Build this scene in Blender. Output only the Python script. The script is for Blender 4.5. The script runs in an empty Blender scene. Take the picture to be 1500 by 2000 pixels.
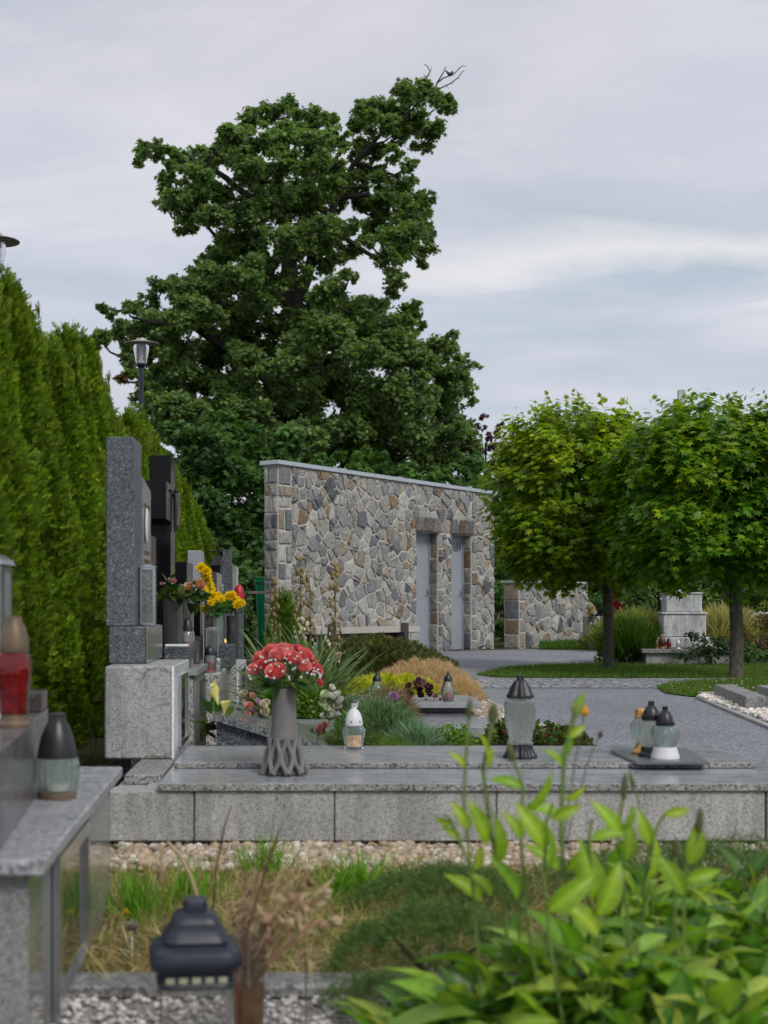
import bpy, math, random
import numpy as np
from mathutils import Vector
PI = math.pi
R = math.radians
random.seed(7)
scene = bpy.context.scene
coll = scene.collection

# ------------------------------------------------------------------ camera
F, CX, CY, H = 2800.0, 600.0, 1180.0, 0.79     # px focal length, vanishing point, eye height
cam_d = bpy.data.cameras.new("camera")
cam = bpy.data.objects.new("camera", cam_d); coll.objects.link(cam)
cam.location = (0, 0, H); cam.rotation_euler = (R(90), 0, 0)
cam_d.sensor_width = 36; cam_d.lens = 36 * F / 2000
cam_d.shift_x = 0.075; cam_d.shift_y = 0.09
cam_d.clip_start = 0.05; cam_d.clip_end = 2000
cam_d.dof.use_dof = True; cam_d.dof.focus_distance = 11.0; cam_d.dof.aperture_fstop = 5.2
scene.camera = cam

# ------------------------------------------------------------------ world, sun, exposure
SUN_EL, SUN_AZ = 44.0, 150.0      # azimuth clockwise from +Y : light comes from behind right
world = bpy.data.worlds.new("World"); scene.world = world; world.use_nodes = True
nt = world.node_tree; nt.nodes.clear()
def N(nt, typ, **kw):
    n = nt.nodes.new(typ)
    for k, v in kw.items():
        if k in n.inputs.keys() if hasattr(n.inputs, 'keys') else False:
            n.inputs[k].default_value = v
        else:
            setattr(n, k, v)
    return n
def L(nt, a, b): nt.links.new(a, b)
def math_node(nt, op, a, b=None):
    n = nt.nodes.new('ShaderNodeMath'); n.operation = op
    for i, v in enumerate((a, b)):
        if v is None: continue
        if isinstance(v, (int, float)): n.inputs[i].default_value = v
        else: nt.links.new(v, n.inputs[i])
    return n.outputs[0]
def ramp(nt, fac, stops, interp='LINEAR'):
    n = nt.nodes.new('ShaderNodeValToRGB'); n.color_ramp.interpolation = interp
    el = n.color_ramp.elements
    while len(el) < len(stops): el.new(0.5)
    for e, (p, c) in zip(el, stops):
        e.position = p; e.color = (*c, 1) if len(c) == 3 else c
    nt.links.new(fac, n.inputs[0]); return n.outputs[0]
def mix(nt, fac, a, b, mode='MIX'):
    n = nt.nodes.new('ShaderNodeMix'); n.data_type = 'RGBA'; n.blend_type = mode
    for sock, v in ((n.inputs[0], fac), (n.inputs[6], a), (n.inputs[7], b)):
        if isinstance(v, (int, float)): sock.default_value = v
        elif isinstance(v, tuple): sock.default_value = (*v, 1) if len(v) == 3 else v
        else: nt.links.new(v, sock)
    return n.outputs[2]

sky = nt.nodes.new('ShaderNodeTexSky'); sky.sky_type = 'NISHITA'; sky.sun_disc = False
sky.sun_elevation = R(SUN_EL); sky.sun_rotation = R(SUN_AZ)
skyc = nt.nodes.new('ShaderNodeVectorMath'); skyc.operation = 'SCALE'; skyc.inputs[3].default_value = 0.1
L(nt, sky.outputs[0], skyc.inputs[0])
tc = nt.nodes.new('ShaderNodeTexCoord')
sep = nt.nodes.new('ShaderNodeSeparateXYZ'); L(nt, tc.outputs['Generated'], sep.inputs[0])
zz = math_node(nt, 'ADD', math_node(nt, 'MAXIMUM', sep.outputs[2], 0.0), 0.16)
comb = nt.nodes.new('ShaderNodeCombineXYZ')
L(nt, math_node(nt, 'DIVIDE', sep.outputs[0], zz), comb.inputs[0])
L(nt, math_node(nt, 'DIVIDE', sep.outputs[1], zz), comb.inputs[1])
mp = nt.nodes.new('ShaderNodeMapping'); mp.inputs['Scale'].default_value = (0.55, 1.0, 1); mp.inputs['Location'].default_value = (3.1, 0.4, 0)
mp.inputs['Rotation'].default_value = (0, 0, R(8))
L(nt, comb.outputs[0], mp.inputs[0])
n1 = nt.nodes.new('ShaderNodeTexNoise'); n1.inputs['Scale'].default_value = 2.1; n1.inputs['Detail'].default_value = 8; n1.inputs['Roughness'].default_value = .57; n1.inputs['Distortion'].default_value = .5
L(nt, mp.outputs[0], n1.inputs[0])
n2 = nt.nodes.new('ShaderNodeTexNoise'); n2.inputs['Scale'].default_value = .8; n2.inputs['Detail'].default_value = 3
L(nt, mp.outputs[0], n2.inputs[0])
cloud = ramp(nt, n1.outputs[0], [(0.34, (.55, .60, .675)), (0.46, (.62, .65, .72)), (0.56, (.70, .70, .77)), (0.72, (.80, .80, .825))])
tint = ramp(nt, n2.outputs[0], [(0.35, (.92, .97, 1.0)), (0.65, (1.03, 1.0, 1.0))])
cloud = mix(nt, 1.0, cloud, tint, 'MULTIPLY')
# bright break in the stratus low over the east
el = math_node(nt, 'DIVIDE', sep.outputs[2], math_node(nt, 'MAXIMUM', sep.outputs[1], 0.05))
wob = math_node(nt, 'MULTIPLY', math_node(nt, 'SUBTRACT', n1.outputs[0], 0.5), 0.10)
d1 = math_node(nt, 'ABSOLUTE', math_node(nt, 'SUBTRACT', math_node(nt, 'ADD', el, wob), 0.237))
band = nt.nodes.new('ShaderNodeMapRange'); band.inputs[1].default_value = 0.019; band.inputs[2].default_value = 0.0
L(nt, d1, band.inputs[0])
ax = math_node(nt, 'DIVIDE', sep.outputs[0], math_node(nt, 'MAXIMUM', sep.outputs[1], 0.05))
side = nt.nodes.new('ShaderNodeMapRange'); side.inputs[1].default_value = -0.02; side.inputs[2].default_value = 0.12
L(nt, ax, side.inputs[0])
bf = math_node(nt, 'MULTIPLY', math_node(nt, 'MULTIPLY', band.outputs[0], side.outputs[0]), 0.75)
cloud = mix(nt, bf, cloud, (.90, .88, .87))
final = mix(nt, 0.93, skyc.outputs[0], cloud)
bg = nt.nodes.new('ShaderNodeBackground'); bg.inputs[1].default_value = 1.0
L(nt, final, bg.inputs[0])
wo = nt.nodes.new('ShaderNodeOutputWorld'); L(nt, bg.outputs[0], wo.inputs[0])

sd = bpy.data.lights.new("sun", 'SUN'); sd.energy = 1.9; sd.angle = R(18); sd.color = (1, .96, .9)
so = bpy.data.objects.new("sun", sd); coll.objects.link(so)
a, e = R(SUN_AZ), R(SUN_EL)
sdir = Vector((math.sin(a) * math.cos(e), math.cos(a) * math.cos(e), math.sin(e)))
so.rotation_euler = sdir.to_track_quat('Z', 'Y').to_euler(); so.location = (5, -5, 12)
scene.view_settings.view_transform = 'Standard'; scene.view_settings.look = 'None'
scene.view_settings.exposure = 0.0; scene.view_settings.gamma = 1.0
scene.cycles.max_bounces = 8; scene.cycles.transparent_max_bounces = 16
scene.cycles.use_denoising = True
scene.cycles.sample_clamp_indirect = 6

# ------------------------------------------------------------------ placing helpers
def at(px, py, Y): return (px - CX) * Y / F, Y, H - (py - CY) * Y / F
def onz(px, py, Z=0.0):
    Y = (H - Z) * F / (py - CY); return (px - CX) * Y / F, Y, Z
ORG = {}
def tag(o, label=None, cat=None, group=None, kind=None):
    if label: o['label'] = label
    if cat: o['category'] = cat
    if group: o['group'] = group
    if kind: o['kind'] = kind
    return o
def thing(name, label, cat, loc=(0, 0, 0), rz=0, group=None):
    o = bpy.data.objects.new(name, None); coll.objects.link(o)
    o.location = loc; o.rotation_euler = (0, 0, rz); o.empty_display_size = .05
    ORG[o.name] = tuple(loc); return tag(o, label, cat, group)
def copy_tree(o, parent=None):
    c = o.copy(); coll.objects.link(c); c.parent = parent
    for ch in list(o.children): copy_tree(ch, c)
    return c
def raw_mesh(name, V, Fs, mat, C=None, smooth=False):
    """V (n,3); Fs list of (m,k) int arrays; C (n,3) optional colours"""
    me = bpy.data.meshes.new(name)
    V = np.asarray(V, dtype=np.float32)
    me.vertices.add(len(V)); me.vertices.foreach_set('co', V.ravel())
    Fs = [np.asarray(f, dtype=np.int32) for f in Fs if len(f)]
    loops = np.concatenate([f.ravel() for f in Fs])
    starts = []; s = 0
    for f in Fs:
        k = f.shape[1]; starts.append(s + np.arange(len(f)) * k); s += f.size
    starts = np.concatenate(starts).astype(np.int32)
    me.loops.add(len(loops)); me.loops.foreach_set('vertex_index', loops)
    me.polygons.add(len(starts)); me.polygons.foreach_set('loop_start', starts)
    me.update(calc_edges=True)
    if C is not None:
        at_ = me.attributes.new('Col', 'FLOAT_COLOR', 'POINT')
        c4 = np.ones((len(V), 4), dtype=np.float32); c4[:, :3] = C
        at_.data.foreach_set('color', c4.ravel())
    if smooth: me.polygons.foreach_set('use_smooth', np.ones(len(starts), dtype=bool))
    me.materials.append(mat); return me
def put(name, me, parent=None, loc=(0, 0, 0)):
    o = bpy.data.objects.new(name, me); coll.objects.link(o); o.location = loc
    if parent: o.parent = parent
    return o
class MB:
    def __init__(s): s.v = []; s.f = []; s.c = []; s.col = None
    def add(s, vs, fs):
        b = len(s.v); s.v += [tuple(map(float, v)) for v in vs]; s.f += [tuple(b + i for i in f) for f in fs]
        s.c += [s.col or (1, 1, 1)] * len(vs)
    def box(s, x0, x1, y0, y1, z0, z1, bev=0.0):
        if bev <= 0:
            s.add([(x, y, z) for z in (z0, z1) for y in (y0, y1) for x in (x0, x1)],
                  [(0, 2, 3, 1), (4, 5, 7, 6), (0, 1, 5, 4), (2, 6, 7, 3), (0, 4, 6, 2), (1, 3, 7, 5)]); return
        s.prism([(x0, y0), (x1, y0), (x1, y1), (x0, y1)], z0, z1, bev)
    def prism(s, poly, z0, z1, bev=0.0):
        """poly CCW list (x,y); bevelled top/bottom edges and vertical corners"""
        n = len(poly)
        if bev <= 0:
            vs = [(x, y, z0) for x, y in poly] + [(x, y, z1) for x, y in poly]
            s.add(vs, [tuple(reversed(range(n))), tuple(range(n, 2 * n))] + [(i, (i + 1) % n, n + (i + 1) % n, n + i) for i in range(n)]); return
        P = [Vector(p) for p in poly]; ring = []; inner = []
        for i in range(n):
            p, a_, b_ = P[i], P[i - 1], P[(i + 1) % n]
            da = (a_ - p).normalized(); db = (b_ - p).normalized()
            ring += [p + da * bev, p + db * bev]
            q = p + (da + db) * bev; inner += [q, q]
        m = 2 * n
        vs = [(*p, z0) for p in inner] + [(*p, z0 + bev) for p in ring] + [(*p, z1 - bev) for p in ring] + [(*p, z1) for p in inner]
        fs = [(k * m + i, k * m + (i + 1) % m, (k + 1) * m + (i + 1) % m, (k + 1) * m + i) for k in range(3) for i in range(m)]
        fs += [tuple(range(3 * m, 4 * m, 2)), tuple(reversed(range(0, m, 2)))]
        fs = [f for f in fs]
        s.add(vs, fs)
    def tube(s, pts, rads, n=8, cap=True):
        pts = [Vector(p) for p in pts]
        if isinstance(rads, (int, float)): rads = [rads] * len(pts)
        vs = []; up = Vector((0.3, 0.1, 1)).normalized(); prev = None
        for i, p in enumerate(pts):
            d = (pts[min(i + 1, len(pts) - 1)] - pts[max(i - 1, 0)])
            d = d.normalized() if d.length > 1e-9 else Vector((0, 0, 1))
            if prev is None:
                a_ = d.cross(Vector((1, 0, 0)) if abs(d.x) < .8 else Vector((0, 1, 0))).normalized()
            else:
                a_ = (prev - d * prev.dot(d)).normalized()
            prev = a_; b_ = d.cross(a_)
            for k in range(n):
                t = 2 * PI * k / n; vs.append(p + (a_ * math.cos(t) + b_ * math.sin(t)) * rads[i])
        m = len(pts)
        fs = [(i * n + k, i * n + (k + 1) % n, (i + 1) * n + (k + 1) % n, (i + 1) * n + k) for i in range(m - 1) for k in range(n)]
        if cap: fs += [tuple(reversed(range(n))), tuple(range((m - 1) * n, m * n))]
        s.add(vs, fs)
    def lathe(s, prof, n=24, c=(0, 0, 0), p=2.0, rot=0, flute=0.0, nf=8, twist=0.0, close=True):
        vs = []
        for r, z in prof:
            for k in range(n):
                t = 2 * PI * k / n + rot
                q = (abs(math.cos(t - rot)) ** p + abs(math.sin(t - rot)) ** p) ** (-1 / p) if p != 2 else 1
                rr = r * q * (1 + flute * math.cos(nf * (t + twist * z)))
                vs.append((c[0] + rr * math.cos(t), c[1] + rr * math.sin(t), c[2] + z))
        m = len(prof)
        fs = [(i * n + k, i * n + (k + 1) % n, (i + 1) * n + (k + 1) % n, (i + 1) * n + k) for i in range(m - 1) for k in range(n)]
        if close: fs += [tuple(reversed(range(n))), tuple(range((m - 1) * n, m * n))]
        s.add(vs, fs)
    def ball(s, c, r, n=8, m=6, jit=0.0, sc=(1, 1, 1)):
        vs = [(c[0], c[1], c[2] - r * sc[2])]
        for i in range(1, m):
            ph = -PI / 2 + PI * i / m
            for k in range(n):
                t = 2 * PI * k / n; j = 1 + random.uniform(-jit, jit)
                vs.append((c[0] + r * j * sc[0] * math.cos(ph) * math.cos(t), c[1] + r * j * sc[1] * math.cos(ph) * math.sin(t), c[2] + r * j * sc[2] * math.sin(ph)))
        vs.append((c[0], c[1], c[2] + r * sc[2])); e_ = len(vs) - 1
        fs = [(0, 1 + (k + 1) % n, 1 + k) for k in range(n)]
        fs += [(1 + i * n + k, 1 + i * n + (k + 1) % n, 1 + (i + 1) * n + (k + 1) % n, 1 + (i + 1) * n + k) for i in range(m - 2) for k in range(n)]
        fs += [(1 + (m - 2) * n + k, 1 + (m - 2) * n + (k + 1) % n, e_) for k in range(n)]
        s.add(vs, fs)
    def mesh(s, name, mat, off=(0, 0, 0), smooth=False):
        me = bpy.data.meshes.new(name)
        ox, oy, oz = off
        me.from_pydata([(x - ox, y - oy, z - oz) for x, y, z in s.v], [], s.f)
        a_ = me.attributes.new('Col', 'FLOAT_COLOR', 'POINT')
        a_.data.foreach_set('color', [w for c in s.c for w in (*c, 1.0)])
        me.materials.append(mat)
        if smooth:
            me.polygons.foreach_set('use_smooth', [True] * len(me.polygons)); me.update()
            try: me.set_sharp_from_angle(angle=R(38))
            except Exception: pass
        me.update(); return me
    def build(s, name, mat, parent=None, smooth=False, local=False):
        """world-coordinate geometry; origin at the base of the thing (or its parent's origin)"""
        if parent is not None:
            off = (0, 0, 0) if local else ORG.get(parent.name, (0, 0, 0))
            o = put(name, s.mesh(name, mat, off, smooth), parent); ORG[o.name] = off; return o
        A = np.array(s.v); off = (float(A[:, 0].mean()), float(A[:, 1].mean()), float(A[:, 2].min()))
        if local: off = (0, 0, 0)
        o = put(name, s.mesh(name, mat, off, smooth), None, off); ORG[o.name] = off; return o

# ------------------------------------------------------------------ materials
MATS = {}
def newmat(name):
    m = bpy.data.materials.new(name); m.use_nodes = True; m.node_tree.nodes.clear(); MATS[name] = m
    return m, m.node_tree
def finish(nt, shader):
    o = nt.nodes.new('ShaderNodeOutputMaterial'); nt.links.new(shader, o.inputs[0])
def principled(nt, col, rough=.5, metal=0.0, spec=.5, coat=0.0):
    b = nt.nodes.new('ShaderNodeBsdfPrincipled')
    if isinstance(col, tuple): b.inputs['Base Color'].default_value = (*col, 1)
    else: nt.links.new(col, b.inputs['Base Color'])
    if isinstance(rough, (int, float)): b.inputs['Roughness'].default_value = rough
    else: nt.links.new(rough, b.inputs['Roughness'])
    b.inputs['Metallic'].default_value = metal; b.inputs['Specular IOR Level'].default_value = spec
    b.inputs['Coat Weight'].default_value = coat; return b
def objco(nt, scale=(1, 1, 1), generated=False):
    t = nt.nodes.new('ShaderNodeTexCoord'); m = nt.nodes.new('ShaderNodeMapping')
    m.inputs['Scale'].default_value = scale; nt.links.new(t.outputs['Object'], m.inputs[0]); return m.outputs[0]
def noise(nt, co, scale, detail=3, rough=.55, dist=0.0):
    n = nt.nodes.new('ShaderNodeTexNoise'); n.inputs['Scale'].default_value = scale; n.inputs['Detail'].default_value = detail
    n.inputs['Roughness'].default_value = rough; n.inputs['Distortion'].default_value = dist
    nt.links.new(co, n.inputs[0]); return n.outputs[0]
def voronoi(nt, co, scale, feature='F1', out=0, rnd=1.0):
    n = nt.nodes.new('ShaderNodeTexVoronoi'); n.feature = feature; n.inputs['Scale'].default_value = scale
    n.inputs['Randomness'].default_value = rnd; nt.links.new(co, n.inputs[0]); return n.outputs[out]
def bump(nt, h, strength=.3, dist=.002):
    n = nt.nodes.new('ShaderNodeBump'); n.inputs['Strength'].default_value = strength; n.inputs['Distance'].default_value = dist
    nt.links.new(h, n.inputs['Height']); return n.outputs[0]
def granite(name, c, dark=.35, light=1.45, grain=230, rough=.35, spec=.5, stain=.25, bmp=.15, crack=0.0):
    m, nt = newmat(name); co = objco(nt)
    cell = voronoi(nt, co, grain, out=1)
    sepc = nt.nodes.new('ShaderNodeSeparateColor'); nt.links.new(cell, sepc.inputs[0])
    g = ramp(nt, sepc.outputs[0], [(0.0, (dark,) * 3), (.22, (dark * 1.3,) * 3), (.3, (.9,) * 3), (.75, (1.08,) * 3), (1.0, (light,) * 3)])
    f = ramp(nt, noise(nt, co, grain * .35, 4, .7), [(.3, (.86,) * 3), (.7, (1.12,) * 3)])
    big = ramp(nt, noise(nt, co, 3.2, 5, .65), [(.3, (1 - stain,) * 3), (.65, (1 + stain * .35,) * 3)])
    col = mix(nt, 1, mix(nt, 1, mix(nt, 1, c, g, 'MULTIPLY'), f, 'MULTIPLY'), big, 'MULTIPLY')
    st = ramp(nt, noise(nt, objco(nt, (1, 1, .12)), 22, 5, .7), [(.35, (1 - stain * .9,) * 3), (.6, (1.04,) * 3)])
    col = mix(nt, 1, col, st, 'MULTIPLY')
    pt = ramp(nt, noise(nt, co, 9, 7, .75), [(.6, (1, 1, 1)), (.74, (.72, .71, .62))]); col = mix(nt, min(1.0, stain * 2.2), col, mix(nt, 1, col, pt, 'MULTIPLY'))
    if crack:
        wv = nt.nodes.new('ShaderNodeTexNoise'); wv.inputs['Scale'].default_value = 5; wv.inputs['Detail'].default_value = 6; nt.links.new(co, wv.inputs[0])
        ad = nt.nodes.new('ShaderNodeVectorMath'); ad.operation = 'MULTIPLY_ADD'; nt.links.new(wv.outputs[1], ad.inputs[0]); ad.inputs[1].default_value = (.22,) * 3; nt.links.new(co, ad.inputs[2])
        dd_ = voronoi(nt, ad.outputs[0], 4.5, 'DISTANCE_TO_EDGE'); ck = ramp(nt, dd_, [(0, (.35, .37, .28)), (.012, (.7, .71, .64)), (.03, (1, 1, 1))])
        msk = ramp(nt, noise(nt, co, 3.7, 2), [(.42, (0, 0, 0)), (.55, (1, 1, 1))]); col = mix(nt, msk, col, mix(nt, 1, col, ck, 'MULTIPLY'))
    rr = ramp(nt, noise(nt, co, 14, 4), [(.3, (rough * .7,) * 3), (.7, (min(1, rough * 1.5),) * 3)])
    b = principled(nt, col, rr, spec=spec)
    if bmp: nt.links.new(bump(nt, sepc.outputs[0], bmp, .0015), b.inputs['Normal'])
    finish(nt, b.outputs[0]); return m
def plain(name, c, rough=.5, metal=0.0, var=.15, scale=20, spec=.5, bmp=0.0):
    m, nt = newmat(name); co = objco(nt)
    v = ramp(nt, noise(nt, co, scale, 4, .6), [(.3, (1 - var,) * 3), (.7, (1 + var,) * 3)])
    b = principled(nt, mix(nt, 1, c, v, 'MULTIPLY'), rough, metal, spec)
    if bmp: nt.links.new(bump(nt, noise(nt, co, scale * 4, 3), bmp, .002), b.inputs['Normal'])
    finish(nt, b.outputs[0]); return m
def attrcol(nt):
    a_ = nt.nodes.new('ShaderNodeAttribute'); a_.attribute_name = 'Col'; return a_.outputs[0]
def leafmat(name, trans=.35, rough=.45, spec=.4, tcol=(1.25, 1.35, .55)):
    m, nt = newmat(name); c = attrcol(nt)
    b = principled(nt, c, rough, spec=spec)
    t = nt.nodes.new('ShaderNodeBsdfTranslucent'); nt.links.new(mix(nt, 1, c, tcol, 'MULTIPLY'), t.inputs[0])
    x = nt.nodes.new('ShaderNodeMixShader'); x.inputs[0].default_value = trans
    nt.links.new(b.outputs[0], x.inputs[1]); nt.links.new(t.outputs[0], x.inputs[2]); finish(nt, x.outputs[0]); return m
def colmat(name, rough=.8, bmp=.4, scale=60, var=.25, spec=.3):
    m, nt = newmat(name); co = objco(nt); c = attrcol(nt)
    v = ramp(nt, noise(nt, co, scale, 5, .65), [(.28, (1 - var,) * 3), (.72, (1 + var,) * 3)])
    b = principled(nt, mix(nt, 1, c, v, 'MULTIPLY'), rough, spec=spec)
    nt.links.new(bump(nt, noise(nt, co, scale * .6, 5, .7), bmp, .01), b.inputs['Normal'])
    finish(nt, b.outputs[0]); return m
def glassmat(name, tint=(.86, .95, .92), white=.12, refl=1.0, rough=.03):
    m, nt = newmat(name)
    tr = nt.nodes.new('ShaderNodeBsdfTransparent'); tr.inputs[0].default_value = (*tint, 1)
    gl = nt.nodes.new('ShaderNodeBsdfGlossy'); gl.inputs['Roughness'].default_value = rough
    df = nt.nodes.new('ShaderNodeBsdfTranslucent'); df.inputs[0].default_value = (*[min(1, t * .95) for t in tint], 1)
    d2 = nt.nodes.new('ShaderNodeBsdfDiffuse'); d2.inputs[0].default_value = (*[min(1, t * .8) for t in tint], 1)
    ad = nt.nodes.new('ShaderNodeMixShader'); nt.links.new(df.outputs[0], ad.inputs[1]); nt.links.new(d2.outputs[0], ad.inputs[2])
    co = objco(nt); wn = noise(nt, co, 45, 3, .6)
    wf = ramp(nt, wn, [(.3, (white * .4,) * 3), (.7, (white * 1.7,) * 3)])
    x1 = nt.nodes.new('ShaderNodeMixShader'); nt.links.new(wf, x1.inputs[0])
    nt.links.new(tr.outputs[0], x1.inputs[1]); nt.links.new(ad.outputs[0], x1.inputs[2])
    lw = nt.nodes.new('ShaderNodeFresnel'); lw.inputs[0].default_value = 1.5
    bm = bump(nt, noise(nt, co, 70, 2), .35, .004); nt.links.new(bm, gl.inputs['Normal']); nt.links.new(bm, lw.inputs['Normal'])
    f = math_node(nt, 'MINIMUM', math_node(nt, 'MULTIPLY', lw.outputs[0], 1.6 * refl), 1.0)
    x2 = nt.nodes.new('ShaderNodeMixShader'); nt.links.new(f, x2.inputs[0])
    nt.links.new(x1.outputs[0], x2.inputs[1]); nt.links.new(gl.outputs[0], x2.inputs[2])
    finish(nt, x2.outputs[0]); return m
G_rough = granite('granite_rough', (.41, .42, .41), crack=1, dark=.5, light=1.25, grain=300, rough=.75, stain=.3, bmp=.5)
G_curb = granite('granite_curb', (.41, .41, .395), dark=.5, light=1.22, grain=300, rough=.8, stain=.26, bmp=.4)
G_slab = granite('granite_polished', (.33, .345, .36), dark=.6, light=1.2, grain=300, rough=.2, stain=.14, bmp=.03)
G_slab_edge = granite('granite_edge', (.29, .285, .275), dark=.25, light=1.6, grain=200, rough=.7, stain=.2, bmp=.5)
G_blue = granite('granite_blue_grey', (.115, .13, .145), dark=.4, light=2.3, grain=230, rough=.4, stain=.2, bmp=.15)
G_blue_pol = granite('granite_blue_polished', (.22, .22, .215), dark=.6, light=1.5, grain=230, rough=.12, stain=.15, bmp=.02)
G_white = granite('granite_pale_polished', (.82, .84, .86), dark=.75, light=1.1, grain=240, rough=.15, stain=.06, bmp=.02)
G_black = granite('granite_black', (.007, .007, .008), dark=.6, light=2.0, grain=240, rough=.15, spec=.18, stain=.1, bmp=0)
G_brown = granite('granite_brown', (.07, .055, .055), dark=.4, light=2.2, grain=200, rough=.25, stain=.15, bmp=.03)
G_speck = granite('granite_dark_speckled', (.075, .085, .095), dark=.25, light=3.2, grain=190, rough=.45, stain=.1, bmp=.2)
G_side = granite('granite_side_polished', (.24, .25, .24), dark=.6, light=1.3, grain=240, rough=.06, stain=.12, bmp=.01)
G_coarse = granite('granite_coarse', (.4, .39, .375), dark=.22, light=1.7, grain=170, rough=.6, stain=.1, bmp=.3)
G_monu = granite('limestone_monument', (.60, .62, .63), dark=.85, light=1.15, grain=120, rough=.8, stain=.35, bmp=.2)
M_black = plain('black_plastic', (.016, .017, .02), .38, var=.2)
M_navy = plain('dark_blue_metal', (.012, .017, .03), .42, var=.25, scale=40, bmp=.05)
M_white = plain('white_plastic', (.68, .68, .7), .4, var=.06)
M_gold = plain('gold_metal', (.62, .36, .12), .32, metal=.75, var=.2)
M_bronze = plain('old_brass', (.15, .105, .065), .5, metal=.2, var=.3)
M_steel = plain('stainless_steel', (.62, .63, .65), .22, metal=1.0, var=.08)
M_darksteel = plain('dark_steel', (.16, .15, .145), .3, metal=.85, var=.15)
M_grey = plain('grey_door_paint', (.30, .33, .37), .5, var=.05, scale=5)
M_cap = plain('zinc_cap', (.5, .54, .58), .4, metal=.35, var=.1)
M_wax = plain('candle_wax', (.75, .72, .66), .5, var=.08)
M_redwax = plain('red_wax', (.5, .03, .02), .4, var=.2)
M_bark = plain('bark', (.085, .075, .06), .9, var=.5, scale=30, bmp=.8)
M_bark_dark = plain('dark_bark', (.035, .03, .025), .9, var=.4, scale=8, bmp=.6)
M_green_pl = plain('green_plastic', (.0, .36, .15), .42, var=.1, scale=6)
M_vase = plain('taupe_resin', (.165, .16, .155), .6, var=.08, scale=30, bmp=.05)
M_vase_dark = plain('vase_inner_dark', (.1, .1, .1), .7, var=.1)
M_tile = plain('grey_tile', (.13, .14, .145), .3, var=.1, scale=12)
M_bench = plain('bench_concrete', (.47, .45, .41), .75, var=.08, scale=9, bmp=.1)
M_wood = plain('weathered_wood', (.11, .1, .08), .8, var=.4, scale=25)
M_render = plain('grey_render', (.33, .33, .32), .9, var=.1, scale=7)
def jarglass(name, tint=(.9, .97, .95), k=.5, rough=.02):
    m, nt = newmat(name); g = nt.nodes.new('ShaderNodeBsdfGlass'); g.inputs['Color'].default_value = (*tint, 1); g.inputs['Roughness'].default_value = rough; g.inputs['IOR'].default_value = 1.46
    t = nt.nodes.new('ShaderNodeBsdfTransparent'); t.inputs[0].default_value = (*tint, 1)
    co = objco(nt); nt.links.new(bump(nt, noise(nt, co, 75, 3), .9, .006), g.inputs['Normal'])
    d = nt.nodes.new('ShaderNodeBsdfTranslucent'); d.inputs[0].default_value = (.9, .95, .93, 1)
    x0 = nt.nodes.new('ShaderNodeMixShader'); nt.links.new(ramp(nt, noise(nt, co, 30, 4), [(.4, (.02,) * 3), (.75, (.13,) * 3)]), x0.inputs[0]); nt.links.new(g.outputs[0], x0.inputs[1]); nt.links.new(d.outputs[0], x0.inputs[2])
    x = nt.nodes.new('ShaderNodeMixShader'); x.inputs[0].default_value = k; nt.links.new(t.outputs[0], x.inputs[1]); nt.links.new(x0.outputs[0], x.inputs[2]); finish(nt, x.outputs[0]); return m
M_jar = jarglass('jar_glass', (.955, .99, .978), .88)
M_jar2 = jarglass('jar_glass_clear', (.98, .988, .98), .85, .03)
M_glass = glassmat('clear_glass', (.9, .97, .95), .2, 1.4)
M_glass2 = glassmat('pane_glass', (.86, .9, .88), .14, 1.2)
M_glass_v = glassmat('vase_glass', (.93, .93, .9), .04, .55)
M_glass_w = glassmat('milky_glass', (.9, .94, .92), .4, 1.3)
M_glass_r = glassmat('red_glass', (.55, .012, .015), .45)
M_lampglass = glassmat('lamp_glass', (.85, .88, .9), .22)
M_mirror = plain('dark_glass_pane', (.05, .055, .045), .04, var=.2, spec=1.0)
LF = leafmat('maple_foliage', .45, .5, .25)
LG = leafmat('globe_maple_foliage', .38, .42, .4)
LT = leafmat('thuja_foliage', .25, .6, .2)
LH = leafmat('broad_foliage', .42, .38, .4)
LS = leafmat('shrub_foliage', .28, .55, .25)
LGR = leafmat('grass_blades', .35, .6, .2)
LFL = leafmat('petals', .3, .5, .25, (1, 1, 1))
M_stone = colmat('rubble_stone', .9, .9, 22, .42)
M_mortar = plain('mortar', (.53, .505, .455), .95, var=.12, scale=25, bmp=.5)
M_pebble = colmat('pebble', .65, .1, 60, .12)
M_petal = colmat('dry_stalk', .9, .2, 40, .2)
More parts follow.
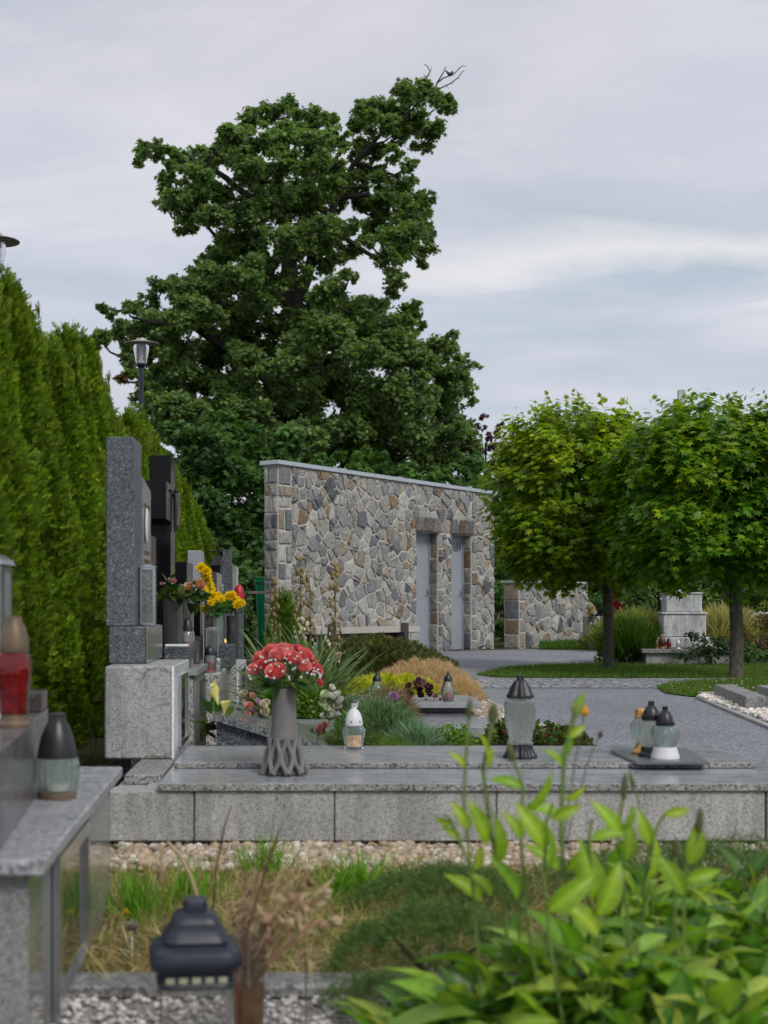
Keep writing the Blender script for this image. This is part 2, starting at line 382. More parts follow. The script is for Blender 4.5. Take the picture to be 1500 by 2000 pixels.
# ------------------------------------------------------------------ the ground and what is laid on it
def struct(name, b, mat, **k):
    o = b.build(name, mat, **k); o['kind'] = 'structure'; return o
def sheet(name, pts, z, mat):
    b = MB(); b.add([(x, y, z) for x, y in pts], [tuple(range(len(pts)))])
    me = b.mesh(name, mat); o = put(name, me); o['kind'] = 'structure'; return o
m, nt = newmat('soil'); co = objco(nt)
c = ramp(nt, noise(nt, co, 1.3, 8, .7), [(.3, (.035, .028, .018)), (.5, (.07, .065, .03)), (.7, (.05, .075, .02))])
b_ = principled(nt, c, .95, spec=.1); nt.links.new(bump(nt, noise(nt, co, 30, 6, .7), .8, .02), b_.inputs['Normal']); finish(nt, b_.outputs[0]); M_soil = m
def setts(name, c0, c1, gap, sx, sy, gapw=.12, rnd=.55):
    m, nt = newmat(name); co = objco(nt, (sx, sy, 1))
    wob = nt.nodes.new('ShaderNodeTexNoise'); wob.inputs['Scale'].default_value = .6; nt.links.new(co, wob.inputs[0])
    off = nt.nodes.new('ShaderNodeVectorMath'); off.operation = 'MULTIPLY_ADD'; nt.links.new(wob.outputs[1], off.inputs[0])
    off.inputs[1].default_value = (.8, .8, 0); nt.links.new(co, off.inputs[2]); co2 = off.outputs[0]
    d = voronoi(nt, co2, 1, 'DISTANCE_TO_EDGE', 0, rnd); cell = voronoi(nt, co2, 1, 'F1', 1, rnd)
    s_ = nt.nodes.new('ShaderNodeSeparateColor'); nt.links.new(cell, s_.inputs[0])
    base = ramp(nt, s_.outputs[0], [(0, c0), (1, c1)])
    big = ramp(nt, noise(nt, objco(nt), .7, 5, .6), [(.3, (.82,) * 3), (.7, (1.12,) * 3)])
    base = mix(nt, 1, base, big, 'MULTIPLY')
    fine = ramp(nt, noise(nt, objco(nt), 90, 3), [(.3, (.85,) * 3), (.7, (1.15,) * 3)])
    base = mix(nt, 1, base, fine, 'MULTIPLY')
    e = nt.nodes.new('ShaderNodeMapRange'); e.inputs[1].default_value = gapw * .35; e.inputs[2].default_value = gapw; nt.links.new(d, e.inputs[0])
    b = principled(nt, mix(nt, e.outputs[0], gap, base), .7, spec=.35)
    nt.links.new(bump(nt, e.outputs[0], .8, .006), b.inputs['Normal']); finish(nt, b.outputs[0]); return m
M_setts = setts('paving_setts', (.24, .25, .27), (.30, .31, .335), (.15, .155, .165), 26, 20.0, .10)
M_setts2 = setts('paving_setts_light', (.27, .28, .295), (.40, .41, .425), (.09, .09, .09), 11, 8, .12)
m, nt = newmat('white_gravel'); co = objco(nt)
d = voronoi(nt, co, 120, 'F1', 0); cell = voronoi(nt, co, 120, 'F1', 1); s_ = nt.nodes.new('ShaderNodeSeparateColor'); nt.links.new(cell, s_.inputs[0])
c = ramp(nt, s_.outputs[0], [(0, (.28, .26, .25)), (.5, (.42, .39, .38)), (1, (.56, .53, .52))])
c = mix(nt, 1, c, ramp(nt, d, [(.2, (1, 1, 1)), (.75, (.3, .28, .26))]), 'MULTIPLY')
b_ = principled(nt, c, .85, spec=.2); nt.links.new(bump(nt, d, .9, -.006), b_.inputs['Normal']); finish(nt, b_.outputs[0]); M_gravel = m
m, nt = newmat('lawn_soil'); co = objco(nt)
b_ = principled(nt, ramp(nt, noise(nt, co, 6, 6, .7), [(.35, (.03, .06, .012)), (.6, (.05, .09, .018)), (.75, (.08, .08, .03))]), .95, spec=.1); finish(nt, b_.outputs[0]); M_lawn = m
m, nt = newmat('dry_ground'); co = objco(nt)
b_ = principled(nt, ramp(nt, noise(nt, co, 12, 6, .7), [(.35, (.09, .07, .035)), (.6, (.2, .16, .085)), (.75, (.12, .13, .04))]), .95, spec=.1)
nt.links.new(bump(nt, noise(nt, co, 60, 5, .7), .8, .01), b_.inputs['Normal']); finish(nt, b_.outputs[0]); M_dry = m

sheet('ground', [(-400, -100), (400, -100), (400, 700), (-400, 700)], 0, M_soil)
sheet('gravel_path', [(-1.6, 1.0), (4, 1.0), (4, 2.85), (-1.6, 2.85)], .004, M_gravel)
sheet('dry_turf_ground', [(-1.3, 2.97), (2.6, 2.97), (2.6, 4.56), (-1.3, 4.56)], .004, M_dry)
PATH = [(1.62, 3.2), (2.35, 3.2), (2.9, 9.0), (3.24, 11.8), (3.55, 13.6), (14, 13.6), (14, 26.5), (5.2, 26.0), (1.5, 23.4), (1.3, 17), (1.52, 13.4), (1.42, 12.0), (1.53, 7.95)]
sheet('paved_path', PATH, .004, M_setts)
sheet('paved_path_band', [(1.53, 13.4), (3.5, 13.4), (13.9, 13.0), (13.9, 15.6), (1.42, 15.3)], .008, M_setts2)
LAWN1 = [onz(*p)[:2] for p in [(930, 1319), (985, 1325.5), (1200, 1326), (1800, 1325), (1800, 1302), (1500, 1300), (1300, 1299), (1150, 1299), (1060, 1301), (980, 1307)]]
LAWN2 = [onz(*p)[:2] for p in [(1283, 1345), (1300, 1356), (1350, 1362.5), (1480, 1363), (1800, 1363), (1800, 1330.5), (1450, 1331), (1340, 1335)]]
LAWN3 = [onz(*p)[:2] for p in [(1055, 1269.5), (1183, 1270.5), (1175, 1250), (1120, 1252), (1060, 1262)]]
sheet('lawn', LAWN1, .012, M_lawn); sheet('lawn', LAWN2, .012, M_lawn); sheet('lawn', LAWN3, .012, M_lawn)
bed = [onz(*p)[:2] for p in [(1185, 1297), (1900, 1299), (1900, 1262), (1185, 1262)]]
sheet('planting_bed', bed, .016, M_soil)
# pale edging stones along the path
def strip(name, p0, p1, w, h, mat, label, cat, n=1, gap=.004, group=None):
    P0, P1 = Vector(p0), Vector(p1); d = (P1 - P0); Ln = d.length; d.normalize(); q = Vector((-d.y, d.x)) * w / 2
    for i in range(n):
        a_ = P0 + d * (Ln * i / n + gap / 2); b2 = P0 + d * (Ln * (i + 1) / n - gap / 2)
        b = MB(); b.prism([tuple(a_ - q), tuple(b2 - q), tuple(b2 + q), tuple(a_ + q)], 0, h, .004)
        tag(b.build(name, mat), label, cat, group)
strip('path_edging', (1.52, 7.6), (1.42, 12.0), .05, .03, G_curb, 'thin pale kerb stone edging the paved path beside the planted graves', 'kerb', 4, group='kerb stones along the left side of the path')
strip('path_edging', (2.78, 7.8), (3.25, 11.9), .05, .025, G_curb, 'thin pale kerb stone between the paved path and the pebble strip at right', 'kerb', 4, group='kerb stones along the right side of the path')

# ------------------------------------------------------------------ the stone building
U0 = Vector((-.42, 20.6)); UD = Vector((.616, .788)); UN = Vector((.788, -.616)); WL, WH = 6.04, 2.78
def W(o, u, v, d): p = o + UD * u + UN * d; return (p.x, p.y, v)
def clip(poly, nx, ny, c):
    out = []
    for i in range(len(poly)):
        a_, b2 = poly[i - 1], poly[i]; da = nx * a_[0] + ny * a_[1] - c; db = nx * b2[0] + ny * b2[1] - c
        if (da <= 0) != (db <= 0):
            t = da / (da - db); out.append((a_[0] + (b2[0] - a_[0]) * t, a_[1] + (b2[1] - a_[1]) * t))
        if db <= 0: out.append(b2)
    return out
PAL = [((.28, .278, .26), 5), ((.34, .33, .30), 5), ((.222, .232, .235), 3.6), ((.155, .168, .18), 2.2), ((.29, .25, .195), 1.8), ((.245, .175, .12), .9), ((.39, .385, .36), 2.6), ((.09, .10, .11), .8)]
def stone_col(rng, dark=1.0):
    t = rng.random() * sum(w for _, w in PAL)
    for c, w in PAL:
        t -= w
        if t <= 0: break
    k = rng.uniform(.85, 1.15) * dark
    return tuple(min(1, v * k) for v in c)
def add_stone(b, o, poly, rng, mort=.013, base=0.0, dark=1.0, ax=None):
    cx = sum(p[0] for p in poly) / len(poly); cy = sum(p[1] for p in poly) / len(poly)
    A = .5 * sum(poly[i - 1][0] * poly[i][1] - poly[i][0] * poly[i - 1][1] for i in range(len(poly)))
    if abs(A) < .0012: return
    if A < 0: poly = poly[::-1]
    n = len(poly); fn = ax or (lambda u, v, d: W(o, u, v, d))
    def inset(q):
        P = poly
        for i in range(n):
            a_, b2 = poly[i - 1], poly[i]; ex, ey = b2[0] - a_[0], b2[1] - a_[1]; l = math.hypot(ex, ey)
            if l < 1e-5: continue
            nx, ny = ey / l, -ex / l; P = clip(P, nx, ny, nx * a_[0] + ny * a_[1] - q)
            if len(P) < 3: return None
        return P
    P = inset(mort)
    if not P: return
    # break straight edges a little
    Q = []
    for i in range(len(P)):
        a_, b2 = P[i], P[(i + 1) % len(P)]; Q.append(a_); l = math.hypot(b2[0] - a_[0], b2[1] - a_[1])
        if l > .09:
            t = rng.uniform(.35, .65); j = rng.uniform(0, .008)
            mx, my = a_[0] + (b2[0] - a_[0]) * t, a_[1] + (b2[1] - a_[1]) * t
            Q.append((mx + (cx - mx) * j * 6, my + (cy - my) * j * 6))
    d = base + rng.uniform(.010, .034); k = len(Q); b.col = stone_col(rng, dark)
    mx = sum(p[0] for p in Q) / k; my = sum(p[1] for p in Q) / k
    outer = [fn(u, v, base - .002) for u, v in Q]; s_ = rng.uniform(.84, .93)
    innr = [fn(mx + (u - mx) * s_, my + (v - my) * s_, d + rng.uniform(-.008, .006)) for u, v in Q]
    cen = fn(mx, my, d + rng.uniform(0, .012))
    b.add(outer + innr + [cen], [(i, (i + 1) % k, k + (i + 1) % k, k + i) for i in range(k)] + [(k + i, k + (i + 1) % k, 2 * k) for i in range(k)])
    b.col = None
def rubble(b, o, u0, u1, v0, v1top, su, sv, rng, dark=1.0):
    """polygonal rubble in a rectangle (top may slope: v1top(u))"""
    sites = []; nu = max(1, round((u1 - u0) / su)); vmax = max(v1top(u0), v1top(u1)); nv = max(1, round((vmax - v0) / sv))
    for i in range(-1, nu + 1):
        for j in range(-1, nv + 1):
            if rng.random() < .12: continue
            if rng.random() < .3: sites.append((u0 + (i + rng.random()) * (u1 - u0) / nu, v0 + (j + rng.random()) * (vmax - v0) / nv))
            sites.append((u0 + (i + .5 + rng.uniform(-.48, .48)) * (u1 - u0) / nu, v0 + (j + .5 + (.5 if i % 2 else 0) + rng.uniform(-.48, .48)) * (vmax - v0) / nv))
    wts = [rng.uniform(0, su * sv * .8) for _ in sites]
    for i, (x, y) in enumerate(sites):
        P = [(u0, v0), (u1, v0), (u1, v1top(u1)), (u0, v1top(u0))]
        for j, (x2, y2) in enumerate(sites):
            if i == j or abs(x2 - x) > su * 4 or abs(y2 - y) > sv * 4: continue
            nx, ny = x2 - x, (y2 - y); 
            P = clip(P, nx, ny, nx * (x + x2) / 2 + ny * (y + y2) / 2 + (wts[i] - wts[j]) / 2)
            if len(P) < 3: break
        if len(P) >= 3: add_stone(b, o, P, rng, mort=rng.uniform(.006, .014), dark=dark)
def quoins(b, o, u0, u1, v0, v1, rng, hmin=.12, hmax=.34, split=.35, dark=1.0, ax=None):
    v = v0
    while v < v1 - .03:
        h = min(rng.uniform(hmin, hmax), v1 - v)
        if v1 - v - h < .07: h = v1 - v
        if rng.random() < split and u1 - u0 > .18:
            um = u0 + (u1 - u0) * rng.uniform(.35, .65); cells = [(u0, um), (um, u1)]
        else: cells = [(u0, u1)]
        for a_, b2 in cells: add_stone(b, o, [(a_, v), (b2, v + rng.uniform(-.01, .01)), (b2, v + h), (a_, v + h)], rng, .011, dark=dark, ax=ax)
        v += h
rng = random.Random(11)
top = lambda u: 2.80 - .013 * u
bld = thing('stone_building', 'rubble stone building with two grey doors and flat metal edged roof', 'building', (*U0, 0))
D1, D2, DH, TH, RC = (3.566, 4.227), (4.626, 5.285), 1.975, .25, .173
b = MB()      # masonry core: pieces butted round the two door openings
def wbox(b, u0, u1, v0, v1, d0, d1, o=U0, vt=None):
    vt = vt or (lambda u: v1)
    P = [W(o, u0, v0, d0), W(o, u1, v0, d0), W(o, u1, v0, d1), W(o, u0, v0, d1), W(o, u0, vt(u0), d0), W(o, u1, vt(u1), d0), W(o, u1, vt(u1), d1), W(o, u0, vt(u0), d1)]
    b.add(P, [(0, 1, 2, 3), (4, 7, 6, 5), (0, 4, 5, 1), (1, 5, 6, 2), (2, 6, 7, 3), (3, 7, 4, 0)])
wbox(b, 0, D1[0], 0, 0, -TH, 0, vt=top); wbox(b, D1[1], D2[0], 0, DH, -TH, 0); wbox(b, D2[1], WL, 0, 0, -TH, 0, vt=top)
wbox(b, D1[0], D2[1], DH, 0, -TH, 0, vt=top)
b.build('masonry_wall', M_mortar, bld)
b = MB()
quoins(b, U0, 0, .30, 0, top(0) - .01, rng, split=.75)
rubble(b, U0, .30, D1[0], 0, top, .135, .195, rng)
rubble(b, U0, D1[0], D2[1], DH, top, .16, .2, rng)
quoins(b, U0, D1[1], D1[1] + .12, 0, DH, rng, dark=.8, split=0, hmin=.1, hmax=.28)
rubble(b, U0, D1[1] + .12, D2[0], 0, lambda u: DH, .12, .15, rng)
quoins(b, U0, D2[1], D2[1] + .16, 0, DH, rng, split=0, dark=.85)
rubble(b, U0, D2[1] + .16, WL, 0, lambda u: DH, .15, .2, rng); rubble(b, U0, D2[1], WL, DH, top, .15, .2, rng)
for a_, e_ in (D1, D2):       # dark lintel stones over the doors
    for k_ in range(3):
        w_ = (e_ - a_ + .1) / 3; add_stone(b, U0, [(a_ - .05 + k_ * w_, DH), (a_ - .05 + (k_ + 1) * w_, DH), (a_ - .05 + (k_ + .93) * w_, DH + .27), (a_ - .05 + (k_ + .08) * w_, DH + .25)], rng, .008, base=.026, dark=.55)
# side end at the left corner and the reveals of the doors
quoins(b, U0, .0, TH, 0, top(0) - .01, rng, split=.3, dark=.9, ax=lambda u, v, d: W(U0, -d, v, -TH + u))
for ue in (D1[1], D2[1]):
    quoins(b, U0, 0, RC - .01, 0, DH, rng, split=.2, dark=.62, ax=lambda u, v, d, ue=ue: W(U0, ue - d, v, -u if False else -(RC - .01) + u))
quoins(b, U0, 0, TH, 0, top(WL) - .01, rng, split=.3, ax=lambda u, v, d: W(U0, WL + d, v, -u))
b.build('rubble_stone', M_stone, bld)
for i, (a_, e_) in enumerate((D1, D2)):
    dr = MB(); wbox(dr, a_ + .003, e_ - .003, .01, DH - .003, -RC - .045, -RC + (.0))
    door = dr.build('door', M_grey, bld); door['label'] = ['plain grey metal door beside the bench', 'grey metal door with black toilet pictograms'][i]
    fr = MB(); wbox(fr, a_ + .0, a_ + .03, .0, DH - .001, -RC + .002, -RC + .03); wbox(fr, e_ - .03, e_, .0, DH - .001, -RC + .002, -RC + .03); wbox(fr, a_ + .03, e_ - .03, DH - .035, DH - .001, -RC + .002, -RC + .03)
    fr.build('door_frame', M_grey, bld)
    hd = MB(); o3 = [W(U0, e_ - .07, .98, -RC), W(U0, e_ - .07, .98, -RC + .05), W(U0, e_ - .18, .98, -RC + .05)]
    hd.tube(o3, .008, 8); wbox(hd, e_ - .085, e_ - .055, .93, 1.03, -RC, -RC + .008)
    h_ = hd.build('handle', M_steel, door); h_.parent = door
pk = MB()      # wheelchair, man and woman on the second door
def disk(b, u, v, r, d, n=12, r2=None, a0=0, a1=2 * PI):
    if r2 is None: b.add([W(U0, u + r * math.cos(t * 2 * PI / n), v + r * math.sin(t * 2 * PI / n), d) for t in range(n)], [tuple(range(n))])
    else:
        vs = []
        for t in range(n + 1):
            an = a0 + (a1 - a0) * t / n; vs += [W(U0, u + r * math.cos(an), v + r * math.sin(an), d), W(U0, u + r2 * math.cos(an), v + r2 * math.sin(an), d)]
        b.add(vs, [(2 * i, 2 * i + 1, 2 * i + 3, 2 * i + 2) for i in range(n)])
def quadw(b, pts, d): b.add([W(U0, u, v, d) for u, v in pts], [tuple(range(len(pts)))])
dd = -RC + .003; K_ = .6; vb = 1.69
def Dk(u, v, r, n=12, r2=None, a0=0, a1=2 * PI): disk(pk, u, v, r * K_, dd, n, None if r2 is None else r2 * K_, a0, a1)
def Qd(u, pts): quadw(pk, [(u + a_ * K_, vb + c_ * K_) for a_, c_ in pts], dd)
uc = 5.005; Dk(uc, vb + .245 * K_, .024); Qd(uc, [(-.02, .21), (-.02, .1), (.015, .1), (.015, .21)]); Dk(uc, vb + .065 * K_, .062, 16, .042, PI * .7, PI * 2.1)
Qd(uc, [(.015, .13), (.015, .1), (.07, .1), (.07, .13)]); Qd(uc, [(.05, .1), (.09, .01), (.11, .01), (.075, .1)])
uc = 5.10; Dk(uc, vb + .255 * K_, .024); Qd(uc, [(-.034, .225), (-.034, .12), (-.02, 0), (.02, 0), (.034, .12), (.034, .225)])
uc = 5.185; Dk(uc, vb + .255 * K_, .024); Qd(uc, [(-.02, .225), (-.05, .085), (-.018, .085), (-.016, 0), (.016, 0), (.018, .085), (.05, .085), (.02, .225)])
pg = pk.build('pictogram', M_black, bld); pg.parent = bpy.data.objects['door.001']
b = MB(); wbox(b, -.05, WL + .05, 0, 0, -TH - .05, .05, vt=lambda u: top(u) + .06)
for i in range(8):       # lift the underside to the wall top
    v = list(b.v[i])
    if v[2] == 0: b.v[i] = (v[0], v[1], top(0 if i in (0, 3) else WL) + .002)
for u in (1.55, 3.05, 4.5): wbox(b, u, u + .03, top(u) + .061, top(u) + .075, -TH - .05, .053)
b.build('roof_cap', M_cap, bld)
b = MB(); wbox(b, 4.1, WL - .06, 0, 2.62, -2.3, -TH - .002); b.build('rear_block', M_render, bld)
bench = thing('stone_bench', 'long pale stone bench seat fixed along the rubble wall', 'bench', W(U0, 1.6, 0, .2))
b = MB(); wbox(b, .35, 3.04, .355, .44, .035, .42); b.build('seat', M_bench, bench)
b = MB(); wbox(b, 2.62, 3.04, 0, .353, .035, .40); b.build('pedestal', M_mortar, bench)
b = MB(); quoins(b, U0, 2.62, 3.04, .0, .35, rng, hmin=.07, hmax=.12, split=.8, ax=lambda u, v, d: W(U0, u, v, .40 + d)); b.build('facing_stone', M_stone, bench)
for u in (.62, 2.50):
    b = MB(); wbox(b, u, u + .11, 0, .50, .425, .50); wbox(b, u, u + .11, .0, .352, .1, .424)
    b.build('bracket', M_darksteel, bench)
# low wall to the right
V0 = Vector((3.76, 25.4)); w2 = thing('stone_wall', 'low freestanding rubble stone wall with metal cap behind the round maples', 'wall', (*V0, 0))
b = MB(); wbox(b, 0, 2.6, 0, 1.17, -.31, 0, o=V0); b.build('masonry_wall', M_mortar, w2)
b = MB(); quoins(b, V0, 0, .2, 0, 1.16, rng, split=.2); rubble(b, V0, .2, 2.6, 0, lambda u: 1.16, .15, .24, rng)
quoins(b, V0, 0, .31, 0, 1.16, rng, hmin=.2, split=.1, dark=.95, ax=lambda u, v, d: W(V0, -d, v, -.31 + u)); b.build('rubble_stone', M_stone, w2)
b = MB(); wbox(b, -.05, 2.65, 1.172, 1.215, -.36, .05, o=V0); b.build('cap', M_cap, w2)

# ------------------------------------------------------------------ graves of the near row
def part(parent, name, mat, x0, x1, y0, y1, z0, z1, bev=.003, label=None, smooth=False):
    b = MB(); b.box(x0, x1, y0, y1, z0, z1, bev); o = b.build(name, mat, parent, smooth)
    if label: o['label'] = label
    return o
g = thing('granite_grave', 'long grey granite family grave with tall blue grey stele and stacked polished slabs', 'grave', (.4, 4.9, 0))
part(g, 'foundation', G_rough, -.62, 1.62, 4.60, 5.6, 0, .035, .003)
# curb wall built of blocks
for i, (xa, xb, mt) in enumerate(((-.632, -.362, G_curb), (-.358, .085, G_curb), (.088, .60, G_curb), (.603, 1.455, G_curb), (1.462, 1.60, G_curb))):
    part(g, 'curb_block', mt, xa, xb, 4.555, 4.68, .036, .195, .004)
part(g, 'curb_block', G_curb, -.632, -.53, 4.685, 5.9, .0, .187, .004)
part(g, 'core', G_curb, -.528, 1.58, 4.685, 5.5, .036, .1955, .003)
part(g, 'corner_slab', G_slab_edge, -.61, -.484, 4.78, 5.98, .188, .221, .003)
part(g, 'ledger_slab', G_slab, -.474, 1.60, 4.545, 5.05, .1965, .221, .0025)
part(g, 'ledger_edge', G_slab_edge, -.473, 1.599, 4.5425, 4.5448, .1995, .2195, 0)
part(g, 'cover_slab', G_slab, -.462, 1.555, 4.965, 5.56, .223, .241, .002)
part(g, 'cover_edge', G_slab_edge, -.461, 1.554, 4.9625, 4.9648, .2235, .2395, 0)
part(g, 'headstone_base', G_rough, -.742, -.5, 5.25, 5.92, .222, .562, .006)
part(g, 'base_facing', G_white, -.498, -.488, 5.252, 5.918, .222, .562, .002)
part(g, 'plinth', G_blue, -.757, -.618, 5.47, 6.05, .564, .704, .003)
part(g, 'plinth_facing', G_blue_pol, -.616, -.611, 5.472, 6.048, .565, .703, .001)
part(g, 'stele', G_blue, -.772, -.664, 5.50, 5.74, .706, 1.432, .003)
b = MB(); b.add([(x, y, z) for x in (-.755, -.658) for y, z in ((5.742, .706), (6.03, .706), (6.03, 1.262), (5.742, 1.30))], [(0, 1, 2, 3), (4, 7, 6, 5), (0, 4, 5, 1), (1, 5, 6, 2), (2, 6, 7, 3), (3, 7, 4, 0)])
b.build('tablet', G_blue_pol, g)
b = MB(); b.lathe([(0.0, 0), (.045, 0), (.05, .004), (.045, .008), (0, .008)], 24)
b.v = [(-.657 + z, 5.84 + x, 1.11 + y * 1.45) for x, y, z in b.v]; ph = b.build('oval_plaque', M_white, g, smooth=True)
b = MB()
for row, z in enumerate((1.19, 1.0, .965, .93, .88, .845)):
    y = 5.79
    while y < 5.99: l = random.uniform(.008, .022); b.box(-.6575, -.6555, y, y + l * .8, z - .008, z + .008); y += l + .006
tag(b.build('gilt_lettering', M_bronze, g), kind='stuff')
def niche(g, x, y0, y1, z0, z1, w=.018):
    b = MB(); b.box(x, x + .012, y0, y0 + w, z0, z1); b.box(x, x + .012, y1 - w, y1, z0, z1); b.box(x, x + .012, y0 + w, y1 - w, z1 - w, z1); b.box(x, x + .012, y0 + w, y1 - w, z0, z0 + w)
    f = b.build('niche_frame', M_steel, g); b = MB(); b.box(x + .001, x + .006, y0 + w, y1 - w, z0 + w, z1 - w); b.build('niche_pane', M_mirror, f)
niche(g, -.4875, 5.42, 5.74, .25, .52)

g = thing('granite_grave', 'near granite tomb with speckled table top and dark brown raised step at the left edge', 'grave', (-.8, 3.0, 0))
TT = [(-1.15, 2.35), (-.432, 2.35), (-.478, 3.71), (-1.15, 3.71)]
b = MB(); b.prism(TT, .343, .37, .004); b.build('table_top', granite('granite_table', (.36, .365, .385), dark=.45, light=1.45, grain=150, rough=.28, stain=.2, bmp=.05), g)
b = MB(); b.prism([(-1.12, 2.38), (-.462, 2.38), (-.505, 3.68), (-1.12, 3.68)], 0, .341, .003); b.build('tomb_body', G_side, g)
f = MB()
def sidept(t, z, o=.0): x = -.462 + (-.043) * t / 1.3; return (x + o, 2.38 + t, z)
for (t0, t1, z0, z1) in ((.26, .295, .02, .325), (.70, .73, .02, .325), (.295, .70, .295, .325), (.295, .70, .02, .05)):
    P = [sidept(t, z, o) for o in (.002, .016) for t, z in ((t0, z0), (t1, z0), (t1, z1), (t0, z1))]
    f.add(P, [(0, 3, 2, 1), (4, 5, 6, 7), (0, 1, 5, 4), (1, 2, 6, 5), (2, 3, 7, 6), (3, 0, 4, 7)])
fr = f.build('niche_frame', M_steel, g)
f = MB(); f.add([sidept(t, z, .006) for t, z in ((.295, .05), (.70, .05), (.70, .295), (.295, .295))], [(0, 1, 2, 3)]); f.build('niche_pane', M_mirror, fr)
b = MB(); b.prism([(-1.12, 2.12 + .3), (-.52, 2.42), (-.625, 3.46), (-1.12, 3.46)], .371, .54, .003); b.build('raised_step', granite('granite_step', (.15, .14, .145), dark=.6, light=1.4, grain=200, rough=.22, stain=.2, bmp=.02), g)
b = MB(); b.prism([(-1.1, 3.3), (-.612, 3.3), (-.625, 3.45), (-1.1, 3.45)], .541, .585, .003); b.build('headstone_foot', G_brown, g)

g = thing('black_cross_grave', 'black granite cross monument with bronze figure on grey plinth behind first stele', 'grave', (-.6, 7.1, 0))
part(g, 'plinth', G_coarse, -.72, -.518, 6.52, 7.18, 0, .463, .004); part(g, 'plinth_facing', G_side, -.5165, -.512, 6.525, 7.175, 0, .462, .001); niche(g, -.5115, 6.66, 7.08, .05, .43); part(g, 'rear_plinth', G_brown, -.83, -.66, 7.185, 7.95, 0, .493, .004)
part(g, 'plinth_cap', G_slab, -.735, -.498, 6.5, 7.18, .465, .493, .002)
part(g, 'cross_shaft', G_black, -.80, -.692, 7.27, 7.5, .495, 1.545, .003)
part(g, 'cross_arm', G_black, -.812, -.688, 7.0, 7.268, 1.205, 1.395, .003); part(g, 'cross_arm', G_black, -.812, -.688, 7.502, 7.76, 1.205, 1.395, .003)
b = MB()     # cast figure on the cross face
b.tube([(-.684, 7.38, 1.36), (-.676, 7.38, 1.33), (-.678, 7.38, 1.25), (-.68, 7.38, 1.16)], [.008, .014, .011, .006], 8)
b.ball((-.672, 7.375, 1.372), .012, 8, 6); b.tube([(-.68, 7.38, 1.345), (-.681, 7.27, 1.362), (-.682, 7.18, 1.36)], [.007, .005, .004], 6); b.tube([(-.68, 7.38, 1.345), (-.681, 7.49, 1.362), (-.682, 7.58, 1.36)], [.007, .005, .004], 6)
b.build('corpus', plain('dark_bronze', (.05, .045, .04), .4, metal=.6), g, smooth=True)
g = thing('headstone', 'brown black granite headstone tucked behind the tall blue grey stele', 'headstone', (-.76, 6.8, 0))
part(g, 'slab', G_brown, -.80, -.727, 6.22, 6.9, .564, 1.112, .004); part(g, 'base', G_brown, -.82, -.755, 6.15, 6.95, 0, .562, .004)
g = thing('granite_grave', 'speckled grey granite pedestal grave holding lanterns and yellow chrysanthemums', 'grave', (-.6, 8.5, 0))
part(g, 'pedestal', G_coarse, -.74, -.492, 8.0, 9.3, 0, .40, .004); part(g, 'raised_block', G_speck, -.62, -.46, 8.72, 9.25, .401, .54, .003)
g = thing('granite_grave', 'far coarse granite pedestal with pale frame and glazed niche', 'grave', (-.6, 10.8, 0))
part(g, 'pedestal', G_coarse, -.74, -.505, 10.2, 11.6, 0, .345, .004); part(g, 'facing', G_white, -.503, -.49, 10.2, 11.6, 0, .345, .002); niche(g, -.489, 10.5, 11.2, .05, .31)
g = thing('sloping_grave', 'dark speckled granite grave with sloping polished lid on a wedge block', 'grave', (-.15, 6.2, 0))
def slab_profile(pts, y0, y1):
    b = MB(); n = len(pts); b.add([(x, y0, z) for x, z in pts] + [(x, y1, z) for x, z in pts], [tuple(range(n)), tuple(reversed(range(n, 2 * n)))] + [(i, n + i, n + (i + 1) % n, (i + 1) % n) for i in range(n)]); return b
slab_profile([(-.375, .0), (.045, .0), (.045, .189), (-.34, .306), (-.375, .306)], 5.93, 6.62).build('wedge_block', G_speck, g)
slab_profile([(-.39, .312), (.05, .178), (.085, .180), (.093, .192), (.085, .205), (.05, .215), (-.385, .345)], 5.9, 6.65).build('sloping_lid', granite('granite_lid', (.17, .18, .185), dark=.3, light=2.2, grain=190, rough=.14, stain=.15, bmp=.03), g)
g = thing('flat_grave', 'low pale granite ledger lying behind the dark sloping grave', 'grave', (-.1, 7.0, 0))
part(g, 'ledger', G_slab, -.36, .135, 6.72, 7.35, .17, .20, .003); part(g, 'curb', G_curb, -.35, .125, 6.74, 7.33, 0, .168, .003)
g = thing('flat_grave', 'low grave of stacked grey slabs beside the path with dried arrangement on top', 'grave', (.75, 9.5, 0))
part(g, 'cover_slab', G_slab, .3, 1.13, 9.3, 10.1, .115, .15, .003); part(g, 'curb', G_curb, .34, 1.10, 9.36, 10.05, 0, .075, .003); part(g, 'curb', G_brown, .38, 1.06, 9.4, 10.0, .077, .113, .002)
part(g, 'step_slab', G_slab, .42, 1.16, 8.5, 9.28, .0, .06, .003)
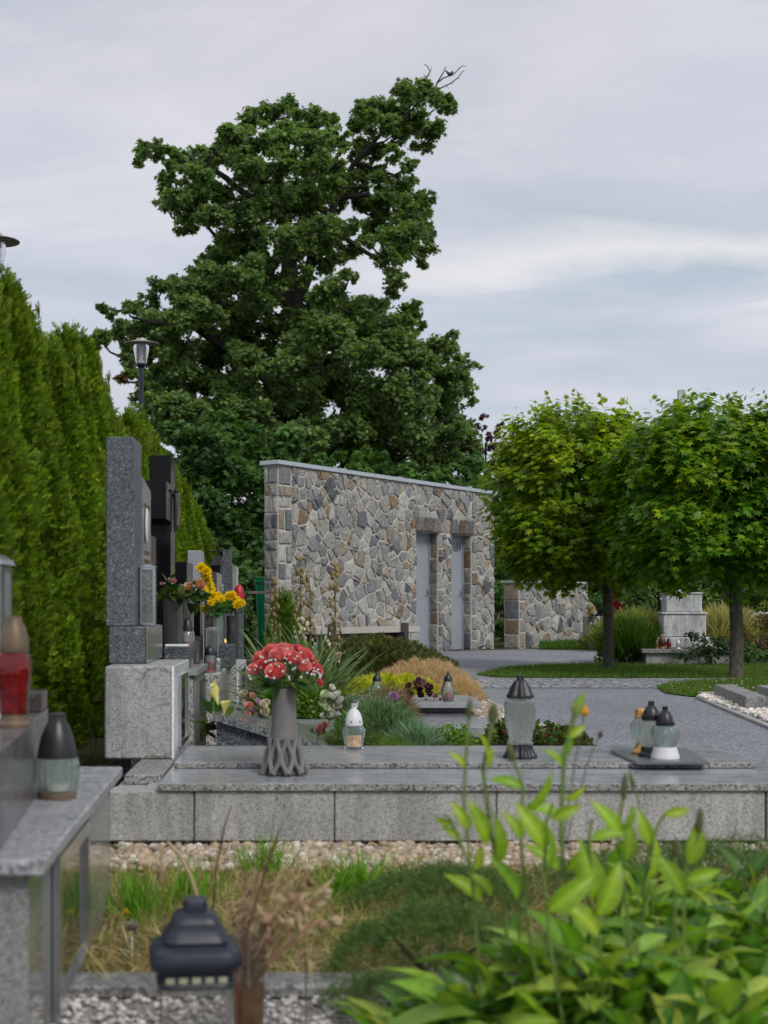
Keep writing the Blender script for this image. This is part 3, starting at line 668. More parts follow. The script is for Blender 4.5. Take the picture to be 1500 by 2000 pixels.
# stones farther down the row
def stone(label, mat, px0, px1, ptop, Y, depth, zb=0.0, name='headstone', shape='slab', facing=None, base=True):
    x0, _, z1 = at(px0, ptop, Y); x1 = at(px1, ptop, Y)[0]
    g = thing(name, label, 'headstone', ((x0 + x1) / 2, Y + depth / 2, 0))
    zb2 = .22 if base else 0
    if base: part(g, 'base', G_curb, x0 - .05, x1 + .07, Y - .1, Y + depth + .1, 0, .218, .004)
    if shape == 'slab': part(g, 'slab', mat, x0, x1, Y, Y + depth, zb2, z1, .004)
    elif shape == 'gable':
        b = MB(); ym = Y + depth / 2; P = [(Y, zb2), (Y + depth, zb2), (Y + depth, z1 - .12), (ym, z1), (Y, z1 - .12)]
        b.add([(x0, y, z) for y, z in P] + [(x1, y, z) for y, z in P], [tuple(range(5)), tuple(reversed(range(5, 10)))] + [(i, 5 + i, 5 + (i + 1) % 5, (i + 1) % 5) for i in range(5)]); b.build('slab', mat, g)
    if facing: part(g, 'facing', facing, x1 + .001, x1 + .008, Y + .005, Y + depth - .005, zb2 + .02, z1 - .01, .001)
    return g
G_lilac = granite('granite_lilac_grey', (.33, .34, .39), dark=.8, light=1.15, grain=200, rough=.5, stain=.08)
stone('plain black headstone left of the pale stele', G_black, 337, 365, 1097, 9.3, .5)
stone('narrow black polished post behind the wilting roses', G_black, 378, 391, 1158, 9.0, .25, base=False)
stone('pale lilac grey stele behind the yellow flowers', G_lilac, 366, 392, 1075, 10.5, .35)
stone('dark framed headstone with light edge behind the yellow flowers', G_brown, 393, 423, 1117, 11.8, .6, facing=G_slab)
stone('small grey brown headstone beside the dark speckled one', G_side, 425, 433, 1139, 12.8, .3)
g = stone('dark speckled granite headstone with narrower top block', G_speck, 432, 454, 1102, 14.0, .6, facing=G_slab); part(g, 'top_block', G_speck, *[at(p, 0, 14.0)[0] for p in (433, 448)], 14.1, 14.5, 1.184, 1.325, .003)
stone('black gabled headstone before the dark trees at the end of the row', G_black, 411, 430, 1083, 16.0, .9, shape='gable')
stone('thin white edged tablet at the end of the row', G_white, 456, 461, 1106, 14.9, .5)
# wrought cross at the end
b = MB(); c = at(426, 1060, 17.2); b.tube([(c[0], c[1], 0), (c[0], c[1], c[2])], .012, 6); b.tube([(c[0] - .1, c[1], c[2] - .1), (c[0] + .1, c[1], c[2] - .1)], .012, 6)
tag(b.build('iron_cross', M_black), 'thin black iron cross standing before the dark trees', 'cross')

# graves at the right edge
g = thing('granite_grave', 'granite curb frame beside the pebble strip at the right edge', 'grave', (3.5, 10.8, 0))
def beam(g, name, mat, p0, p1, w, z0, z1):
    P0, P1 = Vector(p0), Vector(p1); d = (P1 - P0).normalized(); q = Vector((-d.y, d.x)) * w
    b = MB(); b.prism([tuple(P0), tuple(P0 - q), tuple(P1 - q), tuple(P1)], z0, z1, .004); return b.build(name, mat, g)
beam(g, 'curb', G_slab_edge, (3.15, 10.3), (3.38, 11.9), .16, 0, .125)
beam(g, 'curb', G_slab_edge, (3.37, 9.9), (3.56, 11.35), .14, 0, .15)
beam(g, 'slab', G_slab, (3.53, 9.8), (3.70, 11.1), .6, 0, .20)
b = MB(); b.prism([(3.30, 12.0), (4.6, 12.0), (4.6, 12.12), (3.30, 12.12)], 0, .05, .003); b.build('end_curb', G_curb, g)

# ------------------------------------------------------------------ monument cross among the grasses
mx, my = at(1331, 0, 18.9)[0], 18.9
g = thing('cross_monument', 'tall pale stone cross on stepped square pedestal among ornamental grasses', 'monument', (mx, my, 0))
def sq(b, r, z0, z1, rot=R(38), bev=.01):
    b.prism([(mx + r * math.cos(rot + k * PI / 2), my + r * math.sin(rot + k * PI / 2)) for k in range(4)], z0, z1, bev)
s9 = 2800 / 18.9
zz9 = lambda y: H - (y - CY) / s9
b = MB(); b.prism([(mx - .6, my - .55), (mx + .55, my - .55), (mx + .55, my + .5), (mx - .6, my + .5)], 0, .16, .006); b.build('foundation', G_rough, g)
b = MB(); b.prism([(mx - .66, my - .6), (mx + .6, my - .6), (mx + .6, my + .55), (mx - .66, my + .55)], .162, .215, .006); b.build('ledge', G_slab_edge, g)
b = MB(); sq(b, .50, .216, .36, bev=.015); b.build('pedestal_step', G_monu, g)
b = MB(); sq(b, .39, .361, .655, bev=.015); sq(b, .41, .6555, .685, bev=.008); b.build('pedestal_step', G_monu, g)
b = MB(); sq(b, .325, .686, .92, bev=.012); sq(b, .34, .921, .945, bev=.006); b.build('pedestal_step', G_monu, g)
b = MB(); sq(b, .07, .946, 3.62, bev=.012); b.build('cross_shaft', G_monu, g)
b = MB(); dx, dy = math.cos(R(-7)), math.sin(R(-7)); q = (-dy * .09, dx * .09)
ax_ = [(mx - .62 * dx - q[0], my - .62 * dy - q[1]), (mx + .62 * dx - q[0], my + .62 * dy - q[1]), (mx + .62 * dx + q[0], my + .62 * dy + q[1]), (mx - .62 * dx + q[0], my - .62 * dy + q[1])]
b.prism(ax_, 2.75, 2.95, .01); b.build('cross_arm', G_monu, g)
# ------------------------------------------------------------------ foliage tools (numpy)
def nrm(v): return v / np.maximum(np.linalg.norm(v, axis=-1, keepdims=True), 1e-9)
def frames(y, n):
    y = nrm(y); x = nrm(np.cross(y, n)); z = np.cross(x, y); return np.stack([x, y, z], axis=-1)
def scatter(T, Fc, P, M, s, C, tf=None):
    T = np.asarray(T, float); Fc = np.asarray(Fc); n, k = len(P), len(T)
    s = np.asarray(s); s = s[:, None, None] if s.ndim == 1 else s[:, None, :]
    V = P[:, None, :] + np.einsum('nij,nkj->nki', M, T[None] * s)
    FF = (Fc[None] + (np.arange(n) * k)[:, None, None]).reshape(-1, Fc.shape[1])
    CC = np.repeat(C, k, axis=0)
    if tf is not None: CC = np.clip(CC * np.tile(np.asarray(tf), n)[:, None], 0, 1)
    return V.reshape(-1, 3), FF, CC
def join(parts):
    V = []; Fs = []; C = []; o = 0
    for v, f, c in parts:
        V.append(v); Fs.append(f + o); C.append(c); o += len(v)
    tri = [f for f in Fs if f.shape[1] == 3]; qd = [f for f in Fs if f.shape[1] == 4]
    out = []
    if tri: out.append(np.concatenate(tri))
    if qd: out.append(np.concatenate(qd))
    return np.concatenate(V), out, np.concatenate(C)
def cvar(rg, n, base, var=.25, hue=.12, pal=None):
    base = np.array(base)
    if pal is not None:
        pal = np.array(pal); base = pal[rg.integers(0, len(pal), n)]
    else: base = np.tile(base, (n, 1))
    k = 1 + rg.uniform(-var, var, (n, 1)); h = 1 + rg.uniform(-hue, hue, (n, 3)); return np.clip(base * k * h, 0, 1)
def rand_dir(rg, n): return nrm(rg.normal(size=(n, 3)))
# maple leaf: five pointed lobes fanned round a centre
def maple_template(droop=.18, simple=False):
    if simple: rim = [(0, -.5, .2), (-1, -.02, .62), (-.26, .12, .3), (-.62, .62, .75), (-.14, .40, .4), (0, 1, 1)]
    rimL = [(-.06, -.30), (-.52, -.20), (-.28, .04), (-.60, .38), (-.17, .30), (0, .72)] if not simple else [(-.05, -.30), (-.5, -.05), (-.27, .08), (-.45, .45), (-.14, .30), (0, .72)]
    rimR = [(-x, y) for x, y in reversed(rimL[:-1])]
    rim = rimL + rimR; T = [(0, 0, .0)] + [(x, y, -droop * (x * x + y * y) - .03 * abs(x)) for x, y in rim]
    n = len(rim); Fc = [(0, 1 + (i + 1) % n, 1 + i) for i in range(n)]; return np.array(T), np.array(Fc)
MT, MF = maple_template()
def oval_template(w=.5, fold=.15, rows=5, curl=.25, tip=.9):
    T = []; 
    for i in range(rows + 1):
        t = i / rows; hw = w * .5 * math.sin(PI * min(1, t ** tip)) ** .8 if 0 < t < 1 else 0.0
        z = -curl * t * t
        T += [(-hw, t, z + hw * fold * 2), (0, t, z), (hw, t, z + hw * fold * 2)]
    Fc = []
    for i in range(rows):
        a_ = i * 3; Fc += [(a_, a_ + 1, a_ + 4, a_ + 3), (a_ + 1, a_ + 2, a_ + 5, a_ + 4)]
    return np.array(T), np.array(Fc)
def blade_template(rows=3, curl=.35, w=1.0):
    T = []
    for i in range(rows): t = i / rows; T += [(-w * .5 * (1 - t * .6), t, -curl * t * t), (w * .5 * (1 - t * .6), t, -curl * t * t)]
    T.append((0, 1, -curl)); Fc = []
    for i in range(rows - 1): a_ = 2 * i; Fc += [(a_, a_ + 1, a_ + 3), (a_, a_ + 3, a_ + 2)]
    a_ = 2 * (rows - 1); Fc.append((a_, a_ + 1, a_ + 2)); return np.array(T), np.array(Fc)
BT, BF = blade_template()
def mesh_obj(name, parts, mat, parent=None, off=(0, 0, 0)):
    V, Fs, C = join(parts); me = raw_mesh(name, V - np.array(off), Fs, mat, C); return put(name, me, parent)
def top_obj(name, parts, mat, org):
    V, Fs, C = join(parts); me = raw_mesh(name, V - np.array(org), Fs, mat, C); return put(name, me, None, org)

# ------------------------------------------------------------------ thuja hedge
def frond_template():
    T = [(0, 0, 0)]; Fc = []
    def lobe(a_, x0, y0, l, w):
        i = len(T); dx, dy = math.sin(a_), math.cos(a_)
        T.extend([(x0 - dy * w, y0 + dx * w, 0), (x0 + dy * w, y0 - dx * w, 0), (x0 + dx * l, y0 + dy * l, .04)]); Fc.append((i, i + 1, i + 2))
    lobe(0, 0, 0, 1.0, .06)
    for y, a_, l in ((.08, .85, .55), (.28, .75, .5), (.5, .65, .38), (.7, .5, .26)):
        lobe(a_, 0, y, l, .065); lobe(-a_, 0, y + .05, l, .065)
    return np.array(T), np.array(Fc)
FT, FF_ = frond_template()
def thuja_mesh(name, seed, h, r, n=15000, pal=None, blunt=.8):
    rg = np.random.default_rng(seed); M = 190
    prof = lambda t: r * np.clip(1.05 - .3 * t, 0, 2) * np.clip((1.02 - t) / (.55), 0, 1) ** .8
    tz = rg.uniform(0, 1, M) ** .9; th = rg.uniform(0, 2 * PI, M)
    cr = prof(tz) * (rg.uniform(.78, 1.0, M) * (.93 + .09 * np.cos(th * 5 + seed))); cc = np.stack([cr * np.cos(th), cr * np.sin(th), tz * h * .97], 1)
    cs = rg.uniform(.055, .095, M); 
    k = rg.integers(0, M, n); d = rand_dir(rg, n)
    out = np.stack([np.cos(th[k]), np.sin(th[k]), np.zeros(n)], 1)
    d = nrm(d + out * .55 + np.array([0, 0, .25]))
    P = cc[k] + d * (cs[k] * rg.uniform(.65, 1.08, n))[:, None] * np.array([1, 1, 3.0])
    P[:, 2] = np.maximum(P[:, 2], .02)
    rad = nrm(P * np.array([1, 1, 0]) + 1e-6)
    y = nrm(rad * rg.uniform(.25, 1.0, (n, 1)) + np.array([0, 0, 1]) * rg.uniform(.35, 1.0, (n, 1)) + rg.normal(size=(n, 3)) * .28)
    nr = nrm(np.cross(rad, [0, 0, 1]) + rg.normal(size=(n, 3)) * .5 + rad * .25)
    cl = rg.uniform(.7, 1.3, M)
    pal = pal or [(.15, .25, .010), (.12, .21, .012), (.19, .29, .014), (.085, .16, .012)]
    C = cvar(rg, n, 0, .25, .08, pal) * cl[k][:, None]
    parts = [scatter(FT, FF_, P, frames(y, nr), rg.uniform(.030, .056, n), C)]
    # inner twiggy mass
    m = 7000; t = rg.uniform(0, .93, m); a_ = rg.uniform(0, 2 * PI, m); rr = prof(t) * rg.uniform(.55, .82, m)
    P2 = np.stack([rr * np.cos(a_), rr * np.sin(a_), t * h], 1)
    o2 = np.stack([np.cos(a_), np.sin(a_), np.zeros(m)], 1); parts.append(scatter(FT * np.array([1.3, 1, 1]), FF_, P2, frames(o2 * .5 + rand_dir(rg, m) * .35 + [0, 0, 1], rand_dir(rg, m)), rg.uniform(.06, .1, m), cvar(rg, m, (.085, .13, .012), .3)))
    # leading shoots
    m = 240; a_ = rg.uniform(0, 2 * PI, m); rr = r * .55 * np.sqrt(rg.uniform(0, 1, m)); base_z = h * (1 - .22 * (rr / r) - .05)
    sh = rg.integers(0, 14, m); sx = rg.uniform(-r * .45, r * .45, 14); sy = rg.uniform(-r * .45, r * .45, 14); up = rg.uniform(0, 1, m)
    P3 = np.stack([sx[sh], sy[sh], h * .93 + up * rg.uniform(.08, .24, 14)[sh] - (sx[sh] ** 2 + sy[sh] ** 2) * 1.2], 1)
    parts.append(scatter(FT * np.array([.6, 1, 1]), FF_, P3, frames(rand_dir(rg, m) * .35 + [0, 0, 1], rand_dir(rg, m)), rg.uniform(.04, .07, m), cvar(rg, m, (.17, .22, .02), .3)))
    V, Fs, C = join(parts); return raw_mesh(name, V, Fs, LT, C)
variants = [thuja_mesh('thuja_foliage', s, 2.6, .37, 52000) for s in (1, 2, 3, 4)]
def hedge_h(Y):
    return float(np.interp(Y, [4, 6.2, 6.8, 7.4, 8.1, 8.8, 9.4, 10.2, 10.7, 11.2, 12.0, 13.2, 14.0, 14.7, 17.3, 19.5, 21.5], [2.3, 2.33, 2.36, 2.32, 2.32, 2.24, 2.42, 2.62, 2.36, 2.2, 2.30, 2.46, 2.42, 2.34, 2.2, 2.02, 1.8]))
trunk_me = None
Y = 4.9; i = 0; rh = random.Random(5)
while Y < 21.8:
    t = thing('thuja', 'green columnar thuja standing in the tall evergreen hedge row behind the graves', 'thuja', (-1.60 + rh.uniform(-.04, .04), Y, 0), rh.uniform(0, 6.28), 'thujas of the evergreen hedge')
    t.scale = (1, 1, 1)
    fo = put('foliage', variants[i % 4], t); k = hedge_h(Y) / 2.6 * rh.uniform(.98, 1.03); fo.scale = (rh.uniform(.98, 1.1), rh.uniform(.98, 1.1), k)
    if trunk_me is None:
        b = MB(); b.tube([(0, 0, 0), (0, 0, 1.9)], [.035, .01], 6); trunk_me = b.mesh('trunk', M_bark)
    put('trunk', trunk_me, t); Y += .62; i += 1

# ------------------------------------------------------------------ broadleaf trees from leaf clusters
def cluster_leaves(rg, cen, rad, dens=1.0, size=.12, pal=None, up=.55, flat=.8, shell=.55, T=MT, Fc=MF, szv=.25, droop=.35):
    """cen (m,3), rad (m,) ; leaves layered over the outer part of every cluster"""
    cnt = np.maximum(6, (rad ** 2 * 4 * PI * .62 / (size * size * .55) * dens)).astype(int)
    k = np.repeat(np.arange(len(cen)), cnt); n = len(k)
    d = rand_dir(rg, n); d[:, 2] = np.where(d[:, 2] < -.2, d[:, 2] * -rg.choice([1, -1], n, p=[.5, .5]), d[:, 2]); d = nrm(d)
    rr = rad[k] * rg.uniform(shell, 1.08, n); wob = 1 + .22 * np.sin(d[:, 0] * 7 + k) * np.sin(d[:, 2] * 6 + k * 2)
    P = cen[k] + d * (rr * wob)[:, None] * np.array([1, 1, flat])
    y = nrm(d * np.array([1, 1, .35]) + rg.normal(size=(n, 3)) * .45 + np.array([0, 0, -droop]))
    nr = nrm(d * .5 + np.array([0, 0, 1]) * up + rg.normal(size=(n, 3)) * .38)
    tint = rg.uniform(.82, 1.18, len(cen)); C = cvar(rg, n, 0, .22, .07, pal) * tint[k][:, None]
    return scatter(T, Fc, P, frames(y, nr), size * (1 + rg.uniform(-szv, szv, n)), C)
BIG = '''565 208 26;532 226 32;492 232 30;452 262 32;424 303 34;385 312 34;345 305 26;305 298 26;277 292 18;272 315 16;335 338 26;330 372 28;320 398 20;365 392 40;358 440 24;415 372 44;412 425 36;390 340 34
470 298 40;515 282 42;556 262 36;602 232 28;648 236 20;618 268 36;664 272 32;716 206 28;702 240 32;748 222 36;788 186 32;828 184 34;862 202 24;876 212 14;800 236 38;845 250 28;826 284 22;770 262 28;768 300 20;802 324 18;740 296 18
556 318 36;612 326 40;655 322 30;500 345 42;546 396 46;602 392 48;650 368 30;702 366 30;745 350 24;788 360 28;832 386 20;762 402 38;812 418 40;836 458 20;784 462 44;822 488 24;826 515 14;738 452 34;762 505 32;772 545 24;766 575 18
482 420 42;442 472 38;500 482 48;424 500 32;404 528 26;556 470 46;620 462 46;668 452 30;682 492 26;642 512 34;528 540 40;470 542 48;422 560 42;600 540 30;572 600 34;575 640 34;560 560 26;640 440 34;650 400 30;684 540 18;650 578 40;610 600 26;520 596 36
706 330 22;742 336 20;722 292 26;684 346 24;702 402 22;742 424 24;716 470 20;700 300 24;756 462 24;690 440 20;640 340 26;735 400 20;265 690 32;290 742 34;322 792 36;268 728 22;300 832 34;334 812 36;252 704 16;286 782 24;590 720 46;602 650 44;585 790 46;598 860 46;575 690 40;322 560 30;358 576 36;292 592 30;252 604 22;214 612 18;198 600 10;232 642 30;192 660 20;272 646 36;332 636 42;392 616 46;452 620 46;302 692 26;246 694 18;182 680 14;352 696 44;412 686 46;470 680 46;236 742 8
700 618 46;742 640 42;784 640 34;812 596 12;822 636 14;806 612 10;640 660 56;582 682 48;532 640 34;792 690 46;834 700 34;872 678 24;882 652 14;904 706 20;932 714 9;872 742 40;908 756 20;922 785 12
502 722 50;444 752 40;384 742 36;336 740 26;300 772 30;356 800 46;432 812 48;640 750 56;702 702 54;722 782 56;792 770 56;852 790 44;562 780 54;492 800 46;582 850 56;662 842 56;742 852 56;812 852 46;872 850 40;906 826 22;500 872 56;422 872 46;372 880 46;342 850 34;326 900 30
602 930 50;552 900 50;700 905 46;450 930 50;772 905 40;850 900 40;905 880 34;930 915 30'''
cl = np.array([[float(v) for v in s.split()] for ln in BIG.split('\n') for s in ln.split(';')])
rg = np.random.default_rng(21)
TY = 32.0
def cluster_world(cl, Y0, depth, rg, k=1.0):
    cx, cy = 600, 640
    half = np.sqrt(np.clip(1 - ((cl[:, 0] - cx) / 420) ** 2 * .8, .1, 1)) * depth
    Yc = Y0 + rg.uniform(-1.15, .85, len(cl)) * half
    X = (cl[:, 0] - CX) * Yc / F; Z = H - (cl[:, 1] - CY) * Yc / F; return np.stack([X, Yc, Z], 1), cl[:, 2] * Yc / F * k
P1, R1 = cluster_world(cl, TY, 1.9, rg, 1.0)
inner = cl[(cl[:, 2] > 34)]; in2 = inner.copy(); in2[:, :2] += rg.uniform(-22, 22, (len(in2), 2)); P2, R2 = cluster_world(in2, TY + .8, 2.2, rg, .9)
low = cl[(cl[:, 2] > 30) & (cl[:, 1] > 600)].copy(); low[:, :2] += rg.uniform(-30, 30, (len(low), 2)); P3, R3 = cluster_world(low, TY + 1.5, 2.4, rg, .95)
# split clusters into sprays so that outlines break up
def sprays(P, Rr, rg, m=13, k=.42):
    n = len(P); d = rand_dir(rg, n * m) * np.array([1, 1, .8]); Q = np.repeat(P, m, 0) + d * np.repeat(Rr, m)[:, None] * .8 * rg.uniform(.4, 1.32, (n * m, 1))
    return Q, np.repeat(Rr, m) * k * rg.uniform(.7, 1.25, n * m)
allP = []; allR = []
for P, Rr in ((P1, R1), (P2, R2), (P3, R3)):
    q, r = sprays(P, Rr, rg); allP.append(q); allR.append(r)
allP = np.concatenate(allP); allR = np.concatenate(allR)
palB = [(.155, .25, .08), (.19, .295, .09), (.13, .215, .075), (.225, .325, .09), (.145, .24, .11)]
tree = thing('maple_tree', 'huge dark green maple with irregular open crown behind the stone building', 'tree', (.0, TY, 0))
crown = [cluster_leaves(rg, allP, allR, 1.6, .086, palB, up=.5, flat=.8, shell=.05, szv=.45)]
RC_ = np.array([[*at(240, 742, TY - 1)]]); q, r = sprays(RC_, np.array([.18]), rg, 5, .6)
crown.append(cluster_leaves(rg, q, r, 1.4, .11, [(.12, .07, .03), (.16, .09, .04)], shell=.3))
mesh_obj('crown', crown, LF, tree, (.0, TY, 0))
b = MB()
LIMB = []
def limb(b, pts, r0, r1, Y0=TY + .3, dy=0, wig=.0):
    P = []; m = len(pts)
    for i, (x, y) in enumerate(pts): P.append(at(x, y, Y0 + dy * i / max(1, m - 1)))
    # resample smooth
    Q = []
    for i in range(m - 1):
        for t in (0, .34, .67): Q.append(tuple(P[i][k] + (P[i + 1][k] - P[i][k]) * t + (random.uniform(-wig, wig) if t else 0) for k in range(3)))
    Q.append(P[-1]); LIMB.extend(Q); b.tube(Q, [r0 + (r1 - r0) * i / (len(Q) - 1) for i in range(len(Q))], 7); return Q
limb(b, [(598, 1250), (594, 1050), (588, 850), (578, 700), (570, 600)], .36, .19)
limb(b, [(570, 610), (560, 500), (548, 420), (545, 330), (560, 230)], .14, .03, wig=.05)
limb(b, [(572, 620), (600, 540), (640, 440), (655, 390), (690, 320), (745, 260), (820, 190)], .15, .02, dy=-.4, wig=.05)
limb(b, [(575, 640), (572, 540), (575, 470), (600, 380), (612, 260)], .16, .03, dy=.5, wig=.05)
limb(b, [(548, 420), (480, 380), (430, 340), (350, 300), (268, 274)], .11, .015, dy=.4, wig=.06)
limb(b, [(545, 330), (575, 290), (600, 250)], .06, .02, wig=.03)
limb(b, [(655, 390), (720, 380), (770, 420), (800, 480)], .08, .02, dy=-.6, wig=.05)
limb(b, [(690, 320), (730, 330), (790, 350)], .06, .015, wig=.04); limb(b, [(640, 440), (710, 490), (760, 530), (745, 520)], .07, .015, wig=.04)
limb(b, [(586, 800), (480, 700), (380, 640), (260, 620)], .16, .03, dy=-.8, wig=.06)
limb(b, [(586, 780), (700, 680), (790, 620), (812, 590)], .16, .015, dy=.6, wig=.06)
limb(b, [(590, 880), (720, 790), (850, 720), (925, 712)], .16, .02, dy=-.5, wig=.06)
limb(b, [(590, 900), (480, 820), (360, 780), (300, 760)], .14, .02, dy=.5, wig=.06); limb(b, [(570, 600), (500, 520), (430, 470), (380, 420)], .1, .02, dy=-.5, wig=.05)
LIMB = np.array(LIMB); conn = list(LIMB); todo = list(range(len(P1))); D0 = [(np.linalg.norm(LIMB - P1[q_], axis=1).min(), q_) for q_ in todo]
for _, q_ in sorted(D0):
    p_ = P1[q_]; A_ = np.array(conn); a_ = A_[np.argmin(np.linalg.norm(A_ - p_, axis=1) + np.maximum(0, A_[:, 2] - p_[2]) * .8)]
    mid = (a_ + p_) / 2 + np.array([random.uniform(-.08, .08), 0, -.06]); b.tube([tuple(a_), tuple(mid), tuple(p_)], [.032, .024, .010], 5); conn.append(p_)
b.build('trunk', M_bark_dark, tree)
b = MB()     # bare twigs at the very top right
TB = TY - .4
def twig(pts, r): b.tube([at(x, y, TB) for x, y in pts], [r * (1 - .6 * i / (len(pts) - 1)) for i in range(len(pts))], 4)
twig([(820, 200), (832, 165), (834, 150), (840, 140), (836, 131), (829, 125)], .02); twig([(834, 152), (826, 143)], .008); twig([(838, 142), (843, 135), (843, 129)], .008); twig([(834, 150), (842, 146)], .007)
twig([(845, 200), (853, 163), (862, 148), (867, 140), (871, 130)], .02); twig([(853, 163), (865, 153), (876, 149), (886, 145), (895, 136), (902, 129), (911, 130)], .016); twig([(902, 129), (905, 127)], .006)
twig([(855, 175), (865, 170), (880, 163), (893, 153), (900, 145), (903, 139), (908, 139)], .016); twig([(880, 163), (887, 163)], .007); twig([(872, 168), (877, 173)], .007); twig([(893, 153), (898, 154)], .006); twig([(895, 136), (897, 131)], .006); twig([(866, 152), (862, 158)], .006)
b.build('bare_branch', M_bark_dark, tree)
bird = thing('bird', 'small dark bird perched on a bare twig at the top of the big maple', 'bird', at(880, 146, TB))
b = MB(); s_ = TB / F
def bp(x, y, d=0): p = at(x, y, TB); return (p[0], p[1] + d, p[2])
b.tube([bp(872, 139), bp(875, 143), bp(878, 145), bp(881, 145.5), bp(883, 143), bp(884.5, 141.2)], [.012, .03, .045, .043, .032, .01], 8); b.ball(bp(883.2, 141.6), .032, 8, 6); b.tube([bp(884.3, 141.5), bp(886, 141.9)], [.012, .002], 5); b.tube([bp(874, 142), bp(870, 137.5)], [.02, .012], 6)
b.tube([bp(879.5, 146), bp(879.5, 148.5)], .004, 4)
body = b.build('body', M_black, bird, smooth=True)

# ------------------------------------------------------------------ background trees and shrubs
def px_tree(name, label, cat, Y, clusters, pal, size, dens=1.0, mat=LF, depth=.8, trunk=None, group=None, T=MT, Fc=MF, m=6, k=.5, up=.6, shell=.3, flat=.8, base=None, seed=0, lean=0):
    rg = np.random.default_rng(seed + int(Y * 7)); cl = np.array(clusters, float)
    Yc = Y + rg.uniform(-depth, depth, len(cl)); P = np.stack([(cl[:, 0] - CX) * Yc / F, Yc, np.maximum(.05, H - (cl[:, 1] - CY) * Yc / F)], 1); Rr = cl[:, 2] * Yc / F
    bx = (base if base is not None else cl[:, 0].mean()); o = (at(bx, 0, Y)[0], Y, 0)
    t = thing(name, label, cat, o, 0, group); q, r = sprays(P, Rr, rg, m, k)
    q[:, 2] = np.maximum(q[:, 2], .04)
    mesh_obj('crown' if cat == 'tree' else 'foliage', [cluster_leaves(rg, q, r, dens, size, pal, up=up, shell=shell, T=T, Fc=Fc, flat=flat)], mat, t, o)
    b = MB(); tr = trunk or .05; hh = float(P[:, 2].mean())
    b.tube([(o[0], o[1], 0), (o[0] + .02, o[1], hh * .6), (float(P[:, 0].mean()), o[1], hh)], [tr, tr * .7, tr * .3], 7)
    for p in P[::2]: b.tube([(o[0], o[1], hh * .5), tuple((np.array([o[0], o[1], hh * .75]) + p) / 2), tuple(p)], [tr * .4, tr * .25, tr * .1], 5)
    b.build('trunk' if cat == 'tree' else 'stem', M_bark_dark, t); return t
palD = [(.08, .17, .05), (.1, .2, .055), (.12, .23, .065), (.065, .14, .048)]
px_tree('maple_tree', 'dark young maple between the hedge end and the stone building', 'tree', 27.5, [(345, 850, 34), (400, 870, 44), (460, 850, 46), (430, 930, 54), (500, 930, 50), (370, 930, 46), (400, 1000, 54), (470, 1010, 56), (520, 1000, 44), (420, 1080, 50), (490, 1090, 54), (450, 1150, 50), (500, 1170, 44), (540, 900, 34), (560, 860, 34), (380, 1060, 40), (350, 980, 36), (430, 1040, 50), (415, 1100, 46), (440, 1190, 46), (400, 1150, 40), (470, 1060, 46), (530, 1100, 40)], palD, .12, 1.3, trunk=.1, depth=1.1, seed=3, m=11, k=.6)
px_tree('maple_tree', 'bushy dark maple whose top shows above the metal roof edge', 'tree', 28.5, [(640, 905, 34), (700, 910, 36), (760, 920, 38), (820, 930, 38), (870, 940, 34), (600, 950, 40), (660, 980, 44), (740, 990, 44), (820, 1010, 44), (900, 930, 34), (930, 960, 34), (930, 1020, 36), (880, 1000, 40), (960, 1080, 34), (965, 1160, 34), (960, 1220, 30)], [(.08, .17, .04), (.09, .19, .045), (.06, .135, .035)], .12, 1.2, trunk=.1, depth=1.0, seed=4)
px_tree('shrub', 'fresh green maple shoot peeping above the roof edge at the left', 'shrub', 25.2, [(626, 893, 12), (622, 912, 18), (636, 925, 16), (630, 960, 18)], [(.09, .2, .04), (.11, .22, .045)], .11, 1.2, trunk=.03, depth=.2, seed=5)
px_tree('shrub', 'fresh green maple shoot peeping above the middle of the roof edge', 'shrub', 26.0, [(700, 895, 16), (690, 915, 20), (712, 920, 20), (715, 880, 9), (700, 960, 22)], [(.09, .2, .04), (.11, .22, .045)], .11, 1.2, trunk=.03, depth=.2, seed=6)
px_tree('shrub', 'fresh green maple shoot peeping above the right of the roof edge', 'shrub', 27.0, [(790, 915, 14), (806, 930, 18), (840, 935, 14), (860, 950, 12), (810, 980, 20)], [(.09, .2, .04), (.11, .22, .045)], .11, 1.2, trunk=.03, depth=.2, seed=7)
px_tree('plum_tree', 'purple leaved plum tree rising beyond the stone building', 'tree', 33, [(905, 870, 13), (918, 850, 10), (940, 835, 12), (945, 815, 8), (950, 855, 14), (930, 880, 18), (975, 828, 9), (972, 850, 11), (965, 875, 16), (985, 880, 10), (900, 895, 14), (1000, 890, 12), (950, 905, 20)], [(.11, .05, .08), (.14, .065, .1), (.08, .04, .065)], .085, 1.0, trunk=.06, depth=.6, m=5, k=.55, seed=8)
px_tree('tree', 'dark green tree between the stone building and the first round maple', 'tree', 30, [(905, 900, 24), (940, 910, 30), (980, 915, 30), (960, 960, 34), (1000, 980, 40), (980, 1050, 44), (985, 1120, 40), (1000, 1180, 44), (975, 1230, 34), (1040, 1080, 40), (1040, 940, 40), (1080, 1000, 44)], palD, .11, 1.2, trunk=.1, seed=9)
OT, OF = oval_template(.45, .1, 3, .15)
palS = [(.08, .15, .04), (.1, .18, .045), (.12, .2, .05), (.06, .12, .035)]
px_tree('shrub', 'dark evergreen shrub at the right end of the low stone wall', 'shrub', 30.5, [(1150, 1180, 34), (1180, 1200, 40), (1170, 1240, 34), (1120, 1190, 30), (1200, 1150, 30)], palD, .07, 1.4, LS, T=OT, Fc=OF, seed=10)
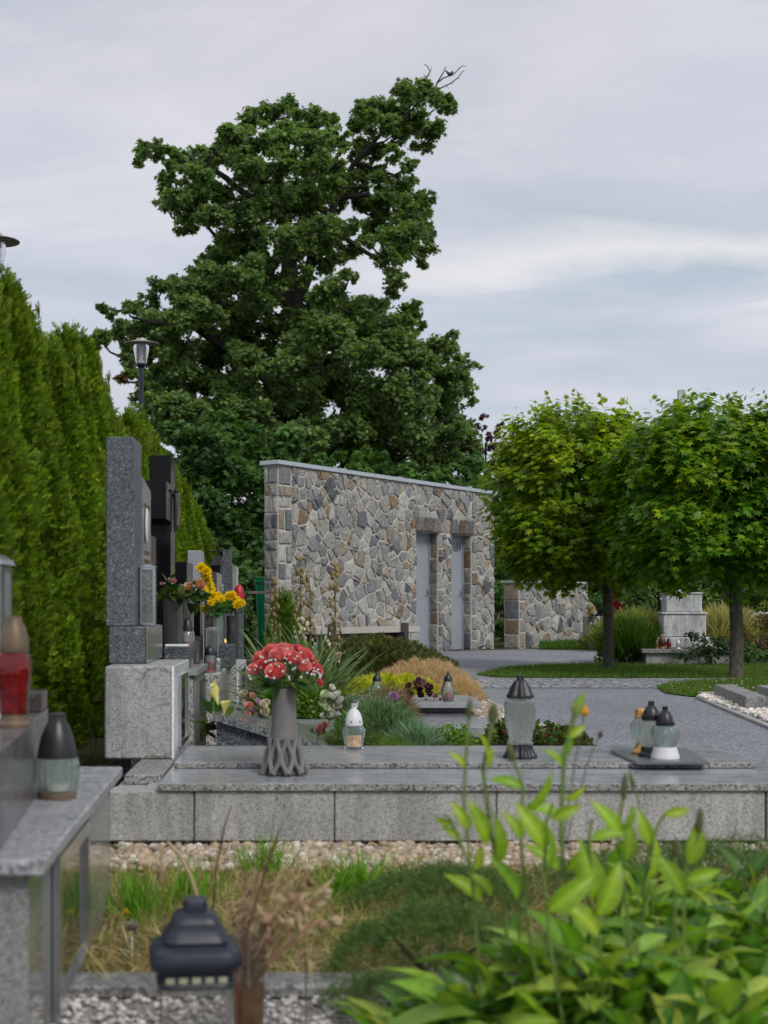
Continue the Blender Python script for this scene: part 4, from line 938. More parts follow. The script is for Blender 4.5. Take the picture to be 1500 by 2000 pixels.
px_tree('shrub', 'leafy green shrub directly behind the stone pedestal', 'shrub', 29, [(1240, 1150, 36), (1290, 1140, 36), (1330, 1150, 38), (1260, 1190, 38), (1310, 1200, 40), (1220, 1120, 30), (1350, 1110, 34)], palS, .08, 1.4, LS, T=OT, Fc=OF, seed=11)
px_tree('shrub', 'tall mid green bush seen between the pedestal and the second maple trunk', 'shrub', 28, [(1390, 1120, 40), (1420, 1170, 42), (1380, 1190, 36), (1440, 1110, 36), (1410, 1060, 40)], [(.11, .2, .04), (.09, .17, .035), (.14, .24, .045)], .08, 1.3, LS, T=OT, Fc=OF, seed=12)
px_tree('shrub', 'dark green bush behind the daisies at the right edge', 'shrub', 28, [(1490, 1130, 40), (1530, 1150, 50), (1470, 1170, 36), (1580, 1120, 60), (1640, 1150, 60)], palS, .08, 1.3, LS, T=OT, Fc=OF, seed=13)
px_tree('shrub', 'yellow green leafy branches hanging in at the right edge beside the daisies', 'shrub', 20, [(1498, 1130, 14), (1490, 1155, 14), (1500, 1180, 14), (1515, 1140, 20), (1520, 1175, 20), (1540, 1200, 24)], [(.16, .24, .02), (.13, .2, .02), (.2, .26, .03)], .07, 1.0, LG, T=OT, Fc=OF, depth=.2, seed=14)
px_tree('shrub', 'rusty orange shrub right of the second maple trunk', 'shrub', 19.3, [(1460, 1235, 26), (1490, 1220, 26), (1500, 1260, 30), (1440, 1250, 20), (1530, 1240, 30)], [(.17, .10, .03), (.2, .12, .04), (.12, .1, .03), (.08, .1, .025)], .04, 1.3, LS, T=OT, Fc=OF, depth=.3, seed=15)
px_tree('shrub', 'low dark glossy shrub at the foot of the first maple trunk', 'shrub', 18.7, [(1180, 1275, 14), (1200, 1265, 18), (1222, 1275, 16), (1170, 1288, 10), (1240, 1280, 16), (1260, 1285, 12)], palD, .05, 1.5, LS, T=OT, Fc=OF, depth=.2, seed=16)
px_tree('shrub', 'dark leafy perennials in front of the pedestal and along the bed', 'shrub', 18.2, [(1365, 1265, 18), (1390, 1275, 22), (1340, 1285, 14), (1415, 1260, 20), (1440, 1278, 18), (1350, 1240, 12), (1368, 1245, 12), (1400, 1250, 14)], [(.04, .08, .03), (.05, .1, .035), (.03, .065, .02)], .06, 1.3, LS, T=OT, Fc=OF, depth=.2, seed=17)
px_tree('shrub', 'dark low bushes along the bed at the right edge', 'shrub', 18.4, [(1470, 1278, 20), (1500, 1282, 20), (1530, 1275, 26), (1570, 1280, 26), (1620, 1275, 30), (1460, 1262, 14)], palD, .05, 1.4, LS, T=OT, Fc=OF, depth=.2, seed=18)
# a darker wood closing the view far behind
rg = np.random.default_rng(5)
for i, (x0, label) in enumerate(((-9, 'dark distant tree mass left of the big maple'), (-4.5, 'dark distant tree filling the gap behind the hedge'), (6.5, 'distant green tree behind the low stone wall'), (10.5, 'distant green tree behind the pedestal'), (14.5, 'distant green tree behind the second round maple'), (18.5, 'distant green tree beyond the right edge'))):
    hh = 3.3 if i < 2 else 3.6; n = 44; P = np.stack([x0 + rg.uniform(-2.2, 2.2, n), 37 + rg.uniform(-1, 1, n), rg.uniform(.3, hh, n)], 1)
    if i < 2: P[:, 0] = x0 + rg.uniform(-1.9, 1.4, n)
    q, r = sprays(P, rg.uniform(.55, .85, n), rg, 6, .5); q[:, 2] = np.maximum(q[:, 2], .05)
    t = thing('tree', label, 'tree', (x0, 37, 0)); mesh_obj('crown', [cluster_leaves(rg, q, r, .9, .13, palD if i < 2 else palS, shell=.3)], LF, t, (x0, 37, 0))
    b = MB(); b.tube([(x0, 37, 0), (x0, 37, 2.4)], [.15, .06], 7); b.build('trunk', M_bark_dark, t)

# ------------------------------------------------------------------ the round maples
def globe_maple(label, base_px, Yb, cpx, cpy, rx, rz, pal, seed, trunk_r, size=.084, dens=1.0, ycl=None):
    rg = np.random.default_rng(seed); bx = at(base_px, 0, Yb)[0]; o = (bx, Yb, 0); t = thing('round_maple', label, 'tree', o)
    cx, _, cz = at(cpx, cpy, Yb); s_ = Yb / F; Rx, Rz = rx * s_, rz * s_
    n = 620; i = np.arange(n); ph = np.arccos(1 - 2 * (i + .5) / n); th = PI * (1 + 5 ** .5) * i
    d = np.stack([np.cos(th) * np.sin(ph), np.sin(th) * np.sin(ph), np.cos(ph)], 1) + rg.normal(size=(n, 3)) * .05; d = nrm(d)
    # box-ish globe with a flattish underside and lumpy top
    low = 1 + .35 * np.clip(-d[:, 2], 0, 1) * 0
    lump = 1 + .07 * np.sin(d[:, 0] * 5 + seed) * np.sin(d[:, 1] * 4 + 1) + .05 * np.sin(d[:, 2] * 9 + d[:, 0] * 6)
    pw = np.sign(d) * np.abs(d) ** .6; pw = pw / np.maximum(np.linalg.norm(pw, axis=1, keepdims=True), 1e-6) * (np.linalg.norm(pw, axis=1, keepdims=True) ** .5)
    C0 = np.array([cx, Yb, cz]) + pw * (lump * rg.uniform(.78, 1.02, n) * low)[:, None] * np.array([Rx * .93, Rx * .93, Rz * .93])
    m = 32; k = np.repeat(np.arange(n), m); N_ = len(k)
    dd = d[k]; tang = nrm(rand_dir(rg, N_) - dd * np.sum(rand_dir(rg, N_) * dd, 1, keepdims=True))
    P = C0[k] + tang * rg.uniform(0, .16, (N_, 1)) + dd * rg.uniform(-.10, .07, (N_, 1)); P[:, 2] -= .25 * np.linalg.norm(P[:, :2] - C0[k][:, :2], axis=1)
    outh = nrm(dd * np.array([1, 1, .0]) + 1e-6)
    y = nrm(outh * .8 + np.array([0, 0, -.55]) + tang * .55 + rg.normal(size=(N_, 3)) * .22)
    nr = nrm(dd * .55 + np.array([0, 0, .85]) + rg.normal(size=(N_, 3)) * .25)
    C = cvar(rg, N_, 0, .18, .06, pal); tint = rg.uniform(.8, 1.2, n); C *= tint[k][:, None]
    young = rg.random(n) < np.clip(.25 + .5 * d[:, 2], .05, .8); yk = young[k]
    C[yk] = C[yk] * np.array(ycl or (1.75, 1.35, .8))
    parts = [scatter(MT, MF, P, frames(y, nr), size * rg.uniform(.75, 1.2, N_), np.clip(C, 0, 1))]
    q = nrm(rg.normal(size=(3600, 3))) * rg.uniform(.35, .85, (3600, 1)) * np.array([Rx, Rx, Rz]) + np.array([cx, Yb, cz])
    parts.append(scatter(MT, MF, q, frames(rand_dir(rg, 3600), rand_dir(rg, 3600) + [0, 0, .6]), size * rg.uniform(.9, 1.3, 3600), cvar(rg, 3600, pal[0], .2)))
    # shoots that break the outline
    ns = 60; sd_ = nrm(rg.normal(size=(ns, 3)) + np.array([0, 0, .9])); kk = np.repeat(np.arange(ns), 9); j = np.tile(np.arange(9), ns) / 9
    sb = np.array([cx, Yb, cz]) + sd_ * np.array([Rx, Rx, Rz]) * .97
    P = sb[kk] + (sd_[kk] * .5 + [0, 0, .5]) * (j[:, None] * .2) * rg.uniform(.5, 1.2, ns)[kk][:, None] + rg.normal(size=(len(kk), 3)) * .03
    parts.append(scatter(MT, MF, P, frames(sd_[kk] * .6 + rg.normal(size=(len(kk), 3)) * .7, rg.normal(size=(len(kk), 3)) * .4 + [0, 0, 1]), size * rg.uniform(.55, .95, len(kk)), np.clip(cvar(rg, len(kk), 0, .2, .06, pal) * np.array(ycl or (1.75, 1.35, .8)), 0, 1)))
    mesh_obj('crown', parts, LG, t, o)
    b = MB(); zt = cz - Rz * .35; pts = [(bx, Yb, -.02), (bx + .004, Yb, .06), (bx + .01, Yb, .5), (bx - .01, Yb, 1.1), (bx, Yb, zt)]
    b.tube(pts, [trunk_r * 1.35, trunk_r * 1.08, trunk_r, trunk_r * .92, trunk_r * .8], 14)
    for a_ in range(9): an = a_ * .7; b.tube([(bx, Yb, zt - .1), (bx + .4 * Rx * math.cos(an), Yb + .4 * Rx * math.sin(an), zt + .3 * Rz), (bx + .8 * Rx * math.cos(an), Yb + .8 * Rx * math.sin(an), zt + .5 * Rz)], [trunk_r * .45, .02, .008], 6)
    b.build('trunk', M_trunk, t, smooth=True); return t
m, nt = newmat('maple_trunk'); co = objco(nt, (1, 1, .5))
cc_ = ramp(nt, noise(nt, co, 26, 6, .75), [(.35, (.05, .045, .035)), (.5, (.1, .095, .075)), (.62, (.13, .13, .09)), (.75, (.24, .24, .2))])
b_ = principled(nt, cc_, .95, spec=.15); nt.links.new(bump(nt, noise(nt, co, 40, 6, .8), .9, .012), b_.inputs['Normal']); finish(nt, b_.outputs[0]); M_trunk = m
palG1 = [(.165, .285, .012), (.20, .32, .014), (.145, .27, .013), (.24, .30, .02)]
palG2 = [(.095, .23, .012), (.125, .265, .014), (.08, .20, .014), (.165, .29, .014)]
globe_maple('round clipped maple with yellowish olive crown left of the other round maple', 1187, 17.4, 1124, 974, 172, 190, palG1, 31, .062, ycl=(1.6, 1.4, .9))
globe_maple('round clipped maple with fresher green crown at the right edge', 1437, 15.3, 1394, 970, 212, 190, palG2, 32, .07)
# ------------------------------------------------------------------ lawns, dry grass, pebbles
def in_poly(P, poly):
    x, y = P[:, 0], P[:, 1]; ins = np.zeros(len(P), bool)
    for i in range(len(poly)):
        x1, y1 = poly[i - 1]; x2, y2 = poly[i]
        c = ((y1 > y) != (y2 > y)) & (x < (x2 - x1) * (y - y1) / ((y2 - y1) or 1e-9) + x1); ins ^= c
    return ins
def area_pts(rg, poly, n):
    A = np.array(poly); lo, hi = A.min(0), A.max(0); P = rg.uniform(lo, hi, (n * 3, 2)); return P[in_poly(P, poly)][:n]
def grass(name, label, P, h, w, pal, seed, z=.012, lean=.45, stuff=True, curl=.35, mat=None):
    rg = np.random.default_rng(seed); n = len(P); Q = np.concatenate([P, np.full((n, 1), z)], 1)
    y = nrm(rg.normal(size=(n, 3)) * lean + [0, 0, 1]); y[:, 2] = np.abs(y[:, 2]); nr = nrm(rg.normal(size=(n, 3)) + [0, 0, .1])
    hh = h * rg.uniform(.45, 1.25, n); s = np.stack([np.full(n, w) * rg.uniform(.6, 1.4, n), hh, hh], 1)
    Tt = BT.copy(); Tt[:, 2] *= curl / .35
    o = (float(Q[:, 0].mean()), float(Q[:, 1].mean()), 0); ob = top_obj(name, [scatter(Tt, BF, Q, frames(y, nr), s, cvar(rg, n, 0, .25, .08, pal))], mat or LGR, o)
    if stuff: ob['kind'] = 'stuff'
    if label: ob['label'] = label; ob['category'] = 'grass'
    return ob
rg = np.random.default_rng(77)
palL = [(.09, .19, .02), (.11, .21, .025), (.13, .22, .03), (.08, .16, .02), (.19, .21, .07)]
grass('lawn_grass', 'mown grass strip across the paving under the round maples', area_pts(rg, LAWN1, 26000), .045, .006, palL, 1)
grass('lawn_grass', 'rougher grass with white clover at the foot of the second maple', area_pts(rg, LAWN2, 16000), .055, .006, palL, 2)
grass('lawn_grass', 'bright grass patch in front of the low stone wall', area_pts(rg, LAWN3, 14000), .13, .012, [(.07, .17, .02), (.09, .19, .02)], 3)
def dots(name, label, P, r, pal, seed, cat, mat=LFL, stuff=True):
    rg = np.random.default_rng(seed); n = len(P)
    T = np.array([(math.cos(k * PI / 3), math.sin(k * PI / 3), 0) for k in range(6)] + [(0, 0, .45)]); Fc = np.array([(k, (k + 1) % 6, 6) for k in range(6)])
    y = rand_dir(rg, n); nr = nrm(rg.normal(size=(n, 3)) * .5 + [0, -.5, 1]); o = tuple(P.mean(0) * [1, 1, 0])
    ob = top_obj(name, [scatter(T, Fc, P, frames(y, nr), r * rg.uniform(.7, 1.2, n), cvar(rg, n, 0, .1, .03, pal))], mat, o)
    if stuff: ob['kind'] = 'stuff'
    return tag(ob, label, cat)
cp = area_pts(rg, LAWN2, 150); cp = cp[cp[:, 1] < 13.7]
dots('clover_flowers', 'tiny white clover blooms dotted in the rougher grass', np.concatenate([cp, rg.uniform(.05, .08, (len(cp), 1))], 1), .009, [(.5, .5, .42)], 4, 'clover')
dryp = area_pts(rg, [(-1.2, 2.99), (2.5, 2.99), (2.5, 4.35), (-1.2, 4.35)], 22000)
grass('dry_grass', 'straw coloured dry grass growing before the curb wall', dryp, .05, .003, [(.5, .4, .2), (.42, .34, .16), (.3, .28, .1), (.22, .26, .07)], 5, z=.004, lean=1.1, curl=.6)
gn = rg.uniform([-1.2, 3.05], [2.4, 4.3], (60, 2)); gk = rg.integers(0, 60, 4200); gp = gn[gk] + rg.normal(size=(4200, 2)) * .09
gp = gp[(gp[:, 1] > 2.95) & (gp[:, 1] < 4.4)]
sp = rg.uniform([-1.2, 2.9], [2.4, 4.5], (7000, 2)); grass('straw_litter', 'flat matted straw and dead leaves over the turf', sp, .07, .0035, [(.5, .4, .2), (.36, .27, .13), (.58, .48, .27)], 55, z=.012, lean=3.5, curl=.2)
grass('green_grass', 'green grass tufts sprouting through the dry turf', gp, .06, .0035, [(.2, .27, .05), (.25, .3, .07), (.36, .34, .13)], 6, z=.004, lean=.4)
gp = np.array([(-.30, 3.75), (.16, 3.85), (-.42, 3.6), (-.12, 4.15), (.1, 3.8)])[rg.integers(0, 5, 900)] + rg.normal(size=(900, 2)) * .035
grass('green_grass', 'taller fresh green grass clumps near the pebbles', gp[:500], .12, .006, [(.13, .3, .02), (.16, .34, .03)], 7, z=.004, lean=.3)
ICO = None
def pebbles(name, label, P, r, pal, seed, z=0.0, piles=0):
    import bmesh
    bm = bmesh.new(); bmesh.ops.create_icosphere(bm, subdivisions=1, radius=1); bm.verts.ensure_lookup_table()
    T = np.array([v.co[:] for v in bm.verts]); Fc = np.array([[v.index for v in f.verts] for f in bm.faces]); bm.free()
    rg = np.random.default_rng(seed); n = len(P); rr = r * rg.uniform(.4, 1.0, n) ** 1.6 * 1.9
    s = np.stack([rr * rg.uniform(.8, 1.3, n), rr * rg.uniform(.7, 1.1, n), rr * rg.uniform(.45, .75, n)], 1)
    Q = np.concatenate([P, (z + rr * .35 + rg.uniform(0, 1, n) * piles)[:, None]], 1); y = rand_dir(rg, n) * [1, 1, .25]
    o = (float(Q[:, 0].mean()), float(Q[:, 1].mean()), 0)
    V, FF, C = scatter(T, Fc, Q, frames(y, nrm(rg.normal(size=(n, 3)) * .25 + [0, 0, 1])), s, cvar(rg, n, 0, .12, .03, pal))
    ob = put(name, raw_mesh(name, V - np.array(o), [FF], M_pebble, C, smooth=True), None, o); ob['kind'] = 'stuff'; return tag(ob, label, 'pebbles')
palP = [(.44, .37, .28), (.5, .43, .35), (.36, .29, .21), (.6, .56, .5), (.3, .25, .2), (.47, .35, .25)]
pebbles('pebble_bed', 'cream and white pebbles strewn along the foot of the curb wall', rg.uniform([-.95, 4.17], [2.1, 4.56], (5600, 2)) + [0, 0], .0125, palP, 1, .004, .02)
pebbles('pebble_strip', 'pale pebbles between the path edging and the right granite curbs', area_pts(rg, [(2.95, 8.6), (3.24, 11.9), (4.2, 11.95), (3.6, 11.4), (3.35, 9.6), (3.3, 8.6)], 9000), .015, [(.68, .63, .55), (.74, .7, .64), (.6, .53, .45), (.8, .77, .72), (.5, .45, .38)], 2, 0, .03)
pebbles('pebble_strip', 'pale pebbles between the planted graves and the left path edging', area_pts(rg, [(1.15, 8.6), (1.48, 8.2), (1.39, 11.9), (1.15, 11.6)], 3000), .013, palP, 3, 0, .02)
pebbles('gravel_chips', 'white stone chips in the foreground bed', rg.uniform([-1.3, 2.2], [2.0, 2.85], (9000, 2)), .0055, [(.5, .46, .44), (.6, .57, .55), (.4, .36, .33)], 4, .004, .006)
for i, (xa, xb) in enumerate(((-1.3, -.62), (-.615, .12), (.125, .9), (.905, 1.7))):
    b = MB(); b.box(xa, xb, 2.86, 2.965, 0, .03, .006); tag(b.build('border_kerb', granite('kerb_stone%d' % i, (.25, .25, .24), dark=.4, grain=160, rough=.85, stain=.4, bmp=.5)), 'weathered grey kerb stone between the white gravel and the dry grass', 'kerb', 'kerb stones before the dry grass')

# ------------------------------------------------------------------ low planting on the graves
def mound(name, label, cat, c, rx, ry, h, n, tmpl, size, pal, seed, mat=LS, up=.6, spiky=0.0, dome=1.0, group=None, lean=.5, stem=True):
    rg = np.random.default_rng(seed); th = rg.uniform(0, 2 * PI, n); u = rg.uniform(0, 1, n) ** .5; q = rg.uniform(.35, 1.0, n) ** .5
    lump = 1 + .18 * np.sin(th * 3 + seed) + .12 * np.sin(th * 7 + seed * 2)
    X = rx * u * lump * np.cos(th); Yy = ry * u * lump * np.sin(th); top = h * np.sqrt(np.clip(1 - u ** 2 * .92, 0, 1)) * (1 + .15 * np.sin(X / rx * 9 + seed) * np.sin(Yy / ry * 8))
    Z = np.maximum(.01, top * q)
    P = np.stack([X, Yy, Z], 1); out = nrm(np.stack([X / rx, Yy / ry, np.full(n, .001)], 1)) * u[:, None]
    y = nrm(out * (1 - spiky * .3) + np.array([0, 0, 1]) * (.5 + spiky) + rg.normal(size=(n, 3)) * lean); nr = nrm(rg.normal(size=(n, 3)) * .6 + np.array([0, 0, up]) + out * .3)
    T, Fc = tmpl; s = size * rg.uniform(.65, 1.3, n)
    t = thing(name, label, cat, c, 0, group)
    mesh_obj('foliage', [scatter(T, Fc, P + np.array(c), frames(y, nr), s, cvar(rg, n, 0, .25, .08, pal))], mat, t, c)
    if stem:
        b = MB(); [b.tube([(c[0], c[1], c[2]), (c[0] + rx * .5 * math.cos(a_), c[1] + ry * .5 * math.sin(a_), c[2] + h * .5)], [.008, .003], 5) for a_ in (0, 1.3, 2.6, 3.9, 5.2)]
        b.build('stem', M_bark_dark, t)
    return t
FRND = (FT, FF_); OVL = oval_template(.55, .12, 3, .15); BLD = (BT * np.array([.06, 1, 1]), BF)
NEEDLE = (np.array([(-.05, 0, 0), (.05, 0, 0), (0, 1, 0), (-.32, .25, .05), (-.27, .1, 0), (.32, .35, .05), (.27, .2, 0)]), np.array([(0, 1, 2), (0, 4, 3), (1, 5, 6)]))
mound('juniper', 'dark olive juniper mound spreading before the stone bench', 'juniper', (.70, 15.0, 0), .62, .6, .41, 9000, FRND, .075, [(.10, .13, .03), (.12, .15, .035), (.08, .1, .025), (.16, .13, .05)], 1, LT)
mound('juniper', 'second dark juniper mound lower and nearer to the forecourt', 'juniper', (1.12, 15.9, 0), .42, .5, .26, 4500, FRND, .075, [(.10, .13, .03), (.12, .15, .035), (.08, .1, .025)], 2, LT)
mound('heather', 'reddish bronze heather mound beside the paved path', 'heather', (1.02, 12.6, 0), .42, .5, .29, 9000, NEEDLE, .04, [(.72, .45, .30), (.8, .55, .38), (.6, .4, .25), (.45, .42, .18)], 3, LS, spiky=.6)
mound('heather', 'low rust coloured heather at the corner of the path edging', 'heather', (1.2, 11.4, 0), .2, .5, .2, 4500, NEEDLE, .035, [(.65, .38, .22), (.72, .48, .3), (.4, .38, .15)], 4, LS, spiky=.6)
mound('creeping_juniper', 'bright yellow green creeping juniper behind the dried arrangement', 'juniper', (.66, 11.3, 0), .40, .45, .2, 6000, FRND, .06, [(.5, .52, .03), (.6, .6, .035), (.36, .42, .03)], 5, LT)
mound('boxwood', 'clipped green boxwood cushion left of the taupe vase', 'boxwood', (-.14, 7.45, 0), .15, .15, .36, 3600, OVL, .022, [(.12, .23, .02), (.16, .29, .03), (.09, .17, .02)], 6)
mound('boxwood', 'clipped green boxwood cushion right of the taupe vase', 'boxwood', (.045, 7.5, 0), .14, .15, .35, 3600, OVL, .022, [(.12, .23, .02), (.16, .29, .03), (.09, .17, .02)], 7)
mound('thuja_shrub', 'small bushy green thuja in front of the green bin', 'thuja', (-.195, 12.0, 0), .14, .15, .82, 3600, FRND, .08, [(.12, .21, .02), (.15, .26, .025), (.09, .16, .02)], 8, LT, spiky=.5)
mound('shrub', 'loose leafy bush at the end of the row beside the green bin', 'shrub', (-.64, 14.6, 0), .10, .15, .90, 1300, OVL, .05, [(.06, .11, .03), (.09, .15, .05), (.04, .08, .02)], 9, LS)
mound('fescue', 'blue green fescue tuft behind the white capped lantern', 'fescue', (.33, 6.5, 0), .18, .16, .29, 6500, BLD, .10, [(.14, .24, .10), (.2, .31, .16), (.11, .2, .08)], 10, LGR, spiky=.6)
mound('fescue', 'silvery blue fescue cushion drooping right of the first tuft', 'fescue', (.47, 6.25, 0), .15, .14, .20, 5500, BLD, .09, [(.18, .29, .19), (.24, .36, .25), (.13, .24, .12)], 11, LGR, spiky=.3)
mound('groundcover', 'fine green feathery plant right behind the polished cover slab', 'plant', (.20, 6.05, 0), .17, .14, .29, 3200, NEEDLE, .035, [(.09, .16, .03), (.12, .2, .04), (.07, .12, .03)], 12)
mound('groundcover', 'low bright green feathery cushion below the blue fescue', 'plant', (.36, 5.85, 0), .13, .1, .24, 2600, NEEDLE, .03, [(.12, .22, .03), (.15, .26, .04)], 13)
mound('sedum', 'bright green succulent cushion right of the blue fescue', 'sedum', (.63, 6.3, 0), .14, .14, .245, 2600, OVL, .02, [(.14, .26, .02), (.18, .32, .03), (.1, .2, .02)], 14)
mound('bedding_plant', 'low dark green and reddish bedding plants behind the tall lantern', 'plant', (.95, 6.6, 0), .2, .16, .24, 1500, OVL, .035, [(.05, .11, .02), (.08, .15, .03), (.12, .05, .03)], 15)
mound('bedding_plant', 'low leafy plants beside the path edging right of the tall lantern', 'plant', (1.25, 7.2, 0), .17, .3, .17, 1500, OVL, .035, [(.06, .12, .02), (.09, .17, .03), (.13, .06, .03)], 16)
mound('dried_plant', 'withered brown tuft beside the stacked slabs', 'plant', (.52, 9.0, 0), .13, .12, .22, 1500, BLD, .1, [(.25, .17, .1), (.32, .22, .13), (.18, .12, .07)], 17, LGR, spiky=.2)
mound('bedding_plant', 'mauve flowered cushion behind the fescue tufts', 'plant', (.36, 8.4, 0), .2, .15, .25, 1800, NEEDLE, .035, [(.16, .18, .1), (.3, .2, .25), (.12, .15, .08)], 18)
mound('ornamental_grass', 'golden topped ornamental grass beside the stone pedestal', 'grass clump', (*at(1240, 0, 19.4)[:2], 0), .36, .3, .36, 5000, BLD, .36, [(.28, .32, .07), (.42, .38, .15), (.18, .27, .045)], 19, LGR, spiky=.9, lean=.22)
mound('ornamental_grass', 'dry golden grass between the pedestal and the second maple trunk', 'grass clump', (*at(1415, 0, 22)[:2], 0), .35, .3, .4, 3000, BLD, .4, [(.5, .45, .2), (.42, .39, .16), (.32, .32, .1)], 20, LGR, spiky=.9, lean=.22)
mound('ornamental_grass', 'green grass clump at the foot of the stone pedestal', 'grass clump', (*at(1225, 0, 18.8)[:2], 0), .24, .25, .34, 3000, BLD, .32, [(.07, .14, .02), (.1, .18, .025)], 21, LGR, spiky=.8, lean=.25)
mound('daisy_bed', 'white daisies blooming right of the second maple trunk', 'daisies', (*at(1490, 0, 23)[:2], 0), .55, .4, .55, 2500, OVL, .07, [(.08, .14, .03), (.1, .17, .03)], 22, LGR)
c = at(1470, 0, 23); P = np.stack([c[0] + rg.uniform(-.65, .6, 170), 23 + rg.uniform(-.5, .3, 170), rg.uniform(.42, .68, 170)], 1)
dots('daisy_blooms', 'white daisy flower heads right of the second maple trunk', P, .035, [(.7, .7, .66)], 9, 'daisies')
c = at(1265, 0, 24); P = np.stack([c[0] + rg.uniform(-.9, .6, 60), 24 + rg.uniform(-.4, .4, 60), rg.uniform(.42, .6, 60)], 1)
dots('daisy_blooms', 'white flower heads left of the stone pedestal above the golden grass', P, .03, [(.6, .6, .55)], 10, 'daisies')
c = at(1250, 0, 24); mound('meadow_plants', 'pale meadow plants behind the golden grass and pedestal', 'plants', (c[0], 24, 0), .9, .4, .48, 3500, OVL, .07, [(.12, .17, .05), (.2, .22, .09), (.08, .13, .03)], 23, LGR)
# yucca
t = thing('yucca', 'spiky grey green yucca with long sword leaves behind the red bouquet', 'yucca', (-.02, 8.5, 0)); rgy = np.random.default_rng(40)
n = 440; a_ = rgy.uniform(0, 2 * PI, n); tilt = rgy.uniform(.05, 1.35, n); sh = rgy.integers(0, 3, n); ox = np.array([(-.12, 0), (.10, .08), (.0, -.12)])[sh]
y = np.stack([np.cos(a_) * np.sin(tilt), np.sin(a_) * np.sin(tilt), np.cos(tilt)], 1); T, Fc = blade_template(6, .28, 1)
Ls = rgy.uniform(.36, .62, n); P = np.stack([ox[:, 0], ox[:, 1], rgy.uniform(.04, .18, n)], 1) + np.array([-.02, 8.5, 0])
mesh_obj('leaf_rosette', [scatter(T * np.array([1, 1, 1]), Fc, P, frames(y, y * 0 + np.array([0, 0, 1]) + rgy.normal(size=(n, 3)) * .1), np.stack([np.full(n, .034), Ls, Ls], 1), cvar(rgy, n, 0, .25, .06, [(.15, .25, .13), (.19, .30, .16), (.12, .2, .1), (.26, .33, .13)]))], LGR, t, (-.02, 8.5, 0))
def yucca_stalk(px, ptop, Y, label, flowers):
    x, _, z = at(px, ptop, Y); t = thing('yucca_stalk', label, 'yucca', (x, Y, 0)); b = MB(); b.tube([(x, Y, 0), (x + .01, Y, z * .5), (x, Y, z)], [.009, .007, .003], 6)
    rq = random.Random(px)
    pts = []
    for i in range(70):
        k = rq.uniform(.38, 1); a_ = rq.uniform(0, 6.28); l = (.02 + .06 * (1 - k)) * rq.uniform(.6, 1.2); z0 = z * k; e = (x + l * math.cos(a_), Y + l * math.sin(a_), z0 + .02)
        b.tube([(x, Y, z0), e], [.0022, .0015], 4); pts.append((e, k))
    b.build('stem', plain('stalk_%d' % px, (.17, .12, .05), .8, var=.3), t)
    b = MB(); b2 = MB()
    for e, k in pts:
        (b2 if (k < .62 and rq.random() < flowers) else b).ball((e[0], e[1], e[2] - .006), rq.uniform(.008, .013), 6, 5, .15, (1, 1, 1.5))
    if b.v: tag(b.build('seed_pod', plain('pod_%d' % px, (.24, .19, .08), .7, var=.3), t), kind='stuff')
    if b2.v: tag(b2.build('blossom', plain('blossom_%d' % px, (.6, .56, .4), .7, var=.1), t), kind='stuff')
yucca_stalk(586, 1090, 9.6, 'tall brown yucca flower stalk with cream blossoms left of its neighbours', .75)
yucca_stalk(604, 1125, 9.8, 'shorter brown yucca stalk crowded against the tall one', .6)
yucca_stalk(653, 1104, 9.4, 'separate brown yucca flower stalk standing before the bench end', .35)
yucca_stalk(536, 1132, 10.2, 'slim brown yucca stalk rising from the small thuja', .1)

# ------------------------------------------------------------------ blossoms
def rose_mesh(name, col, r=.03, seed=0, mat=LFL):
    rq = random.Random(seed); b = MB()
    for ring, (n, r0, hh, op) in enumerate(((2, .22, .95, .0), (3, .42, .98, .12), (4, .66, .92, .3), (5, .9, .8, .55))):
        for i in range(n):
            a0 = 2 * PI * i / n + ring * .9 + rq.uniform(-.15, .15); w = 2 * PI / n * .72; vs = []; k = rq.uniform(.82, 1.1)
            b.col = tuple(min(1, c * k) for c in col)
            for v in range(5):
                t = v / 4
                for u in range(5):
                    s_ = u / 2 - 1; rad = r0 * (.35 + .65 * math.sin(min(1, t * 1.15) * PI / 2)) + op * max(0, t - .6) * 1.1 + rq.uniform(-.01, .01)
                    z = hh * t * (1 - .12 * s_ * s_ * t) - (op * .35 * max(0, t - .75) * 2)
                    vs.append((r * rad * math.cos(a0 + s_ * w), r * rad * math.sin(a0 + s_ * w), r * z * 1.5))
            b.add(vs, [(v * 5 + u, v * 5 + u + 1, v * 5 + u + 6, v * 5 + u + 5) for v in range(4) for u in range(4)])
    b.ball((0, 0, r * .25), r * .4, 8, 5); return b.mesh(name, mat, smooth=True)
def mum_mesh(name, col, r=.035, n=110, seed=0):
    rq = np.random.default_rng(seed); T, Fc = blade_template(3, -.2, 1); d = rand_dir(rq, n); d[:, 2] = np.abs(d[:, 2]) * 1.0 - .15; d = nrm(d)
    V, FF, C = scatter(T, Fc, d * r * .12, frames(d, d * 0 + np.array([0, 0, 1]) + rq.normal(size=(n, 3)) * .2), np.stack([np.full(n, r * .26), r * rq.uniform(.75, 1.08, n), np.full(n, r)], 1), cvar(rq, n, col, .15, .05)); return raw_mesh(name, V, [FF], LFL, C)
def leafset(parent, name, P, D, size, pal, seed, tmpl=OVL, mat=LH, off=(0, 0, 0)):
    rq = np.random.default_rng(seed); P = np.array(P, float); D = np.array(D, float); n = len(P)
    return mesh_obj(name, [scatter(*tmpl, P, frames(D, rq.normal(size=(n, 3)) * .3 + [0, 0, 1]), size * rq.uniform(.75, 1.2, n), cvar(rq, n, 0, .2, .06, pal))], mat, parent, off)
def aim(o, d): o.rotation_euler = Vector(d).to_track_quat('Z', 'Y').to_euler()

